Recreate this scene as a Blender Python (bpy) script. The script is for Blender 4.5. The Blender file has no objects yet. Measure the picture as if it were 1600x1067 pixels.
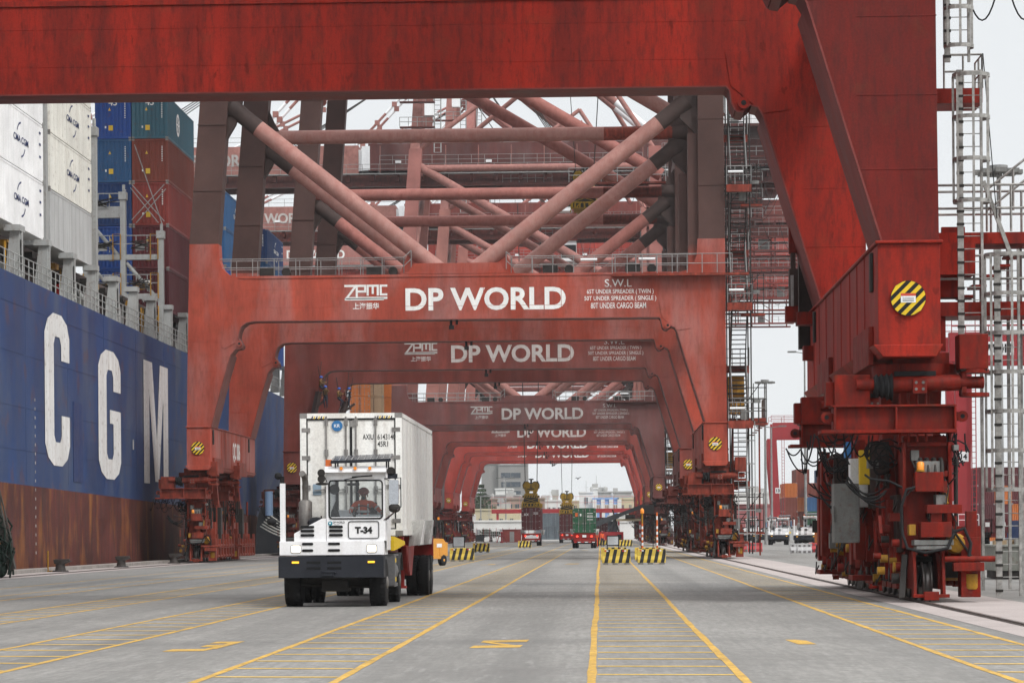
import bpy, bmesh, math, random
from mathutils import Vector, Matrix
R = math.radians
rnd = random.Random(7)
SC = bpy.context.scene
COL = SC.collection
# ------------------------------------------------------------------ camera
CAM_H, FPX = 1.68, 4400.0
YAW, ROLL = math.atan(139 / FPX), R(-0.45)
OY = 832.1                                   # image row of the optical axis (1600 px wide picture)
cam_d = bpy.data.cameras.new('camera'); cam = bpy.data.objects.new('camera', cam_d); COL.objects.link(cam)
CAM_R = Matrix.Rotation(YAW, 3, 'Z') @ Matrix.Rotation(R(90), 3, 'X') @ Matrix.Rotation(ROLL, 3, 'Z')
cam.matrix_world = Matrix.Translation((0, 0, CAM_H)) @ CAM_R.to_4x4()
cam_d.sensor_width = 36; cam_d.lens = FPX / 1600 * 36
cam_d.shift_y = (OY - 533.5) / 1600
cam_d.clip_start = 0.5; cam_d.clip_end = 6000
SC.camera = cam
# ------------------------------------------------------------------ sky and sun (overcast)
SUN_EL, SUN_ROT = R(48), R(138)
w = bpy.data.worlds.new('World'); SC.world = w; w.use_nodes = True
nt = w.node_tree; bg = nt.nodes['Background']
sky = nt.nodes.new('ShaderNodeTexSky'); sky.sky_type = 'NISHITA'; sky.sun_disc = False
sky.sun_elevation = SUN_EL; sky.sun_rotation = SUN_ROT; sky.dust_density = 1.0; sky.air_density = 1.0
hs = nt.nodes.new('ShaderNodeHueSaturation'); hs.inputs['Saturation'].default_value = 0.16
nt.links.new(sky.outputs[0], hs.inputs['Color'])
tc = nt.nodes.new('ShaderNodeTexCoord'); sp = nt.nodes.new('ShaderNodeSeparateXYZ')
nt.links.new(tc.outputs['Generated'], sp.inputs[0])
# cloud deck: even pale grey near the horizon, brighter overhead, over a share of the clear sky colour
cr = nt.nodes.new('ShaderNodeValToRGB'); e = cr.color_ramp.elements
e[0].position = 0.0; e[0].color = (.325, .336, .345, 1); e[1].position = 1.0; e[1].color = (.97, .98, 1., 1)
x = e.new(.2); x.color = (.325, .336, .345, 1); x = e.new(.5); x.color = (.68, .69, .70, 1)
nt.links.new(sp.outputs['Z'], cr.inputs[0])
sc_ = nt.nodes.new('ShaderNodeMix'); sc_.data_type = 'RGBA'; sc_.blend_type = 'MULTIPLY'; sc_.inputs[0].default_value = 1
nt.links.new(cr.outputs[0], sc_.inputs[6]); sc_.inputs[7].default_value = (19, 19, 19, 1)
mu = nt.nodes.new('ShaderNodeMix'); mu.data_type = 'RGBA'; mu.inputs[0].default_value = .88
nt.links.new(hs.outputs[0], mu.inputs[6]); nt.links.new(sc_.outputs[2], mu.inputs[7])
nt.links.new(mu.outputs[2], bg.inputs[0])
bg.inputs[1].default_value = 0.105
sun_d = bpy.data.lights.new('sun', 'SUN'); sun_d.energy = 1.5; sun_d.angle = R(12); sun_d.color = (1, .97, .93)
sun = bpy.data.objects.new('sun', sun_d); COL.objects.link(sun)
sdir = Vector((math.sin(SUN_ROT) * math.cos(SUN_EL), math.cos(SUN_ROT) * math.cos(SUN_EL), math.sin(SUN_EL)))
sun.rotation_euler = sdir.to_track_quat('Z', 'Y').to_euler()
sun.location = (0, 0, 150)
SC.view_settings.view_transform = 'Standard'; SC.view_settings.look = 'None'
SC.view_settings.exposure = 0.4; SC.view_settings.gamma = 1.0
SC.cycles.use_denoising = True
SC.cycles.max_bounces = 6; SC.cycles.diffuse_bounces = 3; SC.cycles.glossy_bounces = 3
SC.cycles.transmission_bounces = 4; SC.cycles.transparent_max_bounces = 8; SC.cycles.volume_bounces = 0
SC.cycles.caustics_reflective = False; SC.cycles.caustics_refractive = False

def P(px, py, Y):
    """world point at quay distance Y seen at photograph pixel (px, py)"""
    d = CAM_R @ Vector(((px - 800) / FPX, -(py - OY) / FPX, -1))
    return Vector((0, 0, CAM_H)) + d * (Y / d.y)
def G(px, py):
    """ground point under a photograph pixel"""
    d = CAM_R @ Vector(((px - 800) / FPX, -(py - OY) / FPX, -1))
    return Vector((0, 0, CAM_H)) + d * (-CAM_H / d.z)

# ------------------------------------------------------------------ materials
MATS = {}
def nd(t, ty, **kw):
    n = t.nodes.new(ty)
    for k, v in kw.items():
        if k.startswith('i_'): n.inputs[int(k[2:])].default_value = v
        else: setattr(n, k, v)
    return n
def mat(name, col, rough=.6, metal=0., var=.18, scale=.6, streak=0., dirt=(.03, .022, .02), sv=.07, fine=.1, soot=None, bump=.0, emit=None, rust=0., alpha=None, dirt2=None, lo=.42, speck=0., pale=0.):
    """procedural paint: colour variation, vertical streaks of dirt, fine grain, optional soot above a height"""
    if name in MATS: return MATS[name]
    m = bpy.data.materials.new(name); MATS[name] = m; m.use_nodes = True
    t = m.node_tree; b = t.nodes['Principled BSDF']; L = t.links.new
    b.inputs['Specular IOR Level'].default_value = .5 if rough < .5 else .14; b.inputs['Roughness'].default_value = rough; b.inputs['Metallic'].default_value = metal
    tcn = nd(t, 'ShaderNodeTexCoord'); oi = nd(t, 'ShaderNodeObjectInfo')
    va = nd(t, 'ShaderNodeVectorMath', operation='MULTIPLY_ADD')
    rv = nd(t, 'ShaderNodeCombineXYZ'); 
    for i in range(3): L(oi.outputs['Random'], rv.inputs[i])
    va.inputs[1].default_value = (1, 1, 1)
    ml = nd(t, 'ShaderNodeVectorMath', operation='SCALE'); ml.inputs[3].default_value = 37.0
    L(rv.outputs[0], ml.inputs[0]); L(tcn.outputs['Object'], va.inputs[0]); L(ml.outputs[0], va.inputs[2])
    n1 = nd(t, 'ShaderNodeTexNoise'); n1.inputs['Scale'].default_value = scale; n1.inputs['Detail'].default_value = 5
    n1.inputs['Roughness'].default_value = .62
    L(va.outputs[0], n1.inputs['Vector'])
    def mixc(fac, a, c, mode='MIX'):
        x = nd(t, 'ShaderNodeMix', data_type='RGBA', blend_type=mode)
        for s, v in ((0, fac), (6, a), (7, c)):
            if isinstance(v, (int, float)): x.inputs[s].default_value = v
            elif isinstance(v, tuple): x.inputs[s].default_value = (*v[:3], 1)
            else: L(v, x.inputs[s])
        return x.outputs[2]
    def rng(src, a, c, o0=0., o1=1.):
        x = nd(t, 'ShaderNodeMapRange'); x.inputs[1].default_value = a; x.inputs[2].default_value = c
        x.inputs[3].default_value = o0; x.inputs[4].default_value = o1; L(src, x.inputs[0]); return x.outputs[0]
    dk = tuple(c * (1 - var) for c in col); lt = tuple(min(1, c * (1 + var)) for c in col)
    c = mixc(rng(n1.outputs[0], .3, .7), dk, lt)
    if streak > 0:
        mp = nd(t, 'ShaderNodeMapping'); mp.inputs['Scale'].default_value = (1, 1, sv)
        L(va.outputs[0], mp.inputs['Vector'])
        n2 = nd(t, 'ShaderNodeTexNoise'); n2.inputs['Scale'].default_value = scale * 4.5; n2.inputs['Detail'].default_value = 4
        L(mp.outputs[0], n2.inputs['Vector'])
        f = rng(n2.outputs[0], lo, .75, 0, streak)
        mm = nd(t, 'ShaderNodeMath', operation='MULTIPLY'); L(f, mm.inputs[0]); L(rng(n1.outputs[0], .3, .65, .35, 1), mm.inputs[1])
        c = mixc(mm.outputs[0], c, dirt)
        if dirt2:
            n4 = nd(t, 'ShaderNodeTexNoise'); n4.inputs['Scale'].default_value = scale * 2.2; n4.inputs['Detail'].default_value = 6
            mp2 = nd(t, 'ShaderNodeMapping'); mp2.inputs['Scale'].default_value = (1, 1, sv * 2.5); mp2.inputs['Location'].default_value = (5, 3, 1)
            L(va.outputs[0], mp2.inputs['Vector']); L(mp2.outputs[0], n4.inputs['Vector'])
            c = mixc(rng(n4.outputs[0], .52, .7, 0, .75), c, dirt2)
    if pale > 0:                                 # chalky, sun-bleached patches running down
        n6 = nd(t, 'ShaderNodeTexNoise'); n6.inputs['Scale'].default_value = scale * 3; n6.inputs['Detail'].default_value = 6
        mp6 = nd(t, 'ShaderNodeMapping'); mp6.inputs['Scale'].default_value = (1, 1, .3); mp6.inputs['Location'].default_value = (9, 2, 4)
        L(va.outputs[0], mp6.inputs['Vector']); L(mp6.outputs[0], n6.inputs['Vector'])
        c = mixc(rng(n6.outputs[0], .45, .75, 0, pale), c, tuple(.5 * v + .14 for v in col))
    if speck > 0:
        n7 = nd(t, 'ShaderNodeTexNoise'); n7.inputs['Scale'].default_value = 4.5; n7.inputs['Detail'].default_value = 6; n7.inputs['Roughness'].default_value = .7
        mp7 = nd(t, 'ShaderNodeMapping'); mp7.inputs['Scale'].default_value = (1.6, 1.6, .3)
        L(va.outputs[0], mp7.inputs['Vector']); L(mp7.outputs[0], n7.inputs['Vector'])
        c = mixc(rng(n7.outputs[0], .46, .68, 0, speck), c, dirt)
    if speck > .5:                                # dark drip spots
        n8 = nd(t, 'ShaderNodeTexNoise'); n8.inputs['Scale'].default_value = 2.6; n8.inputs['Detail'].default_value = 2
        mp8 = nd(t, 'ShaderNodeMapping'); mp8.inputs['Scale'].default_value = (1.4, 1.4, .6); mp8.inputs['Location'].default_value = (3, 8, 1)
        L(va.outputs[0], mp8.inputs['Vector']); L(mp8.outputs[0], n8.inputs['Vector'])
        c = mixc(rng(n8.outputs[0], .665, .70, 0, .65), c, tuple(v * .35 for v in col))
    if rust > 0:
        n5 = nd(t, 'ShaderNodeTexNoise'); n5.inputs['Scale'].default_value = scale * 6; n5.inputs['Detail'].default_value = 7
        L(va.outputs[0], n5.inputs['Vector'])
        c = mixc(rng(n5.outputs[0], .58, .68, 0, rust), c, (.12, .045, .02))
    if soot:
        z0, z1, scol = soot
        sx = nd(t, 'ShaderNodeSeparateXYZ'); L(tcn.outputs['Object'], sx.inputs[0])
        ad = nd(t, 'ShaderNodeMath', operation='MULTIPLY_ADD'); L(n1.outputs[0], ad.inputs[0]); ad.inputs[1].default_value = 2.4; L(sx.outputs['Z'], ad.inputs[2])
        c = mixc(rng(ad.outputs[0], z0 + 1.2, z1 + 1.2), c, mixc(rng(n1.outputs[0], .3, .7), tuple(v * .75 for v in scol), tuple(v * 1.3 for v in scol)))
    if fine > 0:
        n3 = nd(t, 'ShaderNodeTexNoise'); n3.inputs['Scale'].default_value = 23; n3.inputs['Detail'].default_value = 3
        L(va.outputs[0], n3.inputs['Vector'])
        c = mixc(rng(n3.outputs[0], .35, .65, 1 - fine, 1 + fine), (0., 0., 0.), c) if False else mixc(1., c, rgbv(t, L, rng(n3.outputs[0], .3, .7, 1 - fine, 1 + fine)), 'MULTIPLY')
    L(c, b.inputs['Base Color'])
    rr = rng(n1.outputs[0], .3, .7, max(.05, rough - .12), min(1, rough + .12)); L(rr, b.inputs['Roughness'])
    if bump > 0:
        bp = nd(t, 'ShaderNodeBump'); bp.inputs['Strength'].default_value = bump; bp.inputs['Distance'].default_value = .02
        L(n1.outputs[0], bp.inputs['Height']); L(bp.outputs[0], b.inputs['Normal'])
    if emit:
        b.inputs['Emission Color'].default_value = (*emit[0], 1); b.inputs['Emission Strength'].default_value = emit[1]
    return m
def rgbv(t, L, out):
    x = t.nodes.new('ShaderNodeCombineColor')
    for i in range(3): L(out, x.inputs[i])
    return x.outputs[0]
def flat(name, col, rough=.6, metal=0., emit=None):
    return mat(name, col, rough, metal, var=.1, scale=1.5, fine=.06, emit=emit)

SOOT = (.068, .037, .032)
def crane_mats(k, base, faded, soot=SOOT, streak=.55, d=(.045, .014, .012)):
    return dict(
        lip=mat('crane_lip_paint_%s' % k, tuple(v * .42 + .035 for v in base), .6, var=.3, scale=.8, streak=.3),  # lip plates darker and less saturated than the web
        paint=mat('crane_paint_%s' % k, base, .55, var=.3, scale=.22, streak=streak, dirt=d, sv=.06, rust=.2, speck=.6 if k == 'front' else .25, pale=0 if k == 'front' else .7 if k == 'faded_red' else .25, lo=.34 if k == 'front' else .42, bump=.2),
        leg=mat('crane_leg_paint_%s' % k, base, .6, var=.3, speck=.15, pale=.2, scale=.3, streak=streak, dirt=d, soot=(17.6, 19.4, soot)),
        tube=mat('crane_tube_paint_%s' % k, faded, .65, var=.2, scale=.5, streak=.45, dirt=tuple(v * .6 for v in base), sv=.9, speck=.2),
        low=mat('crane_gear_paint_%s' % k, tuple(v * (.6 if k == 'front' else .72) for v in base), .55, var=.35, scale=1.3, streak=.9, dirt=(.022, .013, .011), sv=.25, rust=.3, speck=.35, lo=.38))
STEEL = mat('dark_greasy_steel', (.035, .032, .03), .55, .3, var=.3, scale=2)
BLACK = mat('black_rubber', (.018, .018, .019), .75, var=.25, scale=3)
GALV = mat('galvanised_grey_steel', (.27, .27, .265), .5, .25, var=.25, scale=2.5, streak=.3, rust=.15)
SOOTY = mat('sooty_steel', (.05, .034, .031), .7, var=.35, scale=.8)
CAB = mat('grey_cabinet_paint', (.17, .172, .165), .55, var=.25, scale=1.5, streak=.6, rust=.3)
WHITE = mat('white_paint', (.74, .75, .76), .45, var=.05, scale=1.2, streak=.12, dirt=(.3, .27, .23))
LETTER = mat('white_letter_paint', (.74, .74, .72), .6, var=.06, scale=.8, streak=.3, dirt=(.4, .33, .3))
YEL = mat('yellow_machine_paint', (.36, .19, .025), .5, var=.3, scale=1.5, streak=.5, dirt=(.05, .035, .02), rust=.3)
SPRY = mat('dirty_spreader_yellow', (.34, .21, .02), .6, var=.45, scale=2.2, streak=.8, dirt=(.03, .025, .02))
DISC_Y = flat('warning_yellow', (.68, .46, .03), .5)
AMBER = flat('amber_lens', (.8, .26, .02), .25)
GLASS = None
def glass(name, tint=(.55, .6, .62), mixv=.7):
    if name in MATS: return MATS[name]
    m = bpy.data.materials.new(name); MATS[name] = m; m.use_nodes = True
    t = m.node_tree; b = t.nodes['Principled BSDF']; out = t.nodes['Material Output']
    b.inputs['Base Color'].default_value = (*tint, 1); b.inputs['Roughness'].default_value = .06
    tr = t.nodes.new('ShaderNodeBsdfTransparent'); tr.inputs[0].default_value = (.80, .84, .85, 1)
    gl = t.nodes.new('ShaderNodeBsdfGlossy'); gl.inputs['Roughness'].default_value = .05
    mx = t.nodes.new('ShaderNodeMixShader'); fr = t.nodes.new('ShaderNodeFresnel'); fr.inputs[0].default_value = 1.45
    ma = t.nodes.new('ShaderNodeMath'); ma.operation = 'ADD'; ma.inputs[1].default_value = .05
    t.links.new(fr.outputs[0], ma.inputs[0]); t.links.new(ma.outputs[0], mx.inputs[0])
    t.links.new(tr.outputs[0], mx.inputs[1]); t.links.new(gl.outputs[0], mx.inputs[2]); t.links.new(mx.outputs[0], out.inputs[0])
    return m

# ------------------------------------------------------------------ mesh builder
_TXT = {}
def text_geo(s, bold=0.):
    if (s, bold) in _TXT: return _TXT[(s, bold)]
    c = bpy.data.curves.new('t', 'FONT'); c.body = s; c.size = 1; c.offset = bold; c.resolution_u = 4
    o = bpy.data.objects.new('t', c); COL.objects.link(o)
    dg = bpy.context.evaluated_depsgraph_get(); me = bpy.data.meshes.new_from_object(o.evaluated_get(dg))
    vs = [(v.co.x, v.co.y) for v in me.vertices]; fs = [tuple(p.vertices) for p in me.polygons]
    bpy.data.objects.remove(o); bpy.data.curves.remove(c); bpy.data.meshes.remove(me)
    x0 = min(v[0] for v in vs); x1 = max(v[0] for v in vs); y0 = min(v[1] for v in vs); y1 = max(v[1] for v in vs)
    vs = [((x - x0) / (x1 - x0) - .5, (y - y0) / (y1 - y0) - .5) for x, y in vs]
    _TXT[(s, bold)] = (vs, fs, (x1 - x0) / (y1 - y0)); return _TXT[(s, bold)]

class MB:
    def __init__(s): s.v = []; s.f = []; s.m = []; s.s = []; s.T = None
    def add(s, vs, fs, m=0, sm=False):
        b = len(s.v)
        if s.T is not None: vs = [s.T @ Vector(v) for v in vs]
        s.v += [tuple(v) for v in vs]; s.f += [tuple(i + b for i in f) for f in fs]; s.m += [m] * len(fs); s.s += [sm] * len(fs)
        return s
    def hexa(s, p, m=0):
        return s.add(p, [(0, 3, 2, 1), (4, 5, 6, 7), (0, 1, 5, 4), (1, 2, 6, 5), (2, 3, 7, 6), (3, 0, 4, 7)], m)
    def box(s, x0, x1, y0, y1, z0, z1, m=0):
        return s.hexa([(x0, y0, z0), (x1, y0, z0), (x1, y1, z0), (x0, y1, z0), (x0, y0, z1), (x1, y0, z1), (x1, y1, z1), (x0, y1, z1)], m)
    def cbox(s, c, sx, sy, sz, m=0):
        x, y, z = c; return s.box(x - sx / 2, x + sx / 2, y - sy / 2, y + sy / 2, z - sz / 2, z + sz / 2, m)
    def frame(s, p, q, up=(0, 0, 1)):
        p = Vector(p); q = Vector(q); d = (q - p).normalized(); u = Vector(up)
        if abs(d.dot(u)) > .98: u = Vector((0, 1, 0)) if abs(d.y) < .9 else Vector((1, 0, 0))
        a = d.cross(u).normalized(); b = a.cross(d).normalized(); return p, q, a, b
    def bar(s, p, q, w, h=None, m=0, up=(0, 0, 1)):
        h = h or w; p, q, a, b = s.frame(p, q, up); a *= w / 2; b *= h / 2
        return s.hexa([p - a - b, p + a - b, p + a + b, p - a + b, q - a - b, q + a - b, q + a + b, q - a + b], m)
    def tube(s, p, q, r, r2=None, n=8, m=0, caps=True):
        r2 = r if r2 is None else r2; p, q, a, b = s.frame(p, q); vs = []
        for c, rr in ((p, r), (q, r2)):
            for i in range(n):
                t = 2 * math.pi * i / n; vs.append(c + a * rr * math.cos(t) + b * rr * math.sin(t))
        s.add(vs, [(i, (i + 1) % n, n + (i + 1) % n, n + i) for i in range(n)], m, n > 5)
        if caps: s.add(vs[:n], [tuple(range(n))], m); s.add(vs[n:], [tuple(range(n))], m)
        return s
    def path(s, pts, r, n=6, m=0):
        pts = [Vector(p) for p in pts]; rings = []; a0 = None
        for i, p in enumerate(pts):
            d = (pts[min(i + 1, len(pts) - 1)] - pts[max(i - 1, 0)]).normalized()
            if a0 is None:
                u = Vector((0, 0, 1)) if abs(d.z) < .9 else Vector((1, 0, 0)); a = d.cross(u).normalized()
            else: a = (a0 - d * a0.dot(d)).normalized()
            a0 = a; b = d.cross(a); rr = r[i] if isinstance(r, (list, tuple)) else r
            rings.append([p + a * rr * math.cos(2 * math.pi * k / n) + b * rr * math.sin(2 * math.pi * k / n) for k in range(n)])
        vs = [v for g in rings for v in g]
        fs = [(i * n + k, i * n + (k + 1) % n, (i + 1) * n + (k + 1) % n, (i + 1) * n + k) for i in range(len(pts) - 1) for k in range(n)]
        s.add(vs, fs, m, n > 3); s.add(rings[0], [tuple(range(n))], m); s.add(rings[-1], [tuple(range(n))], m); return s
    def sag(s, p, q, drop, r, n=5, k=10, m=0):
        p = Vector(p); q = Vector(q)
        return s.path([p.lerp(q, i / k) - Vector((0, 0, drop * 4 * (i / k) * (1 - i / k))) for i in range(k + 1)], r, n, m)
    def prism(s, poly, ax, a, b, m=0):
        n = len(poly); f = {'y': lambda u, v, w: (u, w, v), 'x': lambda u, v, w: (w, u, v), 'z': lambda u, v, w: (u, v, w)}[ax]
        vs = [f(u, v, a) for u, v in poly] + [f(u, v, b) for u, v in poly]
        return s.add(vs, [tuple(range(n))[::-1], tuple(range(n, 2 * n))] + [(i, (i + 1) % n, n + (i + 1) % n, n + i) for i in range(n)], m)
    def lathe(s, prof, o, ax='z', n=16, m=0, sm=True):
        o = Vector(o); vs = []
        for r, t in prof:
            for i in range(n):
                c, q = r * math.cos(2 * math.pi * i / n), r * math.sin(2 * math.pi * i / n)
                vs.append(o + Vector({'z': (c, q, t), 'y': (c, t, q), 'x': (t, c, q)}[ax]))
        fs = [(j * n + i, j * n + (i + 1) % n, (j + 1) * n + (i + 1) % n, (j + 1) * n + i) for j in range(len(prof) - 1) for i in range(n)]
        s.add(vs, fs, m, sm); s.add(vs[:n], [tuple(range(n))], m); s.add(vs[-n:], [tuple(range(n))], m); return s
    def ell(s, c, rx, ry, rz, n=12, k=8, m=0):
        c = Vector(c); vs = [c + Vector((0, 0, -rz))]
        for j in range(1, k):
            t = math.pi * j / k - math.pi / 2
            for i in range(n):
                a = 2 * math.pi * i / n; vs.append(c + Vector((rx * math.cos(t) * math.cos(a), ry * math.cos(t) * math.sin(a), rz * math.sin(t))))
        vs.append(c + Vector((0, 0, rz))); e = len(vs) - 1
        fs = [(0, 1 + (i + 1) % n, 1 + i) for i in range(n)] + [(e, 1 + (k - 2) * n + i, 1 + (k - 2) * n + (i + 1) % n) for i in range(n)]
        fs += [(1 + j * n + i, 1 + j * n + (i + 1) % n, 1 + (j + 1) * n + (i + 1) % n, 1 + (j + 1) * n + i) for j in range(k - 2) for i in range(n)]
        return s.add(vs, fs, m, True)
    def poly2(s, pts, o, u, v, m=0):
        """flat polygon, 2-D points laid on the plane o + u, v"""
        o, u, v = Vector(o), Vector(u), Vector(v); return s.add([o + u * a + v * b for a, b in pts], [tuple(range(len(pts)))], m)
    def text(s, body, o, u, v, h, w=None, bold=0., m=0):
        vs, fs, asp = text_geo(body, bold); w = w or h * asp
        o, u, v = Vector(o), Vector(u), Vector(v); return s.add([o + u * a * w + v * b * h for a, b in vs], fs, m)
    def stroke(s, pts, wd, o, u, v, m=0):
        nn = Vector(u).cross(Vector(v)).normalized()
        for (a, b), (c, d) in zip(pts, pts[1:]):
            s.k = getattr(s, 'k', 0) + 1; o2 = Vector(o) + nn * (.0012 * (s.k % 12)); l = math.hypot(c - a, d - b); ex, ey = (c - a) / l * wd / 2, (d - b) / l * wd / 2; nx, ny = -ey, ex
            s.poly2([(a - ex + nx, b - ey + ny), (a - ex - nx, b - ey - ny), (c + ex - nx, d + ey - ny), (c + ex + nx, d + ey + ny)], o2, u, v, m)
        return s
    def rail(s, pts, h=1.1, r=.025, step=1.5, m=0, mids=(.5,)):
        """handrail with posts along a polyline of foot points"""
        pts = [Vector(p) for p in pts]; up = Vector((0, 0, h))
        for p, q in zip(pts, pts[1:]):
            k = max(1, round((q - p).length / step))
            for i in range(k + 1): s.tube(p.lerp(q, i / k), p.lerp(q, i / k) + up, r, n=4, m=m, caps=False)
            for t in (1.,) + tuple(mids): s.tube(p + up * t, q + up * t, r, n=4, m=m, caps=False)
        return s
    def mesh(s, name, mats):
        me = bpy.data.meshes.new(name); me.from_pydata(s.v, [], s.f)
        for x in (mats if isinstance(mats, (list, tuple)) else [mats]): me.materials.append(x)
        me.polygons.foreach_set('material_index', s.m); me.polygons.foreach_set('use_smooth', s.s)
        bm = bmesh.new(); bm.from_mesh(me); bmesh.ops.recalc_face_normals(bm, faces=bm.faces); bm.to_mesh(me); bm.free()
        me.update(); return me

def put(name, me, parent=None, loc=None, label=None, bevel=0.):
    o = bpy.data.objects.new(name, me); COL.objects.link(o)
    if parent is not None: o.parent = parent
    if loc is not None: o.location = loc
    if label: o['label'] = label
    if bevel:
        b = o.modifiers.new('bevel', 'BEVEL'); b.width = bevel; b.segments = 2; b.limit_method = 'ANGLE'; b.angle_limit = R(40)
    return o
def part(name, mb, mats, parent, loc=None, label=None, bevel=0.): return put(name, mb.mesh(name, mats), parent, loc, label, bevel)
def tag(o, label, cat, group=None, kind=None):
    if kind: o['kind'] = kind
    else: o['label'] = label; o['category'] = cat
    if group: o['group'] = group
    return o
def thing(name, label, cat, loc=(0, 0, 0), rz=0., group=None):
    o = bpy.data.objects.new(name, None); COL.objects.link(o); o.location = loc; o.rotation_euler = (0, 0, rz); o.empty_display_size = .5
    return tag(o, label, cat, group)
def solo(name, mb, mats, label, cat, loc=None, group=None, bevel=0., rz=0.):
    o = put(name, mb.mesh(name, mats), None, loc, None, bevel); o.rotation_euler = (0, 0, rz); return tag(o, label, cat, group)
def struct(name, mb, mats, kind='structure'): return tag(put(name, mb.mesh(name, mats)), None, None, None, kind)
def copy_tree(o, parent=None, swap=None):
    c = o.copy(); COL.objects.link(c); c.parent = parent
    if swap and c.type == 'MESH':
        for i, sl in enumerate(o.material_slots):
            if sl.material and sl.material.name in swap:
                c.material_slots[i].link = 'OBJECT'; c.material_slots[i].material = swap[sl.material.name]
    for ch in o.children: copy_tree(ch, c, swap)
    return c
def clone(o, label, loc, rz=None, swap=None, group=None):
    c = copy_tree(o, None, swap); c.location = loc
    if rz is not None: c.rotation_euler = (0, 0, rz)
    c['label'] = label
    if group: c['group'] = group
    return c
UX, UY, UZ = (1, 0, 0), (0, 1, 0), (0, 0, 1)
# ================================================================== SETTING
RX, LX = 7.4, -24.6                    # crane rails
def ground_mat():
    m = mat('quay_asphalt', (.25, .243, .228), .85, var=.12, scale=.35, fine=.2, bump=.12)
    t = m.node_tree; L = t.links.new; b = t.nodes['Principled BSDF']; old = b.inputs['Base Color'].links[0].from_socket
    g = t.nodes.new('ShaderNodeNewGeometry')
    def band(scale, sx, sy, a, c, amt, col, prev, loc=0):
        mp = t.nodes.new('ShaderNodeMapping'); mp.inputs['Scale'].default_value = (sx, sy, 1); mp.inputs['Location'].default_value = (loc, loc, 0)
        L(g.outputs['Position'], mp.inputs['Vector'])
        n = t.nodes.new('ShaderNodeTexNoise'); n.inputs['Scale'].default_value = scale; n.inputs['Detail'].default_value = 5; L(mp.outputs[0], n.inputs['Vector'])
        r = t.nodes.new('ShaderNodeMapRange'); r.inputs[1].default_value = a; r.inputs[2].default_value = c; r.inputs[4].default_value = amt; L(n.outputs[0], r.inputs[0])
        x = t.nodes.new('ShaderNodeMix'); x.data_type = 'RGBA'; L(r.outputs[0], x.inputs[0]); L(prev, x.inputs[6]); x.inputs[7].default_value = (*col, 1); return x.outputs[2]
    c = band(1.0, .8, .014, .45, .7, .6, (.10, .098, .095), old)          # tyre lanes along the quay
    c = band(1.0, .012, .22, .54, .7, .5, (.095, .094, .092), c, 3)       # broad darker bands running crosswise
    c = band(.35, 1, .35, .5, .8, .45, (.11, .108, .104), c, 9)           # oil patches
    c = band(2.2, 1, 1, .62, .72, .55, (.07, .07, .07), c, 4)            # drips
    c = band(1.0, 11, .8, .4, .62, .32, (.12, .118, .112), c, 21)        # grain drawn out by traffic
    c = band(1.0, 6, .5, .6, .75, .5, (.33, .325, .31), c, 33)           # pale scuffs
    c = band(5.5, 1, .5, .42, .62, .35, (.14, .138, .13), c, 6)           # grit
    c = band(.12, 1, .6, .4, .7, .35, (.16, .155, .145), c, 12)          # large patches of older asphalt
    L(c, b.inputs['Base Color']); return m
b = MB(); b.add([(-26.8, -40, 0), (650, -40, 0), (650, 1040, 0), (-26.8, 1040, 0)], [(0, 1, 2, 3)])
struct('quay_pavement', b, ground_mat())
b = MB(); b.box(-27.3, -26.8, -40, 1040, -6, -.01); b.box(-27.3, -26.3, -40, 1040, -.004, .16)
struct('quay_edge_kerb', b, mat('quay_concrete', (.28, .255, .235), .85, var=.2, scale=.6, streak=.4))
b = MB(); b.add([(-650, -40, -2.6), (-27.3, -40, -2.6), (-27.3, 1040, -2.6), (-650, 1040, -2.6)], [(0, 1, 2, 3)])
struct('harbour_water', b, mat('harbour_water', (.03, .05, .05), .12, var=.3, scale=.3, bump=.5))
# concrete crane beams with steel rails
b = MB()
CONC = mat('crane_way_concrete', (.34, .30, .285), .85, var=.15, scale=.5, fine=.1)
for x0, x1 in ((6.55, 9.6), (-26.2, -23.6)): b.add([(x0, -40, .004), (x1, -40, .004), (x1, 900, .004), (x0, 900, .004)], [(0, 1, 2, 3)])
struct('crane_way_strip', b, CONC)
b = MB()
for x in (RX, LX):
    b.add([(x - .16, -40, .008), (x + .16, -40, .008), (x + .16, 900, .008), (x - .16, 900, .008)], [(0, 1, 2, 3)], 1)
    b.box(x - .04, x + .04, -40, 900, .009, .035, 0)
struct('crane_rail_track', b, [mat('worn_rail_steel', (.16, .13, .115), .4, .6, scale=2), mat('rail_groove_dirt', (.05, .04, .036), .9, var=.3, scale=2)])
# yellow lane paint
LINE = mat('worn_yellow_lane_paint', (.46, .285, .065), .8, var=.22, scale=1.2, fine=.25, speck=.4, dirt=(.17, .16, .14))
LINE2 = mat('faded_yellow_lane_paint', (.50, .335, .09), .85, var=.18, scale=1.6, fine=.25, speck=.25, dirt=(.17, .16, .14))
b = MB(); Z = .004
def ln(x, wd=.11, y0=26, y1=460):
    ys = []; y = y0
    while y < y1: ys.append(y); y += 1.3 if y < 110 else 12
    l_, r_ = [], []; j = 0.
    for y in ys:
        if rnd.random() < .12: j = rnd.uniform(-.02, .02)
        k_ = rnd.uniform(.8, 1.12) * wd / 2; l_.append((x + j - k_, y, Z)); r_.append((x + j + k_, y, Z))
    n_ = len(ys); b.add(l_ + r_, [(i, n_ + i, n_ + i + 1, i + 1) for i in range(n_ - 1)])
LADDERS = [(-4.66, -3.04), (-.12, 1.61), (4.58, 6.11), (-8.92, -7.44), (-13.05, -11.6)]
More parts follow.
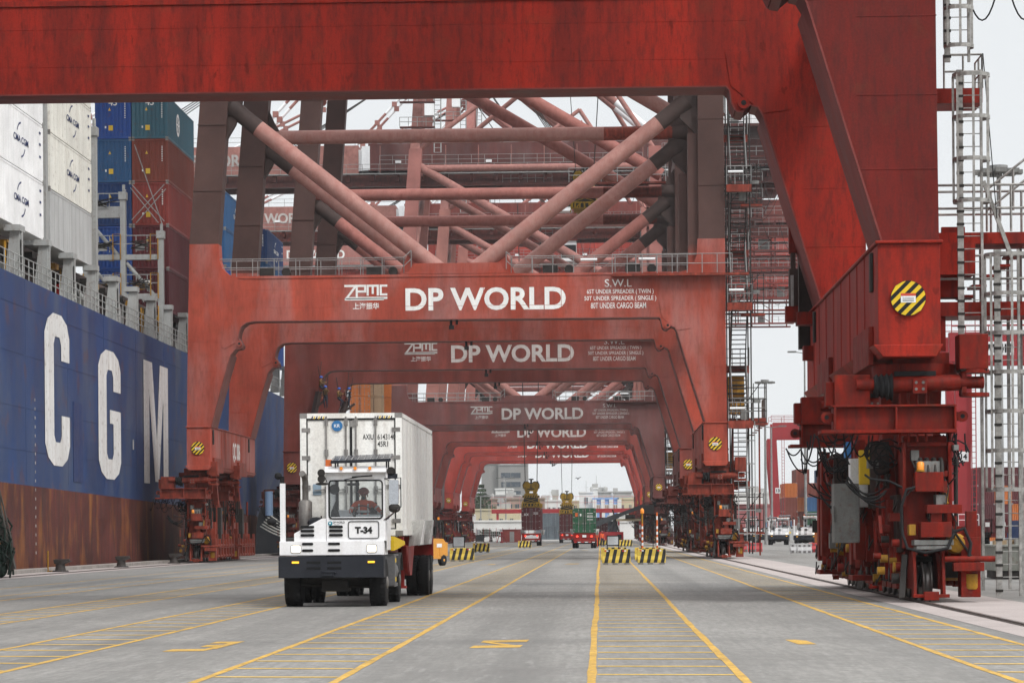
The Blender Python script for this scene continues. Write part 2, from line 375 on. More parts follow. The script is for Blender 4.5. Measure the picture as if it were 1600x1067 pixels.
for x0, x1 in LADDERS:
    ln(x0); ln(x1)
    y = 27.; k = 0
    while y < 270:
        sk = .25
        b.add([(x0 + .065, y, Z), (x1 - .065, y - sk, Z), (x1 - .065, y - sk + .22, Z), (x0 + .065, y + .22, Z)], [(0, 1, 2, 3)], 1); y += 2.05; k += 1
for x in (-15.8, -17.0, -19.35): ln(x, .11)
def quad(pts, k=0): b.poly2([(cx_ + (u - cx_) * sx_, v) for u, v in pts], (0, 0, Z + .0015 * k), UX, UY)
for base in (42.6, 150, 260):
    x = -1.55; cx_, sx_ = x, .56                             # lane number two
    quad([(x - .70, base - 1.45), (x + .62, base - 1.35), (x + .66, base - .45), (x - .64, base - .6)]); quad([(x - .55, base + .55), (x + .70, base + .75), (x + .74, base + 1.6), (x - .52, base + 1.35)])
    quad([(x - .5, base + .6), (x - .25, base + .6), (x + .45, base - .5), (x + .1, base - .5)], 1)
    x = -6.05; cx_, sx_ = x, .64                             # lane number three
    quad([(x - .5, base - 2.0), (x + .42, base - 1.9), (x + .5, base - 1.1), (x - .45, base - 1.25)]); quad([(x - .05, base + .9), (x + .62, base + .95), (x + .66, base + 1.7), (x - .02, base + 1.6)])
    quad([(x + .3, base - 1.2), (x + .56, base - 1.2), (x + .64, base + .95), (x + .4, base + .95)], 1); quad([(x + .02, base - .45), (x + .4, base - .4), (x + .42, base + .35), (x + .04, base + .25)], 2)
    cx_, sx_ = 3.0, 1
    quad([(2.9, base - .9), (3.17, base - .9), (3.12, base + .5), (2.98, base + .9), (2.82, base + .9)])
struct('lane_markings', b, [LINE, LINE2])
b = MB()
for y, x0, x1 in ((97, 1.2, 6.4), (121, -23, 6.4), (182, -23, 6.4)):
    k = 12; ys = [y + rnd.uniform(-.12, .12) for _ in range(k + 1)]
    for i in range(k): a, c = x0 + (x1 - x0) * i / k, x0 + (x1 - x0) * (i + 1) / k; b.add([(a, ys[i], .0055), (c, ys[i + 1], .0055), (c, ys[i + 1] + .14, .0055), (a, ys[i] + .14, .0055)], [(0, 1, 2, 3)])
struct('pavement_joint', b, mat('joint_tar', (.07, .068, .065), .8, var=.4, scale=2))

# ================================================================== SHIP TO SHORE CRANES
G1 = 15.74                              # half gauge of the legs
CXC = -8.6
pal0 = crane_mats('faded_red', (.345, .062, .038), (.35, .185, .16))
TB = MAT_TB = None
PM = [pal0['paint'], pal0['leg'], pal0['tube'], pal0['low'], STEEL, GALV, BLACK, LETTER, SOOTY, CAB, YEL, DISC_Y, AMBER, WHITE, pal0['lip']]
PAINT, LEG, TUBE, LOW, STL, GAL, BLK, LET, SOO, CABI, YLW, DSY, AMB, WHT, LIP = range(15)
TH = 1.45

def portal_mb():
    b = MB()
    left = [(-16.44, 8.25), (-16.36, 12.5), (-16.2, 19.3), (-14.43, 19.3), (-14.38, 18.3), (-14.2, 17.8), (-13.8, 17.42), (-13.3, 17.3), (-3.5, 17.3), (-2.9, 17.5), (-2.6, 18.0)]
    right = [(2.6, 18.0), (2.9, 17.5), (3.5, 17.3), (13.4, 17.3), (13.9, 17.42), (14.3, 17.8), (14.5, 18.3), (14.55, 19.3), (16.2, 19.3), (16.22, 12), (16.25, 8.25)]
    inr = [(14.97, 8.25), (14.1, 11.1), (13.3, 13.75), (13.15, 14.0), (12.95, 14.05), (12.72, 13.86), (12.5, 13.9), (12.4, 14.1), (12.33, 14.5), (12.22, 14.62)]
    inl = [(-12.3, 14.62), (-12.75, 14.55), (-13.1, 14.3), (-13.22, 14.0), (-13.3, 13.6), (-13.05, 13.15), (-13.1, 13.0), (-13.45, 12.95), (-13.75, 12.6), (-14.2, 11.1), (-14.97, 8.25)]
    poly = left + right + inr + inl
    b.prism(poly, 'y', 0, TH, PAINT)
    # lip plates round the opening, standing proud of the web
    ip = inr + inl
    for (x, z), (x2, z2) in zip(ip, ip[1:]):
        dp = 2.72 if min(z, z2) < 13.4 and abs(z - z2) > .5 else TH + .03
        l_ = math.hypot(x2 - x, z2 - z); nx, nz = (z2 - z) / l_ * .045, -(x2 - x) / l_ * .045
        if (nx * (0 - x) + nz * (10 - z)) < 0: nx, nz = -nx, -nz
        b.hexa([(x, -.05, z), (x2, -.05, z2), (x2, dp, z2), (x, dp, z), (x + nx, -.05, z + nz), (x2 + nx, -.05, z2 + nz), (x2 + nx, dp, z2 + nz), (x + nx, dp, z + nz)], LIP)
    for z in (15.4, 16.5): b.box(-12.9, 12.9, -.008, 0, z, z + .02, PAINT)
    for z in (9.9, 11.6, 13.4): b.box(14.4, 16.23, -.01, 0, z, z + .03, PAINT); b.box(-16.38, -14.5, -.01, 0, z, z + .03, PAINT)
    b.box(-13.2, 13.3, -.05, 0, 17.18, 17.33, PAINT)
    # the lower legs are deeper than the beam
    b.prism([(16.22, 16.2), (16.25, 8.25), (14.97, 8.25), (14.1, 11.1), (13.3, 13.75), (13.6, 15.2), (14.6, 16.2)], 'y', TH, 2.7, PAINT)
    b.prism([(-16.28, 16.2), (-16.44, 8.25), (-14.97, 8.25), (-14.2, 11.1), (-13.75, 12.6), (-13.9, 15.0), (-14.7, 16.2)], 'y', TH, 2.7, PAINT)
    # pin lugs
    for x, z in ((12.72, 14.1), (-13.2, 13.25)): b.lathe([(.17, -.12), (.17, .0)], (x, -.0, z), 'y', 12, PAINT); b.lathe([(.08, -.125), (.08, -.1)], (x, 0, z), 'y', 10, BLK)
    b.prism([(12.2, 15.6), (14.0, 15.65), (14.1, 13.9), (13.3, 13.8), (12.35, 14.62)], 'y', -.03, 0, PAINT)
    b.prism([(-14.1, 14.6), (-13.7, 14.55), (-13.45, 13.3), (-14.1, 12.95), (-14.3, 13.1)], 'y', -.03, 0, PAINT)
    # joint lines of the plates and pedestal
    for x in (-8, -3.2, 1.6, 6.3): b.box(x, x + .03, -.012, 0, 14.75, 17.15, PAINT)
    b.box(-3.1, 3.1, -.05, 0, 17.35, 17.45, PAINT)
    b.box(-15.6, -15.2, .2, .3, 17.4, 17.5, STL)
    return b
def letters_mb():
    b = MB(); y = -.006; X = lambda px: (px - 939) / 25.88 + 8.6
    zz = lambda px, py: (831 + (939 - px) * .00785 - py) / 25.88 + CAM_H
    b.text('DP WORLD', (X(761.5), y, zz(761, 466.5)), UX, UZ, 1.38, (887 - 636) / 25.88, .028)
    # block letter maker mark
    o = (X(573), y, zz(573, 457)); s = 66 / 25.88; hh = .86; wd = .13
    for st in ([(-.47, .5), (-.22, .5), (-.44, -.36), (.5, -.36)], [(-.2, -.3), (-.2, .5), (.0, .5), (.0, .1), (-.17, .1)], [(.06, -.12), (.06, .5), (.3, .5), (.3, -.12)], [(.18, .5), (.18, .0)], [(.5, .5), (.37, .5), (.37, -.12), (.5, -.12)], [(-.46, -.44), (.42, -.44)]):
        b.stroke([(a * s, c * hh) for a, c in st], wd, o, UX, UZ)
    b.text('上海振华', (X(574), y, zz(574, 477.5)), UX, UZ, .4, 41 / 25.88, .02)
    b.text('S.W.L', (X(969), y, zz(969, 442.5)), UX, UZ, .46, 42 / 25.88, .006)
    for tx, py, w_ in (('65T UNDER SPREADER ( TWIN )', 456.5, 104), ('50T UNDER SPREADER ( SINGLE )', 467, 112), ('80T UNDER CARGO BEAM', 477.5, 86)):
        b.text(tx, (X(972 if w_ > 90 else 969), y, zz(970, py)), UX, UZ, .34, w_ / 25.88, .006)
    return b
def ktubes(b, y):
    """inverted-V brace tubes, sooty where they meet the legs"""
    for sx in (-1, 1):
        p = Vector((sx * .95, y, 17.55)); q = Vector((sx * (14.0 if sx > 0 else 13.7), y, 27.7)); m = p.lerp(q, .87)
        yield sx, p, m, q
def upper_leg(sx, y):
    b = MB(); z1 = 47.5
    if sx < 0: b.hexa([(-16.2, y, 19.3), (-14.43, y, 19.3), (-14.43, y + TH, 19.3), (-16.2, y + TH, 19.3), (-13.9, y + .1, z1), (-12.35, y + .1, z1), (-12.35, y + TH, z1), (-13.9, y + TH, z1)], LEG)
    else: b.hexa([(14.62, y, 19.3), (16.2, y, 19.3), (16.2, y + TH, 19.3), (14.62, y + TH, 19.3), (14.62, y, z1), (16.1, y, z1), (16.1, y + TH, z1), (14.62, y + TH, z1)], LEG)
    for z in (22.5, 26.5, 31, 36):
        t = (z - 19.3) / 28.2; x0, x1 = (-16.2 + 2.3 * t, -14.43 + 2.08 * t) if sx < 0 else (14.62, 16.17)
        b.box(x0 - .02, x1 + .02, y - .03, y + TH + .03, z, z + .05, LEG)
    # gusset plate carrying the braces
    g = [(14.62, 25.6), (13.6, 26.6), (13.3, 27.9), (13.5, 28.9), (14.1, 29.6), (14.62, 30.3)] if sx > 0 else [(-14.0, 25.6), (-13.4, 26.6), (-13.0, 27.9), (-12.9, 28.9), (-13.3, 29.6), (-13.6, 30.3)]
    b.prism(g, 'y', y + .45, y + 1.0, SOO)
    if sx > 0: b.box(14.0, 14.62, y + .3, y + 1.2, 17.5, 25.7, LEG)
    return b
def bogie_mb():
    """equaliser beams, trucks and guards of one corner; origin on the rail, track along +y"""
    b = MB()
    b.lathe([(.75, 5.05), (.75, 5.2), (.62, 5.25), (.62, 5.5)], (0, 4.8, 0), 'z', 20, LOW)
    b.box(-.5, .5, 3.6, 6.0, 4.3, 5.05, LOW)
    b.prism([(.4, 2.5), (9.2, 2.5), (9.2, 3.1), (6.4, 4.5), (3.2, 4.5), (.4, 3.1)], 'x', -.38, .38, LOW)
    for yc in (2.4, 7.2):
        b.prism([(yc - 2.1, 1.15), (yc - 1.2, 1.15), (yc - .7, 1.7), (yc + .7, 1.7), (yc + 1.2, 1.15), (yc + 2.1, 1.15), (yc + 2.0, 1.8), (yc + .7, 2.6), (yc - .7, 2.6), (yc - 2.0, 1.8)], 'x', -.3, .3, LOW)
        b.tube((-.45, yc, 2.25), (.45, yc, 2.25), .2, n=12, m=STL)
        for k in (-1.2, 1.2):
            y = yc + k
            for sx in (-1, 1): b.prism([(y - 1.1, .3), (y + 1.1, .3), (y + 1.1, .75), (y + .5, 1.2), (y - .5, 1.2), (y - 1.1, .75)], 'x', sx * .24, sx * .33, LOW)
            b.tube((-.42, y, .95), (.42, y, .95), .12, n=10, m=STL)
            b.box(.34, .95, y - .3, y + .3, .55, .95, STL); b.lathe([(.2, .35), (.24, .45), (.24, .95), (.15, 1.0)], (0, y + .05, .72), 'x', 12, YLW)
    # outer guard bars with stanchions
    for z in (.35, 1.0): b.box(.98, 1.06, .2, 9.4, z, z + .12, LOW)
    for i in range(8): b.box(.94, 1.1, .3 + i * 1.28, .55 + i * 1.28, .3, 1.75 if i % 2 else 1.45, LOW)
    b.box(.7, 1.1, .2, 9.4, .9, .96, LOW)
    b.box(-.6, -.45, .9, 9.0, 1.15, 2.5, SOO)
    for yy in (1.5, 2.7, 3.9, 5.8, 7.1, 8.3):
        b.prism([(yy - .5, .3), (yy + .5, .3), (yy + .42, .8), (yy + .15, 1.35), (yy - .3, 1.35), (yy - .45, .8)], 'x', -.62, -.5, LOW); b.bar((-.68, yy - .2, .5), (-.72, yy + .1, 2.2), .09, .07, LOW); b.tube((-.75, yy, .62), (-.45, yy, .62), .17, n=12, m=STL)
    b.box(-1.0, -.6, 4.3, 5.0, .9, 3.8, LOW); b.box(-1.25, -1.0, 4.5, 5.1, .95, 3.9, LOW); b.box(-1.2, -.6, 6.3, 6.9, .8, 3.7, LOW); b.box(-1.25, -.6, 5.4, 6.6, .42, .55, LOW); b.box(-1.05, -.6, 2.6, 3.3, 2.2, 3.8, SOO)
    b.bar((-1.2, 5, 3.9), (-.8, 2.2, 1.4), .14, .1, LOW); b.bar((-.9, 7.5, 3.6), (-1.1, 5.6, .7), .12, .1, LOW)
    b.box(.45, 1.0, 3.8, 4.6, 1.2, 3.4, STL)
    for y in (1.4, 3.0, 6.2, 7.9): b.box(.35, .75, y, y + .7, 1.5, 2.5, LOW); b.box(-.72, -.35, y + .3, y + .9, 1.3, 2.4, LOW)
    b.bar((.55, 3.6, 5.3), (.62, 5.4, 1.3), .45, .3, LOW); b.bar((-.55, 3.8, 5.2), (-.6, 2.2, 1.5), .28, .2, LOW)
    return b
def front_gear_mb():
    """what hangs on the corner facing the camera: cross beam, buffer cylinder, column, boxes, pipes"""
    b = MB()
    # slewing ring, cross beam (I section with ribs and eyes), block
    b.lathe([(.98, 5.15), (1.02, 5.35), (1.02, 5.5)], (-.15, .9, 0), 'z', 24, LOW)
    b.box(-2.15, .62, -.12, .5, 3.98, 4.5, LOW); b.box(-2.2, .66, -.3, .62, 4.5, 4.55, LOW); b.box(-2.45, .66, -.3, .62, 3.9, 3.98, LOW)
    for x in (-2.15, -.75, .6): b.box(x, x + .05, -.3, -.12, 3.98, 4.5, LOW)
    for x in (-2.3, .82): b.lathe([(.13, -.05), (.13, .07)], (x, 0, 4.28), 'y', 12, LOW); b.lathe([(.055, -.055), (.055, -.04)], (x, 0, 4.28), 'y', 8, BLK); b.box(min(x, -2.15 if x < 0 else .62), max(x, -2.15 if x < 0 else .62), -.04, .06, 4.18, 4.38, LOW)
    b.box(-2.12, -1.3, -.1, .5, 4.55, 5.25, LOW); b.box(-2.3, -2.12, .1, .6, 4.55, 5.1, LOW)
    b.tube((-1.62, -.1, 5.02), (-1.1, -.1, 5.02), .13, n=12, m=LOW)
    b.tube((-.85, -.1, 5.02), (.75, -.1, 5.05), .19, n=14, m=LOW); b.tube((.7, -.1, 5.05), (1.3, -.1, 5.05), .14, n=12, m=LOW)
    b.box(-.75, .2, -.2, .0, 5.2, 5.32, BLK)
    for k in range(7): b.lathe([(.2 + .06 * (k % 2) + .012 * k, 0), (.2 + .06 * ((k + 1) % 2) + .012 * k, .06)], (-1.22 + k * .06, -.1, 5.0 - .008 * k), 'x', 12, BLK)
    b.box(-.35, -.02, -.32, -.1, 4.8, 5.15, LOW)
    for i in range(4): b.lathe([(.035, -.03), (.035, .0)], (-.27 + .16 * (i % 2), -.32, 4.9 + .15 * (i // 2)), 'y', 8, CABI)
    b.box(.72, 1.38, -.35, .45, 5.35, 6.15, LOW); b.box(.75, 1.36, -.3, .4, 5.3, 5.36, STL)
    b.lathe([(.34, 0), (.34, .09)], (1.1, -.05, 5.26), 'z', 16, LOW); b.lathe([(.34, 0), (.34, .09)], (1.1, -.05, 4.72), 'z', 16, LOW)
    b.box(.78, .9, -.2, .3, 4.75, 5.3, LOW)
    # column and stepped boxes above the first wheel
    b.box(-.75, .55, .15, 1.9, 5.3, 5.76, LOW)
    b.box(-.5, .5, .35, 1.2, 1.25, 3.85, LOW); b.box(-.62, .62, .2, .5, 3.6, 3.7, LOW)
    for x in (-.55, .5): b.box(x, x + .08, .1, .4, 2.2, 3.7, LOW)
    b.box(-.3, .35, -.25, .35, 2.55, 3.0, LOW); b.box(-.05, .75, -.4, .2, 2.05, 2.25, LOW); b.box(-.2, .5, -.45, .2, 1.5, 1.85, LOW); b.box(.05, .3, -.3, .2, 1.85, 2.1, LOW)
    b.box(-.35, .55, -.4, .25, 1.32, 1.44, CABI); b.box(-.3, .5, -.42, .2, 1.22, 1.3, CABI)
    b.box(-.45, -.3, -.3, .1, 1.55, 1.8, YLW)
    # wheel guard forks and rail sweeper
    for x in (-.36, .3): b.prism([(-.35, .12), (.15, .12), (.15, 1.2), (-.15, 1.2)], 'x', x, x + .07, LOW)
    b.box(-.14, .2, -.5, -.3, .06, .26, LOW); b.box(-.38, .45, -.42, -.3, .12, .2, LOW); b.bar((-.62, -.2, .1), (-.5, .2, 1.1), .14, .1, STL)
    b.box(.75, 1.2, -.1, .5, .12, 1.5, LOW); b.box(.55, 1.25, -.35, -.15, .72, .92, LOW); b.tube((.35, -.3, 1.0), (1.5, -.3, 1.0), .07, n=10, m=LOW)
    b.lathe([(.05, -.12), (.2, -.1), (.24, 0), (.24, .3)], (.66, .0, 1.35), 'y', 16, YLW); b.lathe([(.18, 0), (.2, .05), (.2, .35)], (1.0, .05, .3), 'z', 14, YLW); b.bar((.5, -.2, 1.75), (1.1, -.1, .9), .06, .05, STL); b.box(.9, 1.15, .1, .3, 1.1, 2.1, LOW)
    b.box(.55, 1.25, .2, .3, 1.0, 1.75, LOW)
    b.lathe([(.06, 0), (.09, .03), (.06, .06), (.08, .3), (.05, .38)], (.42, .05, 2.26), 'z', 12, YLW)
    # four conduits up to the sill
    for i, x in enumerate((-.42, -.22, -.02, .18)): b.tube((x - .2, -.02, 3.7), (x - .2, -.02, 5.5), .035, n=6, m=LOW)
    for i in range(4): b.path([(-.15 + i * .16, .3, 3.3), (-.15 + i * .16, .05, 3.3), (-.15 + i * .16, -.1, 3.15), (-.15 + i * .16, -.12, 2.9)], .05, 8, STL)
    b.path([(-.1, -.15, 2.7), (-.5, -.25, 2.6), (-.62, -.2, 2.2), (-.6, -.2, 1.6), (-.5, -.35, 1.25), (-.1, -.5, 1.15), (.4, -.5, 1.25), (.55, -.4, 1.6)], .04, 7, BLK)
    b.path([(.5, -.3, 1.6), (.8, -.35, 1.7), (.95, -.3, 1.35), (.9, -.3, 1.0)], .045, 7, BLK)
    b.path([(-.6, -.2, 2.65), (-.9, -.25, 2.8), (-1.3, -.1, 2.85), (-1.4, .2, 2.95)], .03, 6, BLK)
    return b
def cable_mb(seed):
    r = random.Random(seed); b = MB()
    for i in range(22):
        x = r.uniform(-2.6, -1.1) if i < 14 else r.uniform(.45, .95); y = r.uniform(-.2, 1.4)
        x2 = x + r.uniform(-.5, .7); b.sag((x, y, 3.9), (x2, y + r.uniform(-.3, .5), r.uniform(3.2, 3.88)), r.uniform(.1, .42), .02, 5, 9)
    for i in range(7): b.sag((-1.7 + r.uniform(-.3, .3), r.uniform(-.1, .5), r.uniform(2.6, 3.0)), (-.9, r.uniform(.2, .8), r.uniform(2.2, 2.7)), r.uniform(.05, .3), .022, 5, 8)
    for i in range(14):
        x = r.uniform(-1.5, -.7) if i < 8 else r.uniform(.55, .8); z = r.uniform(3.1, 3.7); y = r.uniform(-.1, .8); k_ = r.uniform(.12, .3)
        b.path([(x + k_ * math.cos(a * .7), y + .08 * a, z + k_ * math.sin(a * .7)) for a in range(9)], .02, 5)
    return b
def clutter_mb(seed):
    """pipes, brackets, valves and boxes crowding the trackside of a bogie"""
    r = random.Random(seed); b = MB()
    for i in range(110):
        y = r.uniform(.1, 9.3); x = r.uniform(-1.15, -.55) if i % 5 else r.uniform(.5, .8); z = r.uniform(.5, 3.2); k_ = i % 5
        if k_ == 0: b.tube((x, y, z), (x, y, min(3.9, z + r.uniform(.8, 2.2))), r.uniform(.025, .06), n=6, m=r.choice((0, 1, 0)))
        elif k_ == 1: b.box(x - .12, x + .12, y, y + r.uniform(.15, .5), z, z + r.uniform(.15, .5), r.choice((0, 0, 1, 2)))
        elif k_ == 2: b.path([(x, y, z), (x - .08, y + .2, z - .2), (x - .05, y + .6, z - .25), (x, y + .9, z + .1)], .022, 5, 1)
        elif k_ == 3: b.bar((x, y, z), (x - .02, y + r.uniform(-.6, .6), z + r.uniform(.3, 1.0)), .07, .05, 0)
        else: b.tube((x - .12, y, z * .6), (x + .05, y, z * .6), r.uniform(.06, .13), n=10, m=r.choice((1, 3, 0)))
    for i in range(10):
        x = r.uniform(-.5, .6); z = r.uniform(1.9, 3.5); b.box(x, x + r.uniform(.08, .25), r.uniform(-.22, .1), .35, z, z + r.uniform(.08, .3), r.choice((0, 1, 2)))
        b.path([(x, 0, z), (x + .1, -.15, z - .25), (x + .05, -.1, z - .6), (x - .1, .1, z - .8)], .02, 5, 1)
    return b
def backreach_mb():
    """maintenance platforms, posts and loops hanging under the landside girder"""
    b = MB()
    for x in (15.2, 18.2, 21.2, 24.4, 27.6):
        for y in (5.6, 15.0): b.box(x, x + .22, y, y + .22, 39.2, 46, 0)
    for z in (39.2, 41.6, 43.6):
        b.box(14.6, 28.4, 5.3, 6.8, z, z + .22, 0); b.box(14.6, 28.4, 14.0, 15.4, z, z + .22, 0); b.rail([(14.6, 5.35, z + .22), (28.4, 5.35, z + .22)], 1.1, .035, 1.4, 1)
        b.bar((15.3, 5.7, z), (18.3, 5.7, z + 2.2), .12, .12, 0); b.bar((21.3, 5.7, z + 2.2), (24.5, 5.7, z), .12, .12, 0)
    b.box(16, 17.6, 6.5, 8, 41.8, 43.5, 2); b.box(22, 23.2, 6.5, 8, 39.4, 41.2, 2)
    b.box(14.6, 30, 4.6, 5.4, 46.6, 46.8, 0); b.rail([(14.6, 4.65, 46.8), (30, 4.65, 46.8)], 1.1, .035, 1.2, 1); b.rail([(-18, 7.3, 46.6), (14, 7.3, 46.6)], 1.1, .03, 1.6, 1)
    for k in range(6): b.sag((14 + 2.4 * k, 5, 46), (16.5 + 2.4 * k, 5.5, 44 - k % 3), 1.0 + .5 * (k % 3), .04, 4, 8, 3)
    return b
def wheel_mb():
    b = MB(); b.lathe([(.3, -.12), (.46, -.11), (.46, -.075), (.415, -.07), (.41, .07), (.46, .075), (.46, .11), (.3, .12)], (0, 0, .455), 'x', 28, 0); b.lathe([(.12, -.16), (.12, .16)], (0, 0, .455), 'x', 12, 1); return b
def disc_mb():
    """round black and yellow striped warning plate with a small white notice"""
    b = MB(); r_, n = .40, 40
    b.lathe([(r_, -.05), (r_, 0)], (0, 0, 0), 'y', n, 1)
    k = 9; wd = 2 * r_ / k; c, s = math.cos(R(45)), math.sin(R(45))
    for i in range(0, k):
        if i % 2: continue
        t0, t1 = -r_ + i * wd, -r_ + (i + 1) * wd; pts = []
        for t in (t0, (t0 + t1) / 2, t1):
            h = math.sqrt(max(0, (r_ * .985) ** 2 - t * t)); pts.append((t, h))
        loop = [(t, h) for t, h in pts] + [(t, -h) for t, h in reversed(pts)]
        b.poly2([(t * c + h * s, -t * s + h * c) for t, h in loop], (0, -.052, 0), UX, UZ, 0)
    b.box(-.17, .17, -.062, -.053, -.1, .1, 2); b.box(-.17, .17, -.066, -.062, .05, .11, 3)
    for z in (-.01, -.04, -.07): b.box(-.13, .13, -.064, -.0625, z, z + .012, 1)
    return b
def stair_mb():
    """zigzag access stair along the landside leg"""
    b = MB(); h = 3.55; x0, x1 = .35, 1.25; up = 1
    for i in range(13):
        z = 1.2 + i * h; y0, y1 = (.4, 3.4) if i % 2 == 0 else (3.4, .4)
        for x in (x0, x1): b.bar((x, y0, z), (x, y1, z + h), .06, .22, 0)
        for k in range(13):
            t = (k + .5) / 13; y = y0 + (y1 - y0) * t; b.box(x0, x1, y - .13, y + .13, z + h * t - .02, z + h * t + .03, 0)
        for x in (x0 - .03, x1 + .03): b.tube((x, y0, z + 1), (x, y1, z + h + 1), .025, n=4, m=1, caps=False); b.tube((x, y0, z + .5), (x, y1, z + h + .5), .02, n=4, m=1, caps=False)
        ye = y1; ya, yb = (ye - 1.1, ye) if i % 2 else (ye, ye + 1.1)
        b.box(.0, 1.5, ya, yb, z + h - .12, z + h, 2); b.box(0, 1.5, ya, ya + .12, z + h - .45, z + h - .12, 2)
        b.rail([(1.5, ya, z + h), (1.5, yb, z + h)], 1.1, .025, .6, 1); b.rail([(0.02, ya if i % 2 else yb, z + h), (1.5, ya if i % 2 else yb, z + h)], 1.1, .025, .5, 1)
        if i % 2: b.tube((.1, ya - .05, z + h + .75), (1.0, ya - .05, z + h + .75), .08, n=6, m=3)
    for x in (.15, 1.45): b.tube((x, .2, .3), (x, .2, 47), .045, n=5, m=0)
    for x in (.15, 1.45): b.tube((x, 3.6, .3), (x, 3.6, 47), .045, n=5, m=0)
    return b
def boom_mb():
    b = MB(); y0, y1 = 7.6, 13.2
    b.box(-67, -20.6, y0, y1, 45.6, 49, 0); b.box(-19.4, 31, y0, y1, 45.9, 49.2, 4)
    b.box(-67, 31, y0 - .5, y0 + .3, 43.9, 44.5, 3); b.box(-67, 31, y0 + .1, y1, 44.5, 45.6, 3); b.box(-67, 31, y1 - .3, y1 + .5, 43.9, 44.5, 3)
    b.box(-20.6, -19.4, y0 + .3, y1 - .3, 45.9, 48.5, 13)
    b.box(-20.2, -19.2, y0 - .03, y0, 46, 48.9, 13)
    for x in range(-66, 31, 4): b.box(x, x + .12, y0 - .06, y0, 45.65, 48.9, 0)
    for x in range(-64, 30, 3): b.box(x, x + .4, y0 - .9, y0, 44.5, 45.3, 3)
    # walkway with rails and lamps
    b.box(-66, 30, y0 - 1.3, y0 - .3, 45.3, 45.42, 5); b.rail([(-66, y0 - 1.25, 45.42), (30, y0 - 1.25, 45.42)], 1.1, .03, 2.0, 5)
    b.rail([(-66, y0 + .1, 49), (-21, y0 + .1, 49)], 1.1, .03, 2.2, 5); b.rail([(-19, y0 + .1, 49.2), (10, y0 + .1, 49.2)], 1.1, .03, 2.2, 5)
    for x in range(-60, 28, 11): b.box(x, x + .7, y0 - 1.5, y0 - 1.1, 46.6, 46.9, 13)
    # cable festoons
    for k in range(14): b.sag((4 + k * 1.9, y0 - .9, 44.0), (5.7 + k * 1.9, y0 - .9, 44.0), 2.2 + (k % 3) * .5, .03, 4, 8, 6)
    return b
def house_mb():
    b = MB(); b.box(11.5, 21.5, 5.5, 15, 50.6, 54.2, 0); b.box(11.2, 21.8, 5.2, 15.3, 54.2, 54.4, 0); b.box(10.5, 22.5, 4.0, 15.5, 50.3, 50.6, 1)
    for x in range(12, 21, 2): b.box(x, x + .05, 5.46, 5.5, 50.7, 54.1, 0)
    b.box(12.6, 13.5, 5.45, 5.5, 50.7, 52.7, 3); b.box(15, 16.6, 5.44, 5.5, 52.4, 53.3, 3); b.box(18, 19.6, 5.44, 5.5, 52.4, 53.3, 3)
    b.rail([(10.5, 4.1, 50.6), (22.5, 4.1, 50.6)], 1.1, .03, 1.5, 2); b.rail([(22.4, 4.1, 50.6), (22.4, 15, 50.6)], 1.1, .03, 1.5, 2)
    for k in range(5): b.sag((22.5 - k, 4, 50.3), (20 - k * 1.2, 5, 46), .9 + .4 * k, .035, 4, 8, 4)
    return b
def hoist_trolley_mb():
    b = MB(); b.box(-3, 3, 7.2, 13.6, 43.4, 44.2, 0); b.box(3.2, 5.4, 6.3, 8.9, 40.6, 43.6, 1); b.box(3.25, 5.35, 6.24, 6.3, 41.1, 42.9, 2); b.box(3.0, 5.6, 6.0, 9.2, 43.5, 43.7, 0)
    b.box(3.15, 3.2, 6.6, 8.6, 41.2, 42.9, 2); b.rail([(-3, 6.9, 44.2), (3, 6.9, 44.2)], 1, .03, 1, 3)
    return b

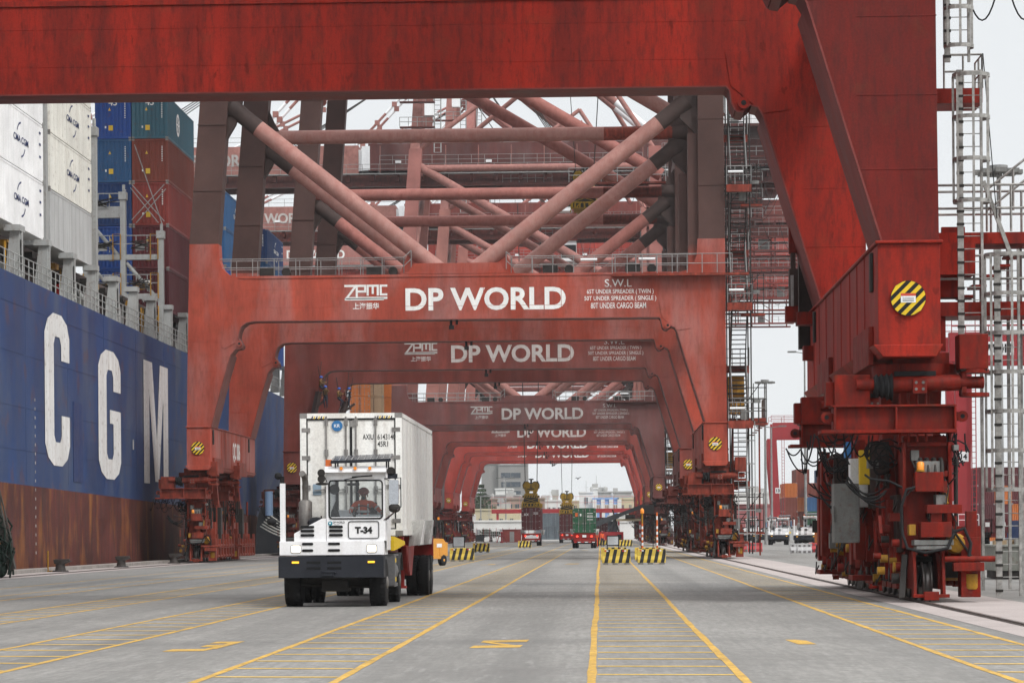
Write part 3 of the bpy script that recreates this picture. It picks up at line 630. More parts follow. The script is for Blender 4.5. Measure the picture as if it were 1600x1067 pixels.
def make_crane(label, loc):
    c = thing('gantry_crane', label, 'gantry crane', loc, 0, 'red ship-to-shore gantry cranes along the quay')
    pm = portal_mb().mesh('portal_frame', PM)
    for i, y in enumerate((0, 19.2)):
        f = put('portal_frame', pm, c, (0, y, 0), bevel=.03)
        if i == 0: part('lettering', letters_mb(), LETTER, f)
        rb = MB(); yy = .12
        rb.rail([(-15.0, yy, 17.32), (-3.2, yy, 17.32), (-2.75, yy, 17.75)], 1.05, .025, 1.25); rb.rail([(3.0, yy, 17.6), (3.3, yy, 17.32), (14.6, yy, 17.32)], 1.05, .025, 1.25)
        rb.rail([(9.4, -.55, 17.2), (16.6, -.55, 17.2)], 1.15, .025, .9); rb.box(9.4, 17.6, -.6, 0, 17.05, 17.2, 1)
        rb.rail([(-14.8, 1.35, 17.32), (-3.2, 1.35, 17.32)], 1.05, .025, 1.25); rb.rail([(3.3, 1.35, 17.32), (14.6, 1.35, 17.32)], 1.05, .025, 1.25)
        for x in (-12, -5.5, 5.2, 10.2): rb.box(x, x + .9, .5, .9, 17.3, 17.9, 2); rb.lathe([(.28, -.2), (.28, .2)], (x + 1.6, .8, 17.6), 'y', 12, 2)
        for x in (8, 11.5): rb.tube((x - .5, -.1, 18.1), (x + .5, -.1, 18.1), .09, n=6, m=3)
        part('handrail', rb, [GALV, pal0['low'], STEEL, WHITE], f)
        b = MB(); b.box(-.45, -.3, .3, .5, 14.25, 14.62, BLK); b.box(-.5, -.2, .2, .5, 14.02, 14.25, BLK); b.box(-.1, .05, .25, .4, 14.3, 14.62, BLK); part('beam_camera', b, PM, f)
        for sx in (-1, 1): part('upper_leg', upper_leg(sx, y), PM, c)
        for sx, p, m_, q in ktubes(None, y + .72):
            b = MB(); b.tube(p, m_, .5, n=24, m=TUBE); e = m_.lerp(q, .55); b.tube(m_, e, .5, n=24, m=SOO); b.tube(e, q, .5, .6, n=24, m=SOO)
            d = (q - p).normalized(); b.prism([(p.x - .2 * sx, 17.2), (p.x + 2.6 * sx, 17.3), (p.x + 2.0 * sx, 18.7)], 'y', y + .68, y + .76, PAINT)
            part('brace_tube', b, PM, c)
        b = MB(); b.tube((-14.2, y + .72, 28.5), (9.0, y + .72, 28.5), .47, n=24, m=TUBE); b.tube((9.0, y + .72, 28.5), (13.6, y + .72, 28.5), .47, n=24, m=LOW); b.tube((13.6, y + .72, 28.5), (14.8, y + .72, 28.5), .47, .6, n=24, m=SOO)
        part('cross_tube', b, PM, c)
        b = MB(); b.tube((-13.0, y + .72, 45.6), (13.6, y + .72, 29.8), .52, n=20, m=TUBE); part('diagonal_tube', b, PM, c)
        if i == 0:
            rb = MB(); rb.box(6.3, 13.9, y - .7, y + .2, 29.0, 29.15, 1); rb.rail([(6.3, y - .65, 29.15), (13.9, y - .65, 29.15)], 1.1, .03, 1.2)
            part('brace_walkway', rb, [GALV, pal0['low']], c)
    # beams between the two frames
    for sx in (-1, 1):
        b = MB(); x0 = -16.44 if sx < 0 else 14.84; x1 = x0 + 1.42
        b.box(x0, x1, -.12, 22.0, 5.72, 8.2, PAINT); b.box(x0 - .06, x1 + .06, -.2, 22.1, 8.2, 8.27, PAINT)
        b.prism([(x0 - .12, 5.9), (x1 + .06, 5.9), (x1 - .1, 5.62), (x0 + .1, 5.62)], 'y', -.17, 22.05, PAINT)
        for y in (3, 5, 7, 9.6, 12, 14.5, 17, 19): b.box(x0 - .025, x1 + .025, y, y + .04, 5.95, 8.18, PAINT)
        for y in (.9, 18.3): b.box(x1, x1 + .08, y, y + .35, 7.2, 8.1, STL); b.box(x0 - .08, x0, y, y + .35, 7.2, 8.1, STL)
        for y in (1.0, 12.5): b.box(x1, x1 + .12, y, y + 4, 5.5, 6.4, LOW); b.box(x0 - .12, x0, y, y + 4, 5.5, 6.4, LOW)
        f = part('sill_beam', b, PM, c, bevel=.03)
        part('warning_disc', disc_mb(), [DISC_Y, BLACK, WHITE, flat('notice_red', (.5, .08, .05))], f, (x0 + .68, -.14, 6.95))
        b = MB(); xx = -13.3 if sx < 0 else 15.4; b.box(xx - .6, xx + .6, TH, 19.2, 31, 32.4, LEG) if sx > 0 else None; b.box(xx - .6, xx + .6, TH, 19.2, 45.0, 46.5, LEG)
        b.tube((xx, 1.4, 36), (xx, 19.3, 45.5), .35, n=12, m=TUBE)
        if sx > 0: b.box(xx - .4, xx + .4, TH, 19.2, 15.0, 16.6, LEG)
        part('side_beam', b, PM, c)
        bm, fm, wm = bogie_mb().mesh('bogie', PM), front_gear_mb().mesh('equaliser_gear', PM), wheel_mb().mesh('rail_wheel', [mat('worn_wheel_steel', (.13, .12, .115), .38, .7, scale=3), STEEL])
        for k, y in enumerate((.55, 11.1)):
            bo = put('bogie', bm, c, (sx * 16.0, y, 0), bevel=.012)
            if sx < 0: bo.scale = (1, 1, 1)
            put('equaliser_gear', fm, bo, (0, 0, 0), bevel=.012)
            for yc in (2.4, 7.2):
                for d_ in (-1.95, -.65, .65, 1.95): put('rail_wheel', wm, bo, (0, yc + d_ - .05 * 0, .02))
            part('cable_bundle', cable_mb(k + 5 * sx), BLACK, bo); part('pipework', clutter_mb(k + 3 * sx), [pal0['low'], STEEL, CAB, YEL], bo)
            cb = MB(); cb.box(-.95, -.5, 2.0, 3.2, 1.4, 3.2, 0); cb.box(-1.0, -.95, 2.1, 3.1, 1.5, 3.1, 0); cb.tube((-.97, 2.05, 2.2), (-.97, 2.05, 2.6), .03, m=0); part('electric_cabinet', cb, CAB, bo, bevel=.015)
            cb = MB(); cb.box(-.25, .28, -.12, .3, 3.1, 3.75, 0); cb.box(-.2, .23, -.14, -.12, 3.15, 3.7, 0); cb.box(-.02, .05, -.17, -.14, 3.4, 3.47, 1)
            if not (sx > 0 and k == 0 and False): part('junction_box', cb, [CAB, BLACK], bo, (0, 0, -.5), bevel=.01)
            cb = MB(); cb.lathe([(.1, 0), (.1, .04)], (0, 0, 0), 'z', 12, 1); cb.lathe([(.085, .04), (.085, .2), (.05, .23)], (0, 0, 0), 'z', 12, 0); part('beacon', cb, [AMBER, YEL], bo, (-.17, -.18, 3.01) if k == 0 else (.3, -.2, 3.01))
    st = part('access_stair', stair_mb(), [STEEL, GALV, pal0['low'], WHITE], c, (16.3, .3, 0))
    b = MB(); b.box(.2, 1.2, 3.7, 4.9, 8.9, 11.2, 0); b.box(.15, 1.25, 3.6, 5.0, 10.1, 10.2, 1)
    for z in (9.2, 9.7, 10.6): b.box(.18, 1.22, 3.66, 3.7, z, z + .06, 1)
    b.box(.0, 2.4, 1.5, 5, 8.3, 8.55, 2); b.rail([(.1, 1.5, 8.55), (2.35, 1.5, 8.55), (2.35, 4.9, 8.55)], 1.2, .03, .4, 3)
    for i in range(6): b.box(1.4 + .16 * i, 1.7 + .16 * i, 1.6, 2.4, 7.5 + .14 * i, 7.55 + .14 * i, 2)
    for x in (.6, 1.1, 1.6): b.box(x, x + .05, .0, .05, .4, 8.3, 3)
    for z in (1.5, 2.9, 4.3, 5.7, 7.1): b.box(.6, 1.65, -.02, .03, z, z + .06, 3)
    for x in (.3, 1.9): b.box(x, x + .1, 1.0, 1.1, .2, 8.3, 2)
    part('cable_reel_cabin', b, [YEL, STEEL, pal0['low'], GALV], st)
    b = MB()
    for i in range(0, 14, 2):
        z = 1.6 + 3.55 * i * .93; r_ = (i % 3) * .12
        for x in (1.55, 1.85, 2.1 + r_): b.box(x, x + .05, .3, .35, z, z + 2.4, 0)
        for k in range(4): b.box(-.02, 2.15 + r_, .28, .34, z + .7 * k, z + .7 * k + .05, 0)
        b.box(.9, 2.2 + r_, .2, 1.2, z - .12, z, 1); b.box(1.6, 2.0, .1, .3, z + 1.2, z + 1.4, 2); b.bar((.2, .25, z), (2.0, .25, z + 2.4), .05, .05, 0)
        b.box(.3 + .25 * (i % 4), .7 + .25 * (i % 4), .15, .5, z + .2, z + .8, 1 if i % 2 else 2)
    part('lattice_guard', b, [STEEL, pal0['low'], CAB], st)
    bo = part('boom', boom_mb(), [pal0['tube'], pal0['low'], STEEL, pal0['low'], pal0['paint'], GALV, BLACK, LETTER, SOOTY, CAB, YEL, DISC_Y, AMBER, WHITE], c)
    b = MB(); b.box(31, 46, 7.6, 13.2, 45.9, 49.2, 0); b.box(31, 46, 7.1, 7.9, 43.9, 44.5, 1); b.box(31, 46, 7.7, 13.2, 44.5, 45.6, 1); b.rail([(31, 6.4, 45.4), (45, 6.4, 45.4)], 1.1, .03, 2, 2); part('girder_end', b, [pal0['paint'], pal0['low'], GALV], c)
    lb = MB(); lb.text('DP WORLD', (-37.6, 7.53, 47.3), UX, UZ, 1.5, 9.5, .03); part('lettering', lb, LETTER, bo)
    part('machinery_house', house_mb(), [WHITE, pal0['low'], GALV, CAB, BLACK], c, (12, 0, 0))
    part('trolley', hoist_trolley_mb(), [pal0['low'], WHITE, BLACK, GALV], c)
    part('backreach_platform', backreach_mb(), [pal0['low'], GALV, CAB, BLACK], c); part('backreach_platform', backreach_mb(), [pal0['low'], GALV, CAB, BLACK], c, (15.5, 0, 0))
    # mast head, stays
    for y in (.7, 19.9):
        b = MB(); b.tube((-13.2, y, 45.2), (15.2, y, 45.2), .4, n=14, m=TUBE); part('cross_tube', b, PM, c)
        b = MB(); b.tube((-13.4, y, 47), (6.0, y + (4 if y < 5 else -4), 62), .3, n=10, m=TUBE); b.tube((6.0, y + (4 if y < 5 else -4), 62), (15.4, y, 47), .3, n=10, m=TUBE); part('upper_brace', b, PM, c)
    for k in range(4):
        b = MB(); b.tube((-12, 9.2 + .8 * k, 73), (3.5 + .3 * k, 9.2 + .8 * k, 49.2), .06, n=4); part('boom_hoist_rope', b, STEEL, c)
        b = MB(); b.tube((-12, 9.2 + .8 * k, 73.2), (-48 - k, 9.2 + .8 * k, 49.2), .06, n=4); part('boom_hoist_rope', b, STEEL, c)
    b = MB()
    for y in (1.0, 19.6): b.bar((-13.1, y, 47.4), (-11.8, 10.4 + (y - 10.4) * .35, 73), 1.2, 1.2, TUBE)
    b.box(-13, -11, 6.6, 14.2, 72, 74, TUBE); b.box(-14.5, -9.5, 5.8, 15, 74, 74.2, LOW); b.rail([(-14.5, 5.9, 74.2), (-9.5, 5.9, 74.2)], 1.1, .04, 1, GAL)
    for z in (50, 53, 56.5, 60, 63.5): b.box(-15.0, -10.8, .0, .9, z, z + .15, LOW); b.rail([(-15.0, .05, z + .15), (-10.8, .05, z + .15)], 1.1, .04, 1, GAL); b.box(-12, -10.9, -.3, .7, z - 1.6, z - .2, WHT)
    b.tube((-10.9, 0, 47), (-10.9, 3, 70), .08, n=5, m=GAL); b.tube((-10.1, 0, 47), (-10.1, 3, 70), .08, n=5, m=GAL)
    for i in range(40): b.tube((-10.9, 3 * i / 40, 47 + 23 * i / 40), (-10.1, 3 * i / 40, 47 + 23 * i / 40), .04, n=4, m=GAL)
    part('mast_head', b, PM, c)
    for y in (8.2, 12.6):
        for xe in (-34.5, -62):
            b = MB(); p = Vector((xe, y, 49)); q = Vector((-12, y, 73)); k = 9
            for i in range(k): b.tube(p.lerp(q, i / k), p.lerp(q, (i + 1) / k), .2, n=6, m=(TUBE, WHT)[i % 2]); b.cbox(p.lerp(q, (i + .5) / k), .7, .5, .7, TUBE)
            part('forestay', b, PM, c)
        b = MB(); p = Vector((16.5, y, 49.2)); q = Vector((-12, y, 73)); e = p.lerp(q, .2)
        b.tube(p, e, .42, n=12, m=WHT); b.tube(e, q, .48, n=12, m=TUBE); part('backstay', b, PM, c)
    return c
Y_CR = [64.6, 170, 222, 335, 398, 451, 507]
proto = make_crane('faded red gantry crane with large fully legible beam letters and QC 006 on its sill', (CXC, Y_CR[1], 0))
# side number of the second crane
lb = MB(); lb.text('QC 006', (-16.44 + 1.425, 12.2, 6.98), UY, UZ, 1.3, 3.6, .03)
sill_l = [o for o in proto.children if o.name.startswith('sill_beam')][0]; 
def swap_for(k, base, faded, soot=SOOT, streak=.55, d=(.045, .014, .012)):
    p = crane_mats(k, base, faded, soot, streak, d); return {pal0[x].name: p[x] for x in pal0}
# ---------------- the seven cranes
part('lettering', lb, LETTER, sill_l)
CL = {0: 'nearest and largest deep red gantry crane, with caged ladders and grey trackside cabinets',
      2: 'brownish red gantry crane standing directly behind the QC 006 crane, riggers hanging at its leg',
      3: 'weathered maroon gantry crane, grimy, fourth along the quay, behind the crane with the hanging riggers',
      4: 'red gantry crane fifth along the quay, half hidden behind the weathered maroon crane',
      5: 'bright red gantry crane sixth along the quay, second from the far end of the row',
      6: 'farthest red gantry crane, its beam framing the sky above the distant buildings'}
PALS = {0: ((.33, .021, .010), (.25, .03, .022), (.33, .021, .010), .9, (.045, .012, .011)), 2: ((.19, .044, .034), (.32, .13, .11), SOOT, .75, (.05, .02, .018)), 3: ((.125, .040, .036), (.30, .14, .12), (.27, .11, .095), .85, (.05, .032, .03)),
        4: ((.19, .043, .035), (.30, .14, .12), (.28, .12, .10), .65, (.05, .02, .016)), 5: ((.34, .045, .033), (.34, .15, .13), (.30, .12, .10), .45, (.08, .02, .016)), 6: ((.31, .045, .034), (.34, .15, .13), (.30, .12, .10), .45, (.08, .02, .016))}
cranes = {1: proto}
for ch in list(proto.children):
    if ch.name.startswith('backreach_platform') and ch.location.x > 1: B2 = ch
DIM = {2: mat('letter_grey_soiled', (.46, .43, .41), .6, var=.15, scale=.8, streak=.5, dirt=(.25, .15, .13)), 3: mat('letter_grey_sooted', (.34, .325, .31), .6, var=.2, scale=.8, streak=.5, dirt=(.15, .1, .09)), 4: mat('letter_grey_soiled', (.46, .43, .41))}
for k, p in PALS.items():
    cranes[k] = clone(proto, CL[k], (CXC + (.12 if k == 0 else 0), Y_CR[k], 0), swap=swap_for('%s' % ('front', '', 'brown', 'maroon', 'dull', 'bright', 'far')[k], *p))
    if k < 4:
        for ch in list(cranes[k].children):
            if ch.name.startswith('girder_end') or (ch.name.startswith('backreach_platform') and ch.location.x > 1): bpy.data.objects.remove(ch)
    if k in DIM:
        for ch in cranes[k].children:
            for g in ch.children:
                if g.name.startswith('lettering'): g.material_slots[0].link = 'OBJECT'; g.material_slots[0].material = DIM[k]
    for ch in list(cranes[k].children):
        if ch.name.startswith('sill_beam'):
            for g in list(ch.children):
                if g.name.startswith('lettering'): bpy.data.objects.remove(g)
bpy.data.objects.remove(B2)
bpy.data.objects.remove([ch for ch in proto.children if ch.name.startswith('girder_end')][0])
# ---------------- what only the nearest crane shows: caged ladders, platforms, cabinets
fc = cranes[0]; FO = Vector(fc.location)
GRIMY = mat('crane_paint_front_grimy', (.17, .015, .011), .6, var=.35, scale=.3, streak=.9, dirt=(.04, .014, .013), sv=.05, speck=.5, lo=.36, dirt2=(.20, .045, .04), rust=.2, bump=.2)
for ch in list(fc.children):
    if ch.name.startswith('access_stair'):
        for g in list(ch.children): bpy.data.objects.remove(g)
        bpy.data.objects.remove(ch)
    elif ch.name.startswith('bogie'):
        for g in list(ch.children):
            if g.name.startswith('electric_cabinet'): bpy.data.objects.remove(g)
    elif ch.name.startswith('portal_frame') and ch.location.y < 10:
        for g in list(ch.children):
            if g.name.startswith('beam_camera'): bpy.data.objects.remove(g)
        for sl in ch.material_slots:
            if sl.material.name == 'crane_paint_front': sl.material = GRIMY
    elif ch.name.startswith('portal_frame'):
        ch.location.y -= 1.75
        for g in list(ch.children): bpy.data.objects.remove(g)
b = MB(); b.box(-14.43, 14.6, 17.43, 18.86, 17.28, 19.6, 0); part('beam_head', b, [crane_mats('front', *PALS[0])['paint']], fc)
LD = mat('weathered_galvanised_ladder', (.30, .295, .28), .7, .1, var=.4, scale=5, rust=.25)
frontp = crane_mats('front', *PALS[0])
def cage(x, y, z0, z1, r, zl0=None, m=0):
    b = MB(); zl0 = z0 if zl0 is None else zl0
    for dx, wd_ in ((-.26, .065 if z0 > 12 else .07), (.24, .03)): b.box(x + dx - wd_, x + dx + wd_, y - .04, y + .04, zl0, z1 + .15, 0)
    for q in range(int((z1 - zl0) / .3)): b.box(x - .26 - .085, x - .26 + .085, y - .05, y + .02, zl0 + .3 * q + .1, zl0 + .3 * q + .16, 1)
    k = int((z1 - zl0) / .3)
    for i in range(k): b.tube((x - .24, y, zl0 + .3 * i + .15), (x + .24, y, zl0 + .3 * i + .15), .012, n=5)
    hoops = [z0 + (z1 - z0) * i / max(1, round((z1 - z0) / .95)) for i in range(max(1, round((z1 - z0) / .95)) + 1)]
    def hp(t): return (x + r * math.sin(t), y - r * .2 - r * 1.5 * math.cos(t) * .6)
    for z in hoops:
        pts = [hp(-2.4 + 4.8 * i / 14) for i in range(15)]
        for (a, c), (d, e) in zip(pts, pts[1:]): b.bar((a, c, z), (d, e, z), .02, .09)
    for i in range(5):
        a, c = hp(-1.9 + 3.8 * i / 4); b.box(a - .028, a + .028, c - .012, c + .012, z0, z1)
    return b
for (x, y, z0, z1, r, zl) in ((8.45, 66.2, 12.95, 16.5, .34, 12.6), (8.75, 66.4, 9.35, 12.3, .43, 5.4), (9.62, 66.6, 2.6, 8.1, .56, .1)):
    b = cage(x - FO.x, y - FO.y, z0, z1, r, zl); part('caged_ladder', b, [LD, STEEL], fc)
b = MB(); o = -FO
def bx(x0, x1, y0, y1, z0, z1, m=0): b.box(x0 - FO.x, x1 - FO.x, y0 - FO.y, y1 - FO.y, z0, z1, m)
bx(7.9, 9.1, 66.9, 68.2, 11.75, 12.1); part('landing_platform', b, frontp['paint'], fc); b = MB(); bx(7.9, 12.5, 67.2, 68.6, 8.45, 8.72); bx(7.9, 8.9, 66.9, 68.2, 7.7, 8.45); bx(7.9, 8.6, 67.3, 68, 7.2, 7.7); part('landing_platform', b, frontp['paint'], fc); b = MB(); bx(7.9, 12.5, 66.9, 68.4, 6.72, 7.05); bx(8.05, 8.2, 67, 67.2, 5.9, 6.72); bx(8.2, 8.75, 67.6, 67.8, 7.9, 8.9)
for i in range(5): bx(8.6 + .28 * i, 8.95 + .28 * i, 67.4, 68.3, 7.2 + .24 * i, 7.26 + .24 * i)
part('landing_platform', b, frontp['paint'], fc)
b = MB()
for z in (7.05, 8.72): b.rail([(8.0 - FO.x, 67.0 - FO.y, z), (12.4 - FO.x, 67.0 - FO.y, z)], 1.1, .03, .9)
b.rail([(8.0 - FO.x, 68.3 - FO.y, 8.72), (12.4 - FO.x, 68.3 - FO.y, 8.72)], 1.1, .03, .75); b.rail([(8.2 - FO.x, 66.95 - FO.y, 12.1), (9.1 - FO.x, 66.95 - FO.y, 12.1), (9.1 - FO.x, 68.2 - FO.y, 12.1)], .8, .025, .5)
b.rail([(9.3 - FO.x, 67.8 - FO.y, 8.8), (11.2 - FO.x, 67.8 - FO.y, 10.3)], 1.0, .03, .4)
b.bar((9.1 - FO.x, 66.9 - FO.y, 9.9), (9.75 - FO.x, 66.9 - FO.y, 8.1), .09, .09)
for x in (9.2, 9.85, 10.15): b.box(x - FO.x, x + .07 - FO.x, 68.4 - FO.y, 68.5 - FO.y, .2, 8.5)
part('platform_rail', b, LD, fc)
b = MB()
for k in range(4): b.sag((9.1 - FO.x + 1.05 * k, 70 - FO.y, 15.2), (9.95 - FO.x + 1.05 * k, 70 - FO.y, 15.2), .95, .022, 5, 10); 
b.sag((9.1 - FO.x, 66.8 - FO.y, 12.9), (9.4 - FO.x, 66.8 - FO.y, 9), 0, .012, 4, 4)
part('festoon_cable', b, BLACK, fc)
b = MB()   # the box that hangs from the far leg, cable tray beside it
def fp(x0, x1, y0, y1, Y, d, m):
    a, c = P(x0, y1, Y), P(x1, y0, Y); b.box(a.x - FO.x, c.x - FO.x, Y - FO.y, Y + d - FO.y, a.z, c.z, m)
fp(1249, 1272, 330, 545, 85.2, .5, 1); fp(1246, 1272, 487, 507, 83.6, .8, 0); fp(1234, 1247, 420, 480, 84.2, .5, 2); fp(1228, 1247, 478, 503, 84, .5, 0); fp(1256, 1272, 540, 562, 84, .6, 0); fp(1236, 1243, 395, 420, 84.2, .3, 2)
fp(1233, 1244, 340, 396, 84.3, .35, 0); fp(1236, 1240, 430, 478, 83.9, .1, 3)
part('hanging_brake', b, [frontp['low'], STEEL, SOOTY, GALV], fc)
b = MB(); fp(1304, 1342, 755, 848, 67.6, .8, 0); fp(1340, 1343, 760, 846, 67.55, .05, 0); fp(1302, 1304, 790, 815, 67.5, .1, 0); fp(1329, 1358, 716, 792, 68.6, .5, 2); fp(1343, 1359.5, 703, 757, 68.0, .25, 1); fp(1320, 1330, 690, 715, 68, .3, 3)
part('trackside_cabinet', b, [CAB, DISC_Y, WHITE, flat('blue_filter', (.05, .18, .42))], fc, bevel=.012)
# ================================================================== CONTAINERS
CL_, CW_ = 12.19, 2.44
def cont_body(H, flat_side, L=CL_, front='corr'):
    b = MB(); w = CW_ / 2; l = L
    for x in (-w, w - .15):
        for y in (0, l - .15): b.box(x, x + .15, y, y + .15, 0, H, 0)
    for x in (-w, w - .1): b.box(x, x + .1, .15, l - .15, 0, .16, 0); b.box(x, x + .1, .15, l - .15, H - .1, H, 0)
    for y in (0, l - .1): b.box(-w + .15, w - .15, y, y + .1, 0, .15, 0); b.box(-w + .15, w - .15, y, y + .1, H - .12, H, 0)
    for x in (-w - .004, w - .17):
        for y in (-.004, l - .175):
            for z in (-.003, H - .117): b.box(x, x + .174, y, y + .178, z, z + .12, 1)
    b.box(-w + .1, w - .1, .1, l - .1, H - .06, H - .03, 0); b.box(-w + .1, w - .1, .1, l - .1, .05, .12, 0)
    def corr(n, ln, dep):
        pts = []; p = ln / n
        for i in range(n): pts += [(i * p, 0), (i * p + p * .3, 0), (i * p + p * .5, dep), (i * p + p * .8, dep)]
        return pts + [(ln, 0)]
    for sx in (-1, 1):
        if flat_side:
            b.box(sx * (w - .03) - .012, sx * (w - .03) + .012, .15, l - .15, .16, H - .1, 0)
            for k in range(1, 10): y = l * k / 10; b.box(sx * (w - .012) - .004, sx * (w - .012) + .004, y, y + .02, .16, H - .1, 0)
        else:
            q = corr(max(6, round((l - .3) / .33)), l - .3, .05); vs = []
            for y, d in q: vs += [(sx * (w - .015 - d), .15 + y, .16), (sx * (w - .015 - d), .15 + y, H - .1)]
            b.add(vs, [(2 * i, 2 * i + 2, 2 * i + 3, 2 * i + 1) for i in range(len(q) - 1)], 0)
    for y0, s_ in ((.02, 1), (l - .02, -1)):
        if s_ > 0 and front == 'door': continue
        q = corr(8, CW_ - .3, .05 * s_); vs = []
        for x, d in q: vs += [(-w + .15 + x, y0 + d, .15), (-w + .15 + x, y0 + d, H - .12)]
        b.add(vs, [(2 * i, 2 * i + 2, 2 * i + 3, 2 * i + 1) for i in range(len(q) - 1)], 0)
    return b
def door_leaf(H, sx, flat_=False):
    b = MB(); w = CW_ / 2 - .16; x0, x1 = (-w, -.01) if sx < 0 else (.01, w)
    b.box(x0, x1, .03, .09, .16, H - .13, 0); b.box(x0 + .0, x0 + .02, .015, .03, .18, H - .15, 1); b.box(x1 - .02, x1, .015, .03, .18, H - .15, 1)
    if not flat_:
        for k in range(5): z = .3 + k * (H - .6) / 5; b.box(x0 + .08, x1 - .08, .045, .055, z, z + (H - .6) / 5 - .12, 0) ; b.box(x0 + .05, x1 - .05, .018, .03, z + (H - .6) / 5 - .1, z + (H - .6) / 5 - .04, 0)
    return b
def rods(H, sx):
    b = MB()
    for x in (.12, .59):
        b.tube((sx * x, -.005, .1), (sx * x, -.005, H - .08), .02, n=6)
        for z in (.12, H * .35, H * .65, H - .3): b.box(sx * x - .045, sx * x + .045, -.012, .03, z, z + .16)
        b.bar((sx * x, -.03, H * .38), (sx * x + sx * .3, -.03, H * .37), .03)
    for z in (.3, H * .38, H * .62, H - .45): b.box(min(sx * .98, sx * 1.18), max(sx * .98, sx * 1.18), -.008, .03, z, z + .1)
    return b
_CM = {}
def cm(key, f):
    if key not in _CM: _CM[key] = f()
    return _CM[key]
FIT = mat('container_fitting_grey', (.22, .21, .2), .6, .1, var=.3, scale=4)
P0 = mat('container_placeholder_paint', (.5, .5, .5))
def container(label, loc, paint, H=2.89, kind='corr', end='front', L=CL_, group=None, rz=0., rod=True):
    t = thing('shipping_container', label, 'container', loc, rz, group)
    def slot(o, *ms):
        for i, m in enumerate(ms): o.material_slots[i].link = 'OBJECT'; o.material_slots[i].material = m
    o = put('body', cm(('b', H, kind, end, L), lambda: cont_body(H, kind == 'flat', L, end).mesh('body', [P0, FIT])), t); slot(o, paint, FIT)
    if end == 'door':
        for sx in (-1, 1):
            d = put('door', cm(('d', H, sx, kind), lambda: door_leaf(H, sx, kind == 'flat').mesh('door', [P0, BLACK])), t); slot(d, paint, BLACK)
            if rod: put('lock_rod', cm(('r', H, sx), lambda: rods(H, sx).mesh('lock_rod', [FIT])), d)
    return t
def cpaint(name, col, streak=.35, rust=.25, dirt=None): return mat(name, col, .55, var=.12, scale=.5, streak=streak, dirt=dirt or tuple(v * .35 + .01 for v in col), rust=rust)
CW1 = cpaint('container_white', (.80, .80, .80), .12, .0, (.4, .37, .32)); CW2 = cpaint('container_offwhite', (.70, .69, .63), .35, .25, (.36, .31, .24)); CGR = cpaint('container_pale_grey', (.44, .445, .44), .35, .05)
CBL = cpaint('container_bright_blue', (.025, .07, .26)); CB2 = cpaint('container_blue', (.03, .09, .20)); CB3 = cpaint('container_navy', (.02, .045, .13)); CTL = cpaint('container_teal', (.05, .12, .16)); CTG = cpaint('container_grey_teal', (.07, .10, .11))
CBR = cpaint('container_red_brown', (.17, .045, .032)); CRD = cpaint('container_red', (.22, .042, .035)); CMR = cpaint('container_maroon', (.10, .022, .026)); CDM = cpaint('container_dark_maroon', (.075, .018, .022)); COR = cpaint('container_orange', (.45, .13, .03)); CGN = cpaint('container_green', (.03, .10, .055)); CTN = cpaint('container_tan', (.34, .24, .15))
LBLUE = flat('logo_navy', (.03, .045, .13)); DECALW = flat('decal_white', (.7, .7, .68)); DECALY = flat('decal_yellow', (.6, .4, .05))
def side_logo(t, H, s=.82, mats=LBLUE, small=True):
    b = MB(); x = CW_ / 2 + .004; o = (x, 6.4, H * .52)
    b.text('CMA CGM', (x, 6.6, H * .5), UY, UZ, .42 * s, 4.4 * s, .02)
    for sg in (1, -1):
        pts = [(math.cos(R(a)), math.sin(R(a))) for a in range(26, 90, 6)]
        outer = [(sg * (.1 - 1.45 * c) * s, sg * (1.08 * q) * s) for c, q in pts]; inner = [(sg * (-1.2 * c ** 1.05) * s, sg * (.94 * q + .02) * s) for c, q in reversed(pts)]
        b.poly2([(u, v) for u, v in outer + inner], (x, 6.6, H * .5), UY, UZ)
    for z in (H * .82, H * .62, H * .4): b.box(x - .002, x + .001, 11.2, 11.6, z, z + .12, 0)
    part('lettering', b, mats, t)
def end_marks(t, H, num='45', m=DECALW):
    b = MB()
    if num: b.text(num, (0, -.006, H - .46), UX, UZ, .40, .58, .02, 0)
    for k in range(9): b.box(.78, .86, -.008, -.004, H - .55 - .12 * k, H - .49 - .12 * k, 0)
    b.poly2([(-.32, .98), (-.14, .98), (-.23, 1.2)], (0, -.006, .9), UX, UZ, 1); b.box(-.3, .0, -.008, -.004, .55, .9, 1); b.box(-.55, -.45, -.008, -.004, .7, .85, 0)
    part('marking', b, [m, DECALY], t)
# ================================================================== CONTAINER SHIP
HX = -28.3
ship = thing('container_ship', 'huge blue hulled container ship with tall white C G M letters and rusty red bottom', 'ship', (HX, 150, 0))
HULLB = mat('hull_blue_paint', (.020, .050, .145), .55, var=.35, scale=.12, streak=.55, dirt=(.05, .056, .08), sv=.12, dirt2=(.075, .095, .14), fine=.08, rust=.3, speck=.25)
HULLR = mat('hull_antifouling', (.10, .030, .025), .7, var=.5, scale=.3, streak=.85, dirt=(.035, .024, .022), sv=.16, dirt2=(.30, .115, .028), fine=.1, lo=.46, rust=.5, speck=.35)
DECKG = mat('ship_deck_grey', (.33, .34, .335), .55, var=.12, scale=.8, streak=.35, dirt=(.16, .11, .08), rust=.25)
def zb(Y): return 5.63 - .0103 * Y
def inset(Y, z):
    t = max(0, Y - 262) / 66.; tw = max(0, Y - 232) / 70.
    f = min(1, max(0, z / 9.)) ** .6; dk = 25 * t ** 2.2; wl = 25 * min(1.2, tw) ** 1.1
    return min(25.3, dk * f + wl * (1 - f))
Ys = [-60, 0, 60, 100, 120, 140, 160, 180, 200, 214, 222, 230, 238, 246, 254, 262, 272, 282, 292, 302, 312, 322, 328]
b = MB(); rows = []
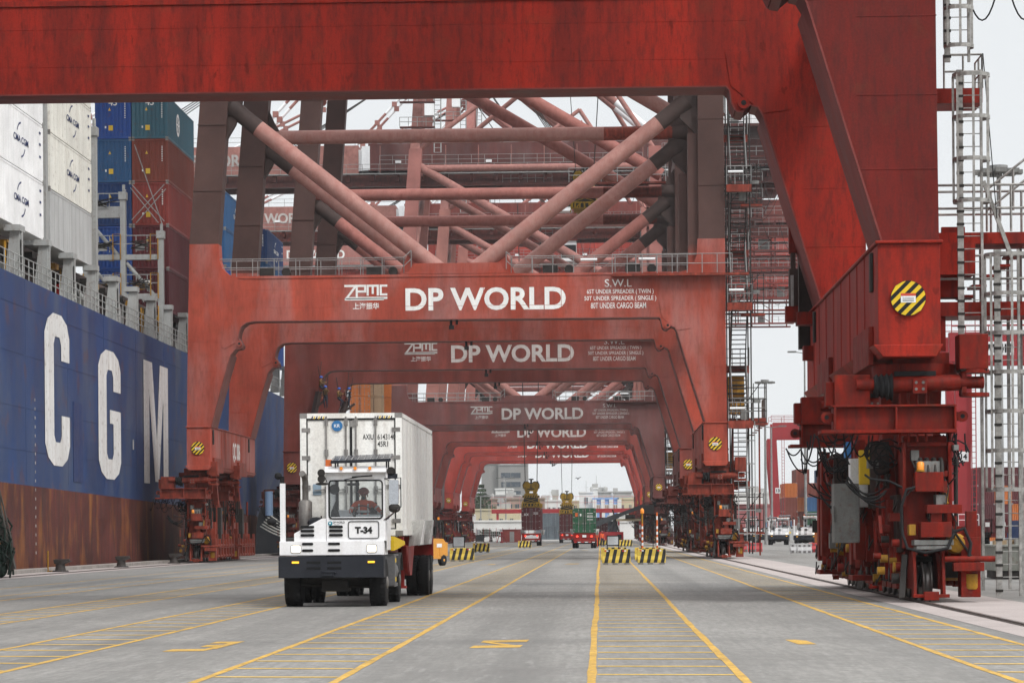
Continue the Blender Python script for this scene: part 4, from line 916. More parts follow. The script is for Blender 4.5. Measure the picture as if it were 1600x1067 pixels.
for Y in Ys:
    up = 0 if Y < 275 else (Y - 275) ** 1.3 * .06
    rows.append([(-inset(Y, z), Y - 150, z) for z in (-5, -2.5, 0, zb(Y) * .5, zb(Y))] + [(-inset(Y, zz), Y - 150, zz + up * (zz / 14.3)) for zz in (6.5, 8.5, 10.5, 12.5, 14.4 - .004 * (Y - 130))])
n = len(rows[0]); vs = [v for r_ in rows for v in r_]
for i in range(len(Ys) - 1):
    for j in range(n - 1): pass
nn_ = len(rows[0]); flat_ = [v for r_ in rows for v in r_]
b.add(flat_, [(i * nn_ + j, (i + 1) * nn_ + j, (i + 1) * nn_ + j + 1, i * nn_ + j + 1) for i in range(len(Ys) - 1) for j in range(4)], 1, True)
b.add(flat_, [(i * nn_ + j, (i + 1) * nn_ + j, (i + 1) * nn_ + j + 1, i * nn_ + j + 1) for i in range(len(Ys) - 1) for j in range(4, nn_ - 1)], 0, True)
b.add([r_[-1] for r_ in rows] + [(-45, r_[-1][1], r_[-1][2]) for r_ in rows], [(i, i + 1, len(Ys) + i + 1, len(Ys) + i) for i in range(len(Ys) - 1)], 2)
for z in (12.95, 10.6, 8.0, 5.9): b.box(0, .014, -210, 64, z, z + .05, 0)
for z in (1.2, 2.6): b.box(0, .012, -210, 64, z, z + .04, 1)
for y in range(-100, 64, 11): b.box(0, .008, y, y + .05, 4.4, 14.3, 0)
hull = part('hull', b, [HULLB, HULLR, DECKG], ship)
b = MB(); x = .03
CP = [(1, .70), (1, .86), (.9, .95), (.68, 1), (.34, 1), (.12, .95), (0, .86), (0, .14), (.12, .05), (.34, 0), (.68, 0), (.9, .05), (1, .14), (1, .335), (.66, .335), (.66, .2), (.6, .155), (.42, .155), (.36, .2), (.36, .8), (.42, .85), (.6, .85), (.66, .8), (.66, .70)]
GP = [(1, .69), (1, .86), (.9, .95), (.68, 1), (.34, 1), (.12, .95), (0, .86), (0, .14), (.12, .05), (.34, 0), (.68, 0), (.9, .05), (1, .14), (1, .54), (.50, .54), (.50, .435), (.66, .435), (.66, .2), (.6, .155), (.42, .155), (.36, .2), (.36, .8), (.42, .85), (.6, .85), (.66, .8), (.66, .69)]
MP = [(0, 0), (0, 1), (.34, 1), (.52, .36), (.66, 1), (1, 1), (1, 0), (.79, 0), (.79, .72), (.6, .02), (.44, .02), (.22, .74), (.22, 0)]
for pl, y0, y1, z0, z1 in ((CP, 142.7, 149.4, 5.35, 13.25), (GP, 158, 165.4, 4.95, 12.35), (MP, 173.8, 183.6, 4.95, 12.6)):
    b.poly2([(y0 + u * (y1 - y0) - 150, z0 + v * (z1 - z0)) for u, v in pl], (x, 0, 0), UY, UZ)
part('lettering', b, mat('hull_letter_white', (.66, .66, .65), .6, var=.1, scale=.5, streak=.55, dirt=(.36, .30, .25), sv=.08, rust=.35), hull)
b = MB(); a = P(50, 600, 139.9)
for k in range(18): z = .8 + k * .45; b.box(.02, .024, -9.9, -9.72, z, z + .14)
b.box(.02, .03, 0.9, 1.5, 6.7, 7.1)
b.box(.02, .03, 19.6, 20.0, 6.9, 7.5)
part('draught_mark', b, mat('draught_mark_grey', (.34, .33, .32), .7, var=.3, scale=2), hull)
b = MB(); b.box(.01, .035, .4, 3.1, 4.6, 8.9); part('shell_door', b, mat('hull_door_blue', (.022, .04, .115), .5, streak=.3), hull)
DK = 14.3
for i in range(24):
    Y = 117.2 + i * 6.95; b = MB(); tall = i % 2
    w_ = .75 if tall else .5
    b.hexa([(-.75, -w_ * .7, 0), (0, -w_ * .7, 0), (0, w_ * .7, 0), (-.75, w_ * .7, 0), (-.5, -w_ * .45, 2.4), (-.05, -w_ * .45, 2.4), (-.05, w_ * .45, 2.4), (-.5, w_ * .45, 2.4)])
    b.box(-.75, .06, -w_ * .8, w_ * .8, 2.4, 2.7); b.box(-.1, .05, -w_ * .2, w_ * .2, .2, 2.4, 0)
    if tall: b.box(.0, .03, -.25, .25, .5, 2.0, 1)
    part('container_post', b, [DECKG, STEEL], ship, (-.15, Y - 150, DK))
b = MB(); b.rail([(-.1, -60, DK), (-.1, 100, DK)], 1.15, .03, 1.15, mids=(.35, .68)); part('bulwark_rail', b, DECKG, ship)
b = MB()
for k in range(26):
    y = -34 + 5.2 * k + rnd.uniform(-1, 1); z = DK + rnd.uniform(.0, .6); m = rnd.choice([0, 0, 1, 2, 2, 3])
    if m == 1: b.path([(-.9, y, DK), (-.9, y, DK + 1.9), (-.9, y + .8, DK + 1.9), (-.9, y + .8, DK)], .06, 5, 1)
    else: b.box(-2.2, -1.5, y, y + rnd.uniform(.5, 1.2), z, z + rnd.uniform(.6, 1.2), m)
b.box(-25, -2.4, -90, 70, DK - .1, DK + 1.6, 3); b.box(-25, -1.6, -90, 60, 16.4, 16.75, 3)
for k in range(40): b.box(-1.6, -1.2, -60 + 3.1 * k, -59 + 3.1 * k, 16.2, 16.5, 4 if k % 4 else 1)
part('deck_gear', b, [DECKG, YEL, flat('fire_box_red', (.4, .03, .03)), mat('shadow_steel', (.10, .08, .075), .7, rust=.4), STEEL], ship)  # hatch blocks and some gear boxes in dark rusty steel
def lashing(Y, x_out, n, ztop, levels):
    b = MB()
    for k in range(n + 1):
        x = x_out - k * 2.5; zt = ztop[min(k, len(ztop) - 1)]
        b.box(x - .22, x + .12, -.45, .1, DK, zt); b.box(x - .3, x + .2, -.55, .18, zt - .5, zt); b.tube((x, -.2, zt), (x, -.2, zt + .5), .1, n=6)
        for z in levels:
            if z > zt: continue
            if k < n:
                b.box(x - 2.5 + .12, x - .22, -.4, .1, z, z + (.75 if z > 22 else .35)); 
                b.rail([(x - 2.4, -.42, z + .5), (x - .2, -.42, z + .5)], 1.1, .03, .8)
                b.tube((x - 2.35, -.2, z - .2), (x - .3, -.2, z - 2.6), .14, n=6)
                for q in range(10): b.bar((x - 2.3 + rnd.random() * .8, -.5, z + .7 + rnd.random() * .5), (x - 1.2 + rnd.random() * .9, -.5, z + .6 + rnd.random() * .9), .05, .05, 1)
                b.box(x - 1.7, x - 1.1, -.46, -.4, z + .6, z + 1.0, 2 if z < 20 else 0)
                if z < 21: b.path([(x - .7, -.5, z), (x - .7, -.5, z + 1.7), (x - .2, -.5, z + 1.7), (x - .2, -.5, z)], .045, 5, 2)
    part('lashing_bridge', b, [DECKG, STEEL, YEL], ship, (0, Y - 150, 0))
lashing(147.2, -.75, 1, (25.0, 25.0), (20,)); lashing(161.6, -.7, 1, (25.2,), (17.5, 20.5)); 
lashing(186.6, -.75, 5, (21.9, 24.5, 24.5), (15.2, 17.4, 20.0, 22.8)); lashing(216, -.75, 3, (22, 24), (15.2, 18, 21)); lashing(243.5, -.75, 3, (22, 23), (15.2, 18, 21))
b = MB()
for p, q in (((-1.0, 38.6, 22.5), (-2.9, 38.8, 28)), ((-.9, 38.6, 22.8), (-3.1, 38.8, 25.3)), ((-3.1, 38.6, 22.9), (-.9, 38.8, 25.3)), ((-1.3, 38.6, 22.7), (-3.2, 38.8, 25.1)), ((-2.8, 38.6, 22.7), (-.8, 38.8, 25.0))): b.tube(p, q, .035, n=5)
part('lashing_rod', b, GALV, ship)
# ---- containers on deck
GS = 'containers stacked on the ship deck'
SX = -29.05 - CW_ / 2 + .05
tn = ['lowest', 'second', 'third', 'fourth', 'top']
for k in range(4):
    z = 17.15 + k * 3.0
    if k < 3: t = container('clean white container with crescent logo, %s tier of the nearest ship stack' % ['bottom', 'second', 'third', 'fourth'][k], (SX, 134.2, z), CW1, 2.95, 'flat', group=GS); side_logo(t, 2.95)
    t = container(['plain pale grey container at the bottom of the stained white stack', 'stained white container with crescent logo just above the plain pale grey one', 'stained white container with crescent logo second above the plain pale grey one', 'stained white container at the top of the stained white stack'][k], (SX, 148.2, z - .05), CGR if k == 0 else CW2, 2.95, 'flat', group=GS)
    if k: side_logo(t, 2.95)
b3 = [(CDM, 'dark maroon container with white lettering tex, lowest of its end-on stack', CBL, 'deep blue container lowest of the inner end-on stack behind the lashing bridge'),
      (CMR, 'maroon container second tier, above the one lettered tex', CBL, 'deep blue container second tier of the inner stack behind the lashing bridge'),
      (CRD, 'brighter red container third tier, behind crossed lashing rods', CB3, 'navy blue container third tier, just behind the top of the lashing bridge'),
      (CBR, 'red-brown container directly under the teal container marked 45', CB2, 'blue corrugated container directly under the bright blue one marked 45'),
      (CTL, 'teal container marked 45 with round white emblem on its grey-green side', CBL, 'bright blue container marked 45 at the top of the inner stack')]
for k, (c1, l1, c2, l2) in enumerate(b3):
    z = 16.75 + 2.93 * k
    t = container(l1, (SX, 189.2, z), c1, 2.89, group=GS); end_marks(t, 2.89, '45' if k == 4 else None)
    if k == 0: lb = MB(); lb.text('tex', (-.35, -.007, 2.1), UX, UZ, .42, .85, .03); part('lettering', lb, DECALW, t)
    if k == 4:
        lb = MB(); lb.poly2([(.78 * math.cos(a / 16 * math.pi), .78 * math.sin(a / 16 * math.pi)) for a in range(32)], (CW_ / 2 + .004, 4.6, 1.5), UY, UZ, 0); lb.poly2([(.55 * math.cos(a / 16 * math.pi), .55 * math.sin(a / 16 * math.pi)) for a in range(32)], (CW_ / 2 + .008, 4.6, 1.5), UY, UZ, 1)
        for a in range(4): lb.stroke([(-.6 * math.cos(a * .785), -.6 * math.sin(a * .785)), (.6 * math.cos(a * .785), .6 * math.sin(a * .785))], .12, (CW_ / 2 + .012, 4.6, 1.5), UY, UZ, 0)
        part('emblem', lb, [DECALW, CTG], t)
    t = container(l2, (SX - 2.5, 189.2, z), c2, 2.89, group=GS); end_marks(t, 2.89, '45' if k == 4 else None)
for bi, (Y, rows_, tiers, lab) in enumerate(((203.5, 1, 2, 'behind the QC 006 crane leg'), (218.3, 2, 4, 'between the QC 006 crane left legs'), (245.8, 2, 4, 'right of the QC 006 crane left legs'))):
    for r_ in range(rows_):
        for k in range(tiers):
            c = [CB2, CB3, CBL, CB2][(k + r_ + bi) % 4]
            t = container('%s container, %s tier, %s row, %s' % ({CB2: 'mid blue', CB3: 'navy', CBL: 'bright blue'}[c], tn[k], ['outer', 'inner'][r_], lab), (SX - 2.5 * r_, Y, 16.75 + 2.93 * k), c, 2.89, group=GS)
            end_marks(t, 2.89, None)
            if r_ == 0 and k in (1, 3): side_logo(t, 2.89, mats=DECALW)
# ---- second ship, farther along the quay
s2 = thing('cargo_ship', 'black hulled ship moored beyond the blue ship bow, white mooring lines before it', 'ship', (-29, 388, 0))
b = MB(); rows = []
for Y, ins in ((-52, 16), (-46, 9), (-38, 3.5), (-28, .6), (-18, 0), (60, 0), (160, 0)):
    rows.append([(-ins * 1.25 - .4, Y, -4), (-ins * 1.1, Y, 3), (-ins * .6, Y, 12.5)])
for i in range(6):
    for j in range(2): b.add([rows[i][j], rows[i + 1][j], rows[i + 1][j + 1], rows[i][j + 1]], [(0, 1, 2, 3)], 0)
b.add([r_[2] for r_ in rows] + [(-26, r_[2][1], 12.5) for r_ in rows], [(i, i + 1, 8 + i, 7 + i) for i in range(6)], 1)
part('hull', b, [mat('black_hull', (.02, .021, .025), .5, var=.3, scale=.2, streak=.3, dirt=(.06, .05, .045)), DECKG], s2)
b = MB(); b.rail([(-.3, -18, 12.5), (-.3, 120, 12.5)], 1.1, .05, 2.5); part('bulwark_rail', b, DECKG, s2)
b = MB(); b.box(-2.4, -1.2, -36, -34.8, 12.5, 27, 0); b.box(-2.2, -1.4, -36.1, -36, 14, 26, 0); b.box(-3.2, -1.0, -35.5, -34, 12.5, 16.5, 0); b.box(-2.9, -1.0, -35.8, -34, 18, 18.4, 0); part('deck_crane_post', b, WHITE, s2)
for i, (px, col, nm) in enumerate(((570, COR, 'orange'), (590, CTN, 'tan'), (618, COR, 'orange'))):
    for k in range(3):
        p = P(px, 660, 350); container('%s container, %s tier, on the black hulled ship, %s the white post' % (nm if i != 1 else 'tan', ['bottom', 'middle', 'top'][k], ['left of', 'just left of', 'right of'][i]), (p.x - .6, 350 + i * 1.5, 13.0 + k * 2.93), col, 2.89, end='door', group='containers on the black hulled ship', rod=(i == 0))
# ---- quay side details
def bollard(label, x, y):
    b = MB(); b.lathe([(.55, 0), (.55, .06), (.36, .1), (.3, .45), (.34, .6)], (0, 0, 0), 'z', 18); b.hexa([(-.36, -.3, .52), (.3, -.3, .52), (.3, .3, .52), (-.36, .3, .52), (-.42, -.34, .82), (.75, -.3, .70), (.75, .3, .70), (-.42, .34, .82)])
    b.box(-.3, .6, -.28, .28, .68, .84)
    for a in range(6): b.lathe([(.04, .06), (.04, .1)], (.46 * math.cos(a), .46 * math.sin(a), 0), 'z', 6)
    solo('mooring_bollard', b, mat('bollard_iron', (.05, .045, .043), .6, .2, var=.3, scale=3, rust=.4), label, 'bollard', (x, y, .0), 'mooring bollards along the quay edge', bevel=.03).scale = (.72, .72, .72)
for px, py, lab in ((103, 893, 'cast iron mooring bollard nearest the camera, by the dark net'), (199, 886, 'cast iron mooring bollard midway between the net and the first crane wheels'), (274, 880, 'cast iron mooring bollard right beside the first crane wheels')):
    g_ = G(px, py); bollard(lab, -25.6, g_.y)
# draped gangway with net, left edge
gp = G(14, 903); t = thing('gangway', 'dark ship gangway with green safety net bunched at its foot', 'gangway', (gp.x - .85, gp.y, 0))
b = MB()
for dx in (0, .75):
    b.bar((dx - 3.2, .9, 14.4), (dx + .25, 0, .35), .14, .3)
    b.tube((dx - 3.2, .9, 15.4), (dx + .25, 0, 1.4), .035, n=5)
    for k in range(15): b.tube((dx - 3.2 + 3.45 * k / 14, .9 - .9 * k / 14, 14.4 - 14.05 * k / 14), (dx - 3.2 + 3.45 * k / 14, .9 - .9 * k / 14, 15.4 - 14.0 * k / 14), .025, n=4)
for k in range(48): b.box(-3.15 + 3.45 * k / 48, -2.4 + 3.45 * k / 48, .8 - .9 * k / 48, 1.1 - .9 * k / 48, 14.3 - 14 * k / 48, 14.34 - 14 * k / 48)
part('walkway', b, mat('gangway_dark_metal', (.09, .085, .075), .6, .2, var=.3, scale=2, rust=.3), t)
b = MB(); r2 = random.Random(3)
for k in range(60):
    a = r2.uniform(-.5, 1.0); c = r2.uniform(-.2, .4); z0 = r2.uniform(0, 1.6) ; b.path([(a, c, z0), (a + r2.uniform(-.2, .2), c - .1, z0 + .4), (a + r2.uniform(-.4, .3), c + .1, z0 + r2.uniform(.5, 1.3)), (a - .3 + r2.uniform(-.3, .3), c, z0 + r2.uniform(.2, 1.6))], .045, 5)
b.ell((.4, .1, .4), .38, .25, .42); b.ell((.5, .1, .95), .3, .22, .4)
part('safety_net', b, mat('green_black_net', (.018, .03, .024), .9, var=.5, scale=8, bump=1), t)
b = MB(); b.tube((0, 0, 0), (0, 0, 1.0), .04, n=8); b.box(-.2, .2, -.15, .15, 0, .06); solo('yellow_post', b, YEL, 'short yellow post standing on the quay edge beside the green net', 'post', (G(75, 893).x, G(75, 893).y, 0))
for i in range(6):
    b = MB(); p0 = P(411 + i * 1.5, 800 + i * 4, 262); q0 = P(452, 779 + i * 11, 300)
    p0 = Vector((-33, 262, 10.8 - i * .3)); q0 = Vector((-26.4 - .0, 300 + i * 9, .8)); p0 = P(421 - 2.8 * i, 804 + 3.6 * i, 277); q0 = P(480, 822 + 3.6 * i, 292)
    b.sag(q0, p0, .5, .075, 5, 8); solo('mooring_rope', b, mat('white_rope', (.62, .60, .55), .8), 'white mooring ropes fanning out in front of the black hull', 'rope', None, 'mooring ropes at the blue ship bow')
# ================================================================== VEHICLES
TWHITE = mat('truck_white_paint', (.80, .80, .81), .35, var=.05, scale=.9, streak=.35, dirt=(.42, .39, .35), fine=.05, rust=.05)
TDARK = mat('bumper_charcoal', (.022, .024, .03), .55, var=.2, scale=2, fine=.08)
TRED = mat('trailer_red_paint', (.26, .022, .018), .55, var=.25, scale=1.2, streak=.4, dirt=(.05, .02, .018), rust=.15)
RIM = mat('wheel_rim_grey', (.20, .19, .18), .5, .3, var=.3, scale=5, rust=.2)
LAMP = mat('headlamp_lit', (.9, .88, .8), .1, emit=((1, .88, .66), .8)); TAIL = mat('tail_lamp_lit', (.6, .02, .02), .3, emit=((1, .06, .03), 2.2))
INDIC = mat('indicator_lit', (.9, .45, .03), .3, emit=((1, .5, .03), .9))
WSG = glass('windscreen_glass'); DARKIN = flat('cab_interior_dark', (.03, .032, .036), .8); CHROME = mat('mirror_chrome', (.55, .57, .6), .15, .9, var=.1)
ASPH_T = BLACK
def wheel(parent, x, y, r, w_, side=1, rimm=None, dual=False):
    b = MB(); pr = [(r * .62, -w_ / 2), (r * .93, -w_ / 2), (r, -w_ * .42), (r, w_ * .42), (r * .93, w_ / 2), (r * .62, w_ / 2)]
    b.lathe(pr, (0, 0, r), 'x', 30)
    for k in range(30):
        a = 2 * math.pi * k / 30; c, s_ = math.cos(a), math.sin(a)
        for sg in (-1, 1):
            p = Vector((sg * w_ * .47, c * r * .985, r + s_ * r * .985)); q = Vector((sg * w_ * .22, c * r * 1.0, r + s_ * r * 1.0)); b.bar(p, q, .05 * r / .5, .03)
    for q in (-.12, .12): b.lathe([(r * 1.002, q * w_ - .012), (r * .985, q * w_), (r * 1.002, q * w_ + .012)], (0, 0, r), 'x', 30)
    o = part('wheel', b, BLACK, parent, (x, y, 0))
    b = MB(); q = w_ / 2 * side; b.lathe([(r * .64, q * .98), (r * .6, q * 1.0), (r * .55, q * .55), (r * .3, q * .5), (r * .26, q * 1.1), (r * .12, q * 1.2), (.01, q * 1.2)], (0, 0, r), 'x', 24)
    for k in range(8): a = k * math.pi / 4; b.tube((q * .5, math.cos(a) * r * .42, r + math.sin(a) * r * .42), (q * .75, math.cos(a) * r * .42, r + math.sin(a) * r * .42), .02, n=6)
    part('rim', b, rimm or RIM, o); return o
def rrect(x0, x1, z0, z1, r, k=4):
    pts = []
    for cx, cz, a0 in ((x1 - r, z1 - r, 0), (x0 + r, z1 - r, 90), (x0 + r, z0 + r, 180), (x1 - r, z0 + r, 270)):
        for i in range(k + 1): a = R(a0 + 90 * i / k); pts.append((cx + r * math.cos(a), cz + r * math.sin(a)))
    return pts
def ring(b, x0, x1, z0, z1, r, wd, y0, y1, m=0):
    o, i = rrect(x0, x1, z0, z1, r), rrect(x0 + wd, x1 - wd, z0 + wd, z1 - wd, max(.005, r - wd)); n = len(o)
    for y in (y0, y1): b.add([(u, y, v) for u, v in o] + [(u, y, v) for u, v in i], [(k, (k + 1) % n, n + (k + 1) % n, n + k) for k in range(n)], m)
    b.add([(u, y0, v) for u, v in o] + [(u, y1, v) for u, v in o], [(k, (k + 1) % n, n + (k + 1) % n, n + k) for k in range(n)], m)
    b.add([(u, y0, v) for u, v in i] + [(u, y1, v) for u, v in i], [(k, (k + 1) % n, n + (k + 1) % n, n + k) for k in range(n)], m)
def make_tractor(label, loc, group, number=None, rz=0.):
    t = thing('terminal_tractor', label, 'terminal tractor', loc, rz, group)
    b = MB()   # body: lower panel, hood, cab shell built as open box with window openings
    b.box(-1.21, 1.2, .02, 1.2, 1.2, 1.52, 0)
    b.prism([(-.88, 1.52), (-.88, 1.70), (-.24, 2.04), (-.14, 2.04), (-.14, 1.52)], 'y', .1, 2.2, 0)
    cx0, cx1, cy0, cy1 = -.13, 1.235, .1, 1.75
    b.box(cx0, cx1, cy0, cy1, 1.52, 2.02, 0)                              # cab below glass
    b.box(cx0, cx1, cy0, cy1, 2.95, 3.1, 0)                               # roof
    for x0, x1 in ((cx0, cx0 + .07), (cx1 - .07, cx1)):
        for y0, y1 in ((cy0, cy0 + .1), (cy1 - .12, cy1)): b.box(x0, x1, y0, y1, 2.02, 2.95, 0)
    b.box(cx0 + .07, cx1 - .07, cy0, cy0 + .08, 2.02, 2.07, 0); b.box(cx0 + .07, cx1 - .07, cy0, cy0 + .08, 2.9, 2.95, 0)
    b.prism([(cy0 - .16, 3.1), (cy0 - .1, 3.24), (cy1, 3.2), (cy1, 3.1)], 'x', cx0 - .02, cx1 + .03, 0)
    b.box(cx1, cx1 + .012, cy0 + .3, cy1 - .25, 1.3, 1.95, 0)
    b.box(cx0 + .07, cx1 - .07, cy1 - .06, cy1, 2.02, 2.25, 0); b.box(cx0 + .55, cx0 + .62, cy1 - .06, cy1, 2.25, 2.95, 1)
    b.box(cx0 + .07, cx0 + .14, cy1 - .1, cy1, 2.25, 2.95, 1)
    part('body', b, [TWHITE, TDARK], t, bevel=.018)
    b = MB()
    for x0, x1, zs in ((-.73, -.41, (1.85, 1.76, 1.66)), (-.25 + .18, .25, (1.85, 1.76, 1.66)), (-.69, -.43, (1.46, 1.31)), (-.26 + .17, .19, (1.46, 1.31))):
        for z in zs: yf = .0 if z < 1.5 else .08; b.prism(rrect(x0, x1, z - .03, z + .03, .028, 3), 'y', yf - .006 + .012 * (z < 1.5), yf + .03, 0)
    part('vent', b, mat('vent_black', (.012, .012, .013), .8), t)
    b = MB(); b.box(-1.23, 1.2, -.06, .5, .68, 1.17, 0); b.box(-1.23, -.9, .5, 1.0, .75, 1.17, 0)
    for x0, x1 in ((-.58, -.26), (-.1, .22)):
        for z in (.90, 1.03): b.box(x0, x1, -.066, -.055, z - .028, z + .028, 1)
    b.box(-.24, .05, -.12, -.06, .72, .8, 0); b.box(-.22, .1, -.14, -.06, .80, .83, 0)
    part('bumper', b, [TDARK, mat('vent_black', (.012, .012, .013))], t, bevel=.02)
    for x in (-.83, .92):
        b = MB(); b.prism(rrect(x - .11, x + .11, 1.26, 1.43, .04), 'y', .0, .04, 0); b.prism(rrect(x - .12, x + .12, 1.25, 1.44, .045), 'y', .008, .06, 1); part('headlight', b, [LAMP, TDARK], t)
        b = MB(); b.box(x - .085, x + .075, -.085, -.06, 1.015, 1.06); part('indicator', b, INDIC, t)
    b = MB(); b.add([(cx0 + .08, cy0 + .02, 2.05), (cx1 - .08, cy0 + .02, 2.05), (cx1 - .08, cy0 + .02, 2.92), (cx0 + .08, cy0 + .02, 2.92)], [(0, 1, 2, 3)]); ws = part('windscreen', b, WSG, t)
    b = MB(); ring(b, cx0 + .05, cx1 - .05, 2.02, 2.93, .09, .035, cy0 - .012, cy0 + .01); part('window_seal', b, BLACK, ws)
    b = MB(); b.bar((.48, -.02, 2.99), (.95, -.03, 3.02), .03, .035); b.bar((.3, -.02, 2.93), (.62, -.03, 2.99), .015, .02); part('wiper', b, BLACK, ws)
    b = MB(); b.add([(cx1 - .01, cy0 + .12, 2.05), (cx1 - .01, cy1 - .14, 2.05), (cx1 - .01, cy1 - .14, 2.93), (cx1 - .01, cy0 + .12, 2.93)], [(0, 1, 2, 3)])
    b.add([(cx0 + .01, cy0 + .12, 2.05), (cx0 + .01, cy1 - .14, 2.05), (cx0 + .01, cy1 - .14, 2.93), (cx0 + .01, cy0 + .12, 2.93)], [(0, 1, 2, 3)]); part('side_window', b, WSG, t)
    # interior: seat, dash, wheel
    b = MB(); b.box(.42, .95, 1.2, 1.35, 1.75, 2.42, 0); b.box(.42, .95, .85, 1.25, 1.72, 1.86, 0); b.hexa([(-.06, .2, 1.6), (.25, .2, 1.6), (.25, .9, 1.6), (-.06, .9, 1.6), (-.04, .3, 2.2), (.05, .3, 2.3), (.02, .8, 2.45), (-.04, .8, 2.3)], 0)
    b.box(cx0 + .1, cx1 - .1, .2, .35, 1.7, 2.0, 0); b.lathe([(.12, 0), (.12, .05)], (.02, .5, 2.72), 'y', 14, 0); b.box(.34, .62, .3, .36, 2.8, 2.86, 0); b.box(.47, .50, 1.6, 1.64, 2.1, 2.8, 0)
    for k in range(20):
        a, c = R(18 * k), R(18 * (k + 1)); f = lambda q: Vector((.66 + .21 * math.cos(q), .52 + .1 * math.sin(q), 2.17 + .17 * math.sin(q))); b.tube(f(a), f(c), .015, n=5, caps=False)
    b.tube((.66, .4, 1.85), (.66, .52, 2.17), .03, n=6); b.bar((.47, .52, 2.17), (.85, .52, 2.17), .02)
    b.box(.55, 1.12, .14, .16, 2.06, 2.13, 1)
    part('cab_interior', b, [DARKIN, WHITE], t)
    # roof: solar rack, marker lamps, beacon, horns
    b = MB(); b.hexa([(.0, -.1, 3.32), (1.38, -.1, 3.36), (1.38, .75, 3.5), (.02, .75, 3.46), (.0, -.1, 3.36), (1.38, -.1, 3.40), (1.38, .75, 3.54), (.02, .75, 3.50)], 0)
    b.hexa([(.0, -.115, 3.3), (1.38, -.115, 3.34), (1.38, -.1, 3.34), (0, -.1, 3.3), (.0, -.115, 3.37), (1.38, -.115, 3.41), (1.38, -.1, 3.41), (0, -.1, 3.37)], 1)
    for i in range(10): x = .04 + 1.3 * i / 9; b.bar((x, -.1, 3.365 + .04 * x / 1.38), (x, .75, 3.505 + .04 * x / 1.38), .02, .01, 2)
    b.bar((0, .3, 3.43), (1.38, .3, 3.47), .02, .01, 2)
    for x in (.1, 1.28): b.tube((x, 0, 3.2), (x, 0, 3.34), .02, n=5, m=1); b.tube((x, .6, 3.2), (x, .6, 3.46), .02, n=5, m=1)
    part('solar_panel', b, [mat('solar_cell', (.02, .022, .035), .2), TDARK, GALV], t)
    for x in (.24, .56, .9): b = MB(); b.lathe([(.04, -.04), (.035, 0)], (x, -.05, 3.19), 'y', 10); part('marker_lamp', b, AMBER, t)
    b = MB(); b.box(-.14, .0, .1, .22, 3.22, 3.40); part('beacon', b, flat('orange_beacon', (.55, .12, .02), .3), t)
    b = MB(); b.lathe([(.09, -.1), (.05, 0), (.03, .2)], (-.22, .0, 3.09), 'y', 14); b.lathe([(.09, -.1), (.05, 0), (.03, .2)], (-.22, .0, 2.95), 'y', 14); b.lathe([(.1, -.1), (.06, .1)], (1.38, .1, 3.12), 'y', 14); part('horn', b, STEEL, t)
    # mirrors
    b = MB(); b.prism(rrect(1.33, 1.55, 2.36, 2.92, .03), 'y', .0, .12, 0); b.ell((1.45, .06, 2.27), .14, .08, .11, 12, 8, 1); b.box(1.3, 1.52, .0, .14, 2.95, 3.06, 2)
    b.path([(1.22, .1, 2.95), (1.6, .05, 2.97), (1.6, .05, 2.3), (1.22, .15, 1.98)], .014, 6, 2); b.bar((1.55, .0, 2.25), (1.2, .1, 2.0), .02, .02, 0); part('side_mirror', b, [CHROME, STEEL, TDARK], t)
    b = MB(); b.box(-1.2, -1.08, .1, .2, 1.52, 2.86, 0); b.ell((-1.24, .12, 3.03), .085, .06, .085, 12, 8, 1); b.box(-1.2, -1.1, .12, .16, 2.86, 3.02, 1); b.path([(-1.14, .15, 2.72), (-1.56, .15, 2.72), (-1.56, .15, 2.1), (-1.44, .15, 2.1)], .012, 6, 1); b.tube((-1.46, .15, 2.12), (-1.46, .15, 2.68), .09, n=12, m=2); b.ell((-1.4, .15, 1.98), .12, .1, .09, 12, 8, 1)
    part('mirror_post', b, [TWHITE, BLACK, flat('blue_mirror_shell', (.10, .15, .23), .3)], t)  # bluish reflection on the chrome shell is put into its colour
    b = MB(); b.ell((-.2, -.05, 2.84), .16, .05, .035, 10, 6); b.bar((-.1, .05, 2.88), (-.2, -.05, 3.1), .015); part('hood_mirror', b, STEEL, t)
    b = MB(); b.lathe([(.16, 1.4), (.16, 2.45), (.1, 2.5)], (-.82, 2.1, 0), 'z', 16); b.path([(-.82, 2.1, 2.45), (-.82, 2.1, 2.9), (-.82, 1.95, 3.05), (-.86, 1.75, 3.12)], .075, 10); b.box(-.66, -.5, 1.9, 2.3, 1.5, 1.95, 1); b.ell((-.5, 1.5, 1.95), .22, .3, .14, 12, 8, 1); part('exhaust', b, [mat('hot_exhaust_steel', (.17, .16, .15), .5, .5, var=.3, scale=3, rust=.3), TDARK], t)
    if number:
        b = MB(); ring(b, .37, 1.09, 1.57, 1.98, .06, .018, .084, .1); part('number_frame', b, BLACK, t)
        b = MB(); b.text(number, (.73, .09, 1.77), UX, UZ, .16, .40, .055); part('fleet_number', b, BLACK, t)
        b = MB(); b.text('DP WORLD', (.16, .09, 1.955), UX, UZ, .05, .27, .01, 0); b.text('CALLAO', (.11, .09, 1.90), UX, UZ, .025, .12, 0, 0); b.lathe([(.05, -.012), (.05, 0)], (-.04, .098, 1.93), 'y', 16, 1); b.lathe([(.022, -.016), (.022, 0)], (-.045, .098, 1.935), 'y', 10, 2); part('door_logo', b, [TDARK, flat('logo_teal', (.02, .22, .3)), WHITE], t) if False else part('maker_logo', b, [TDARK, flat('logo_teal', (.02, .22, .3)), WHITE], t)
    # chassis
    b = MB()
    for x in (-.5, .38): b.box(x, x + .12, .3, 5.6, .75, 1.1, 0)
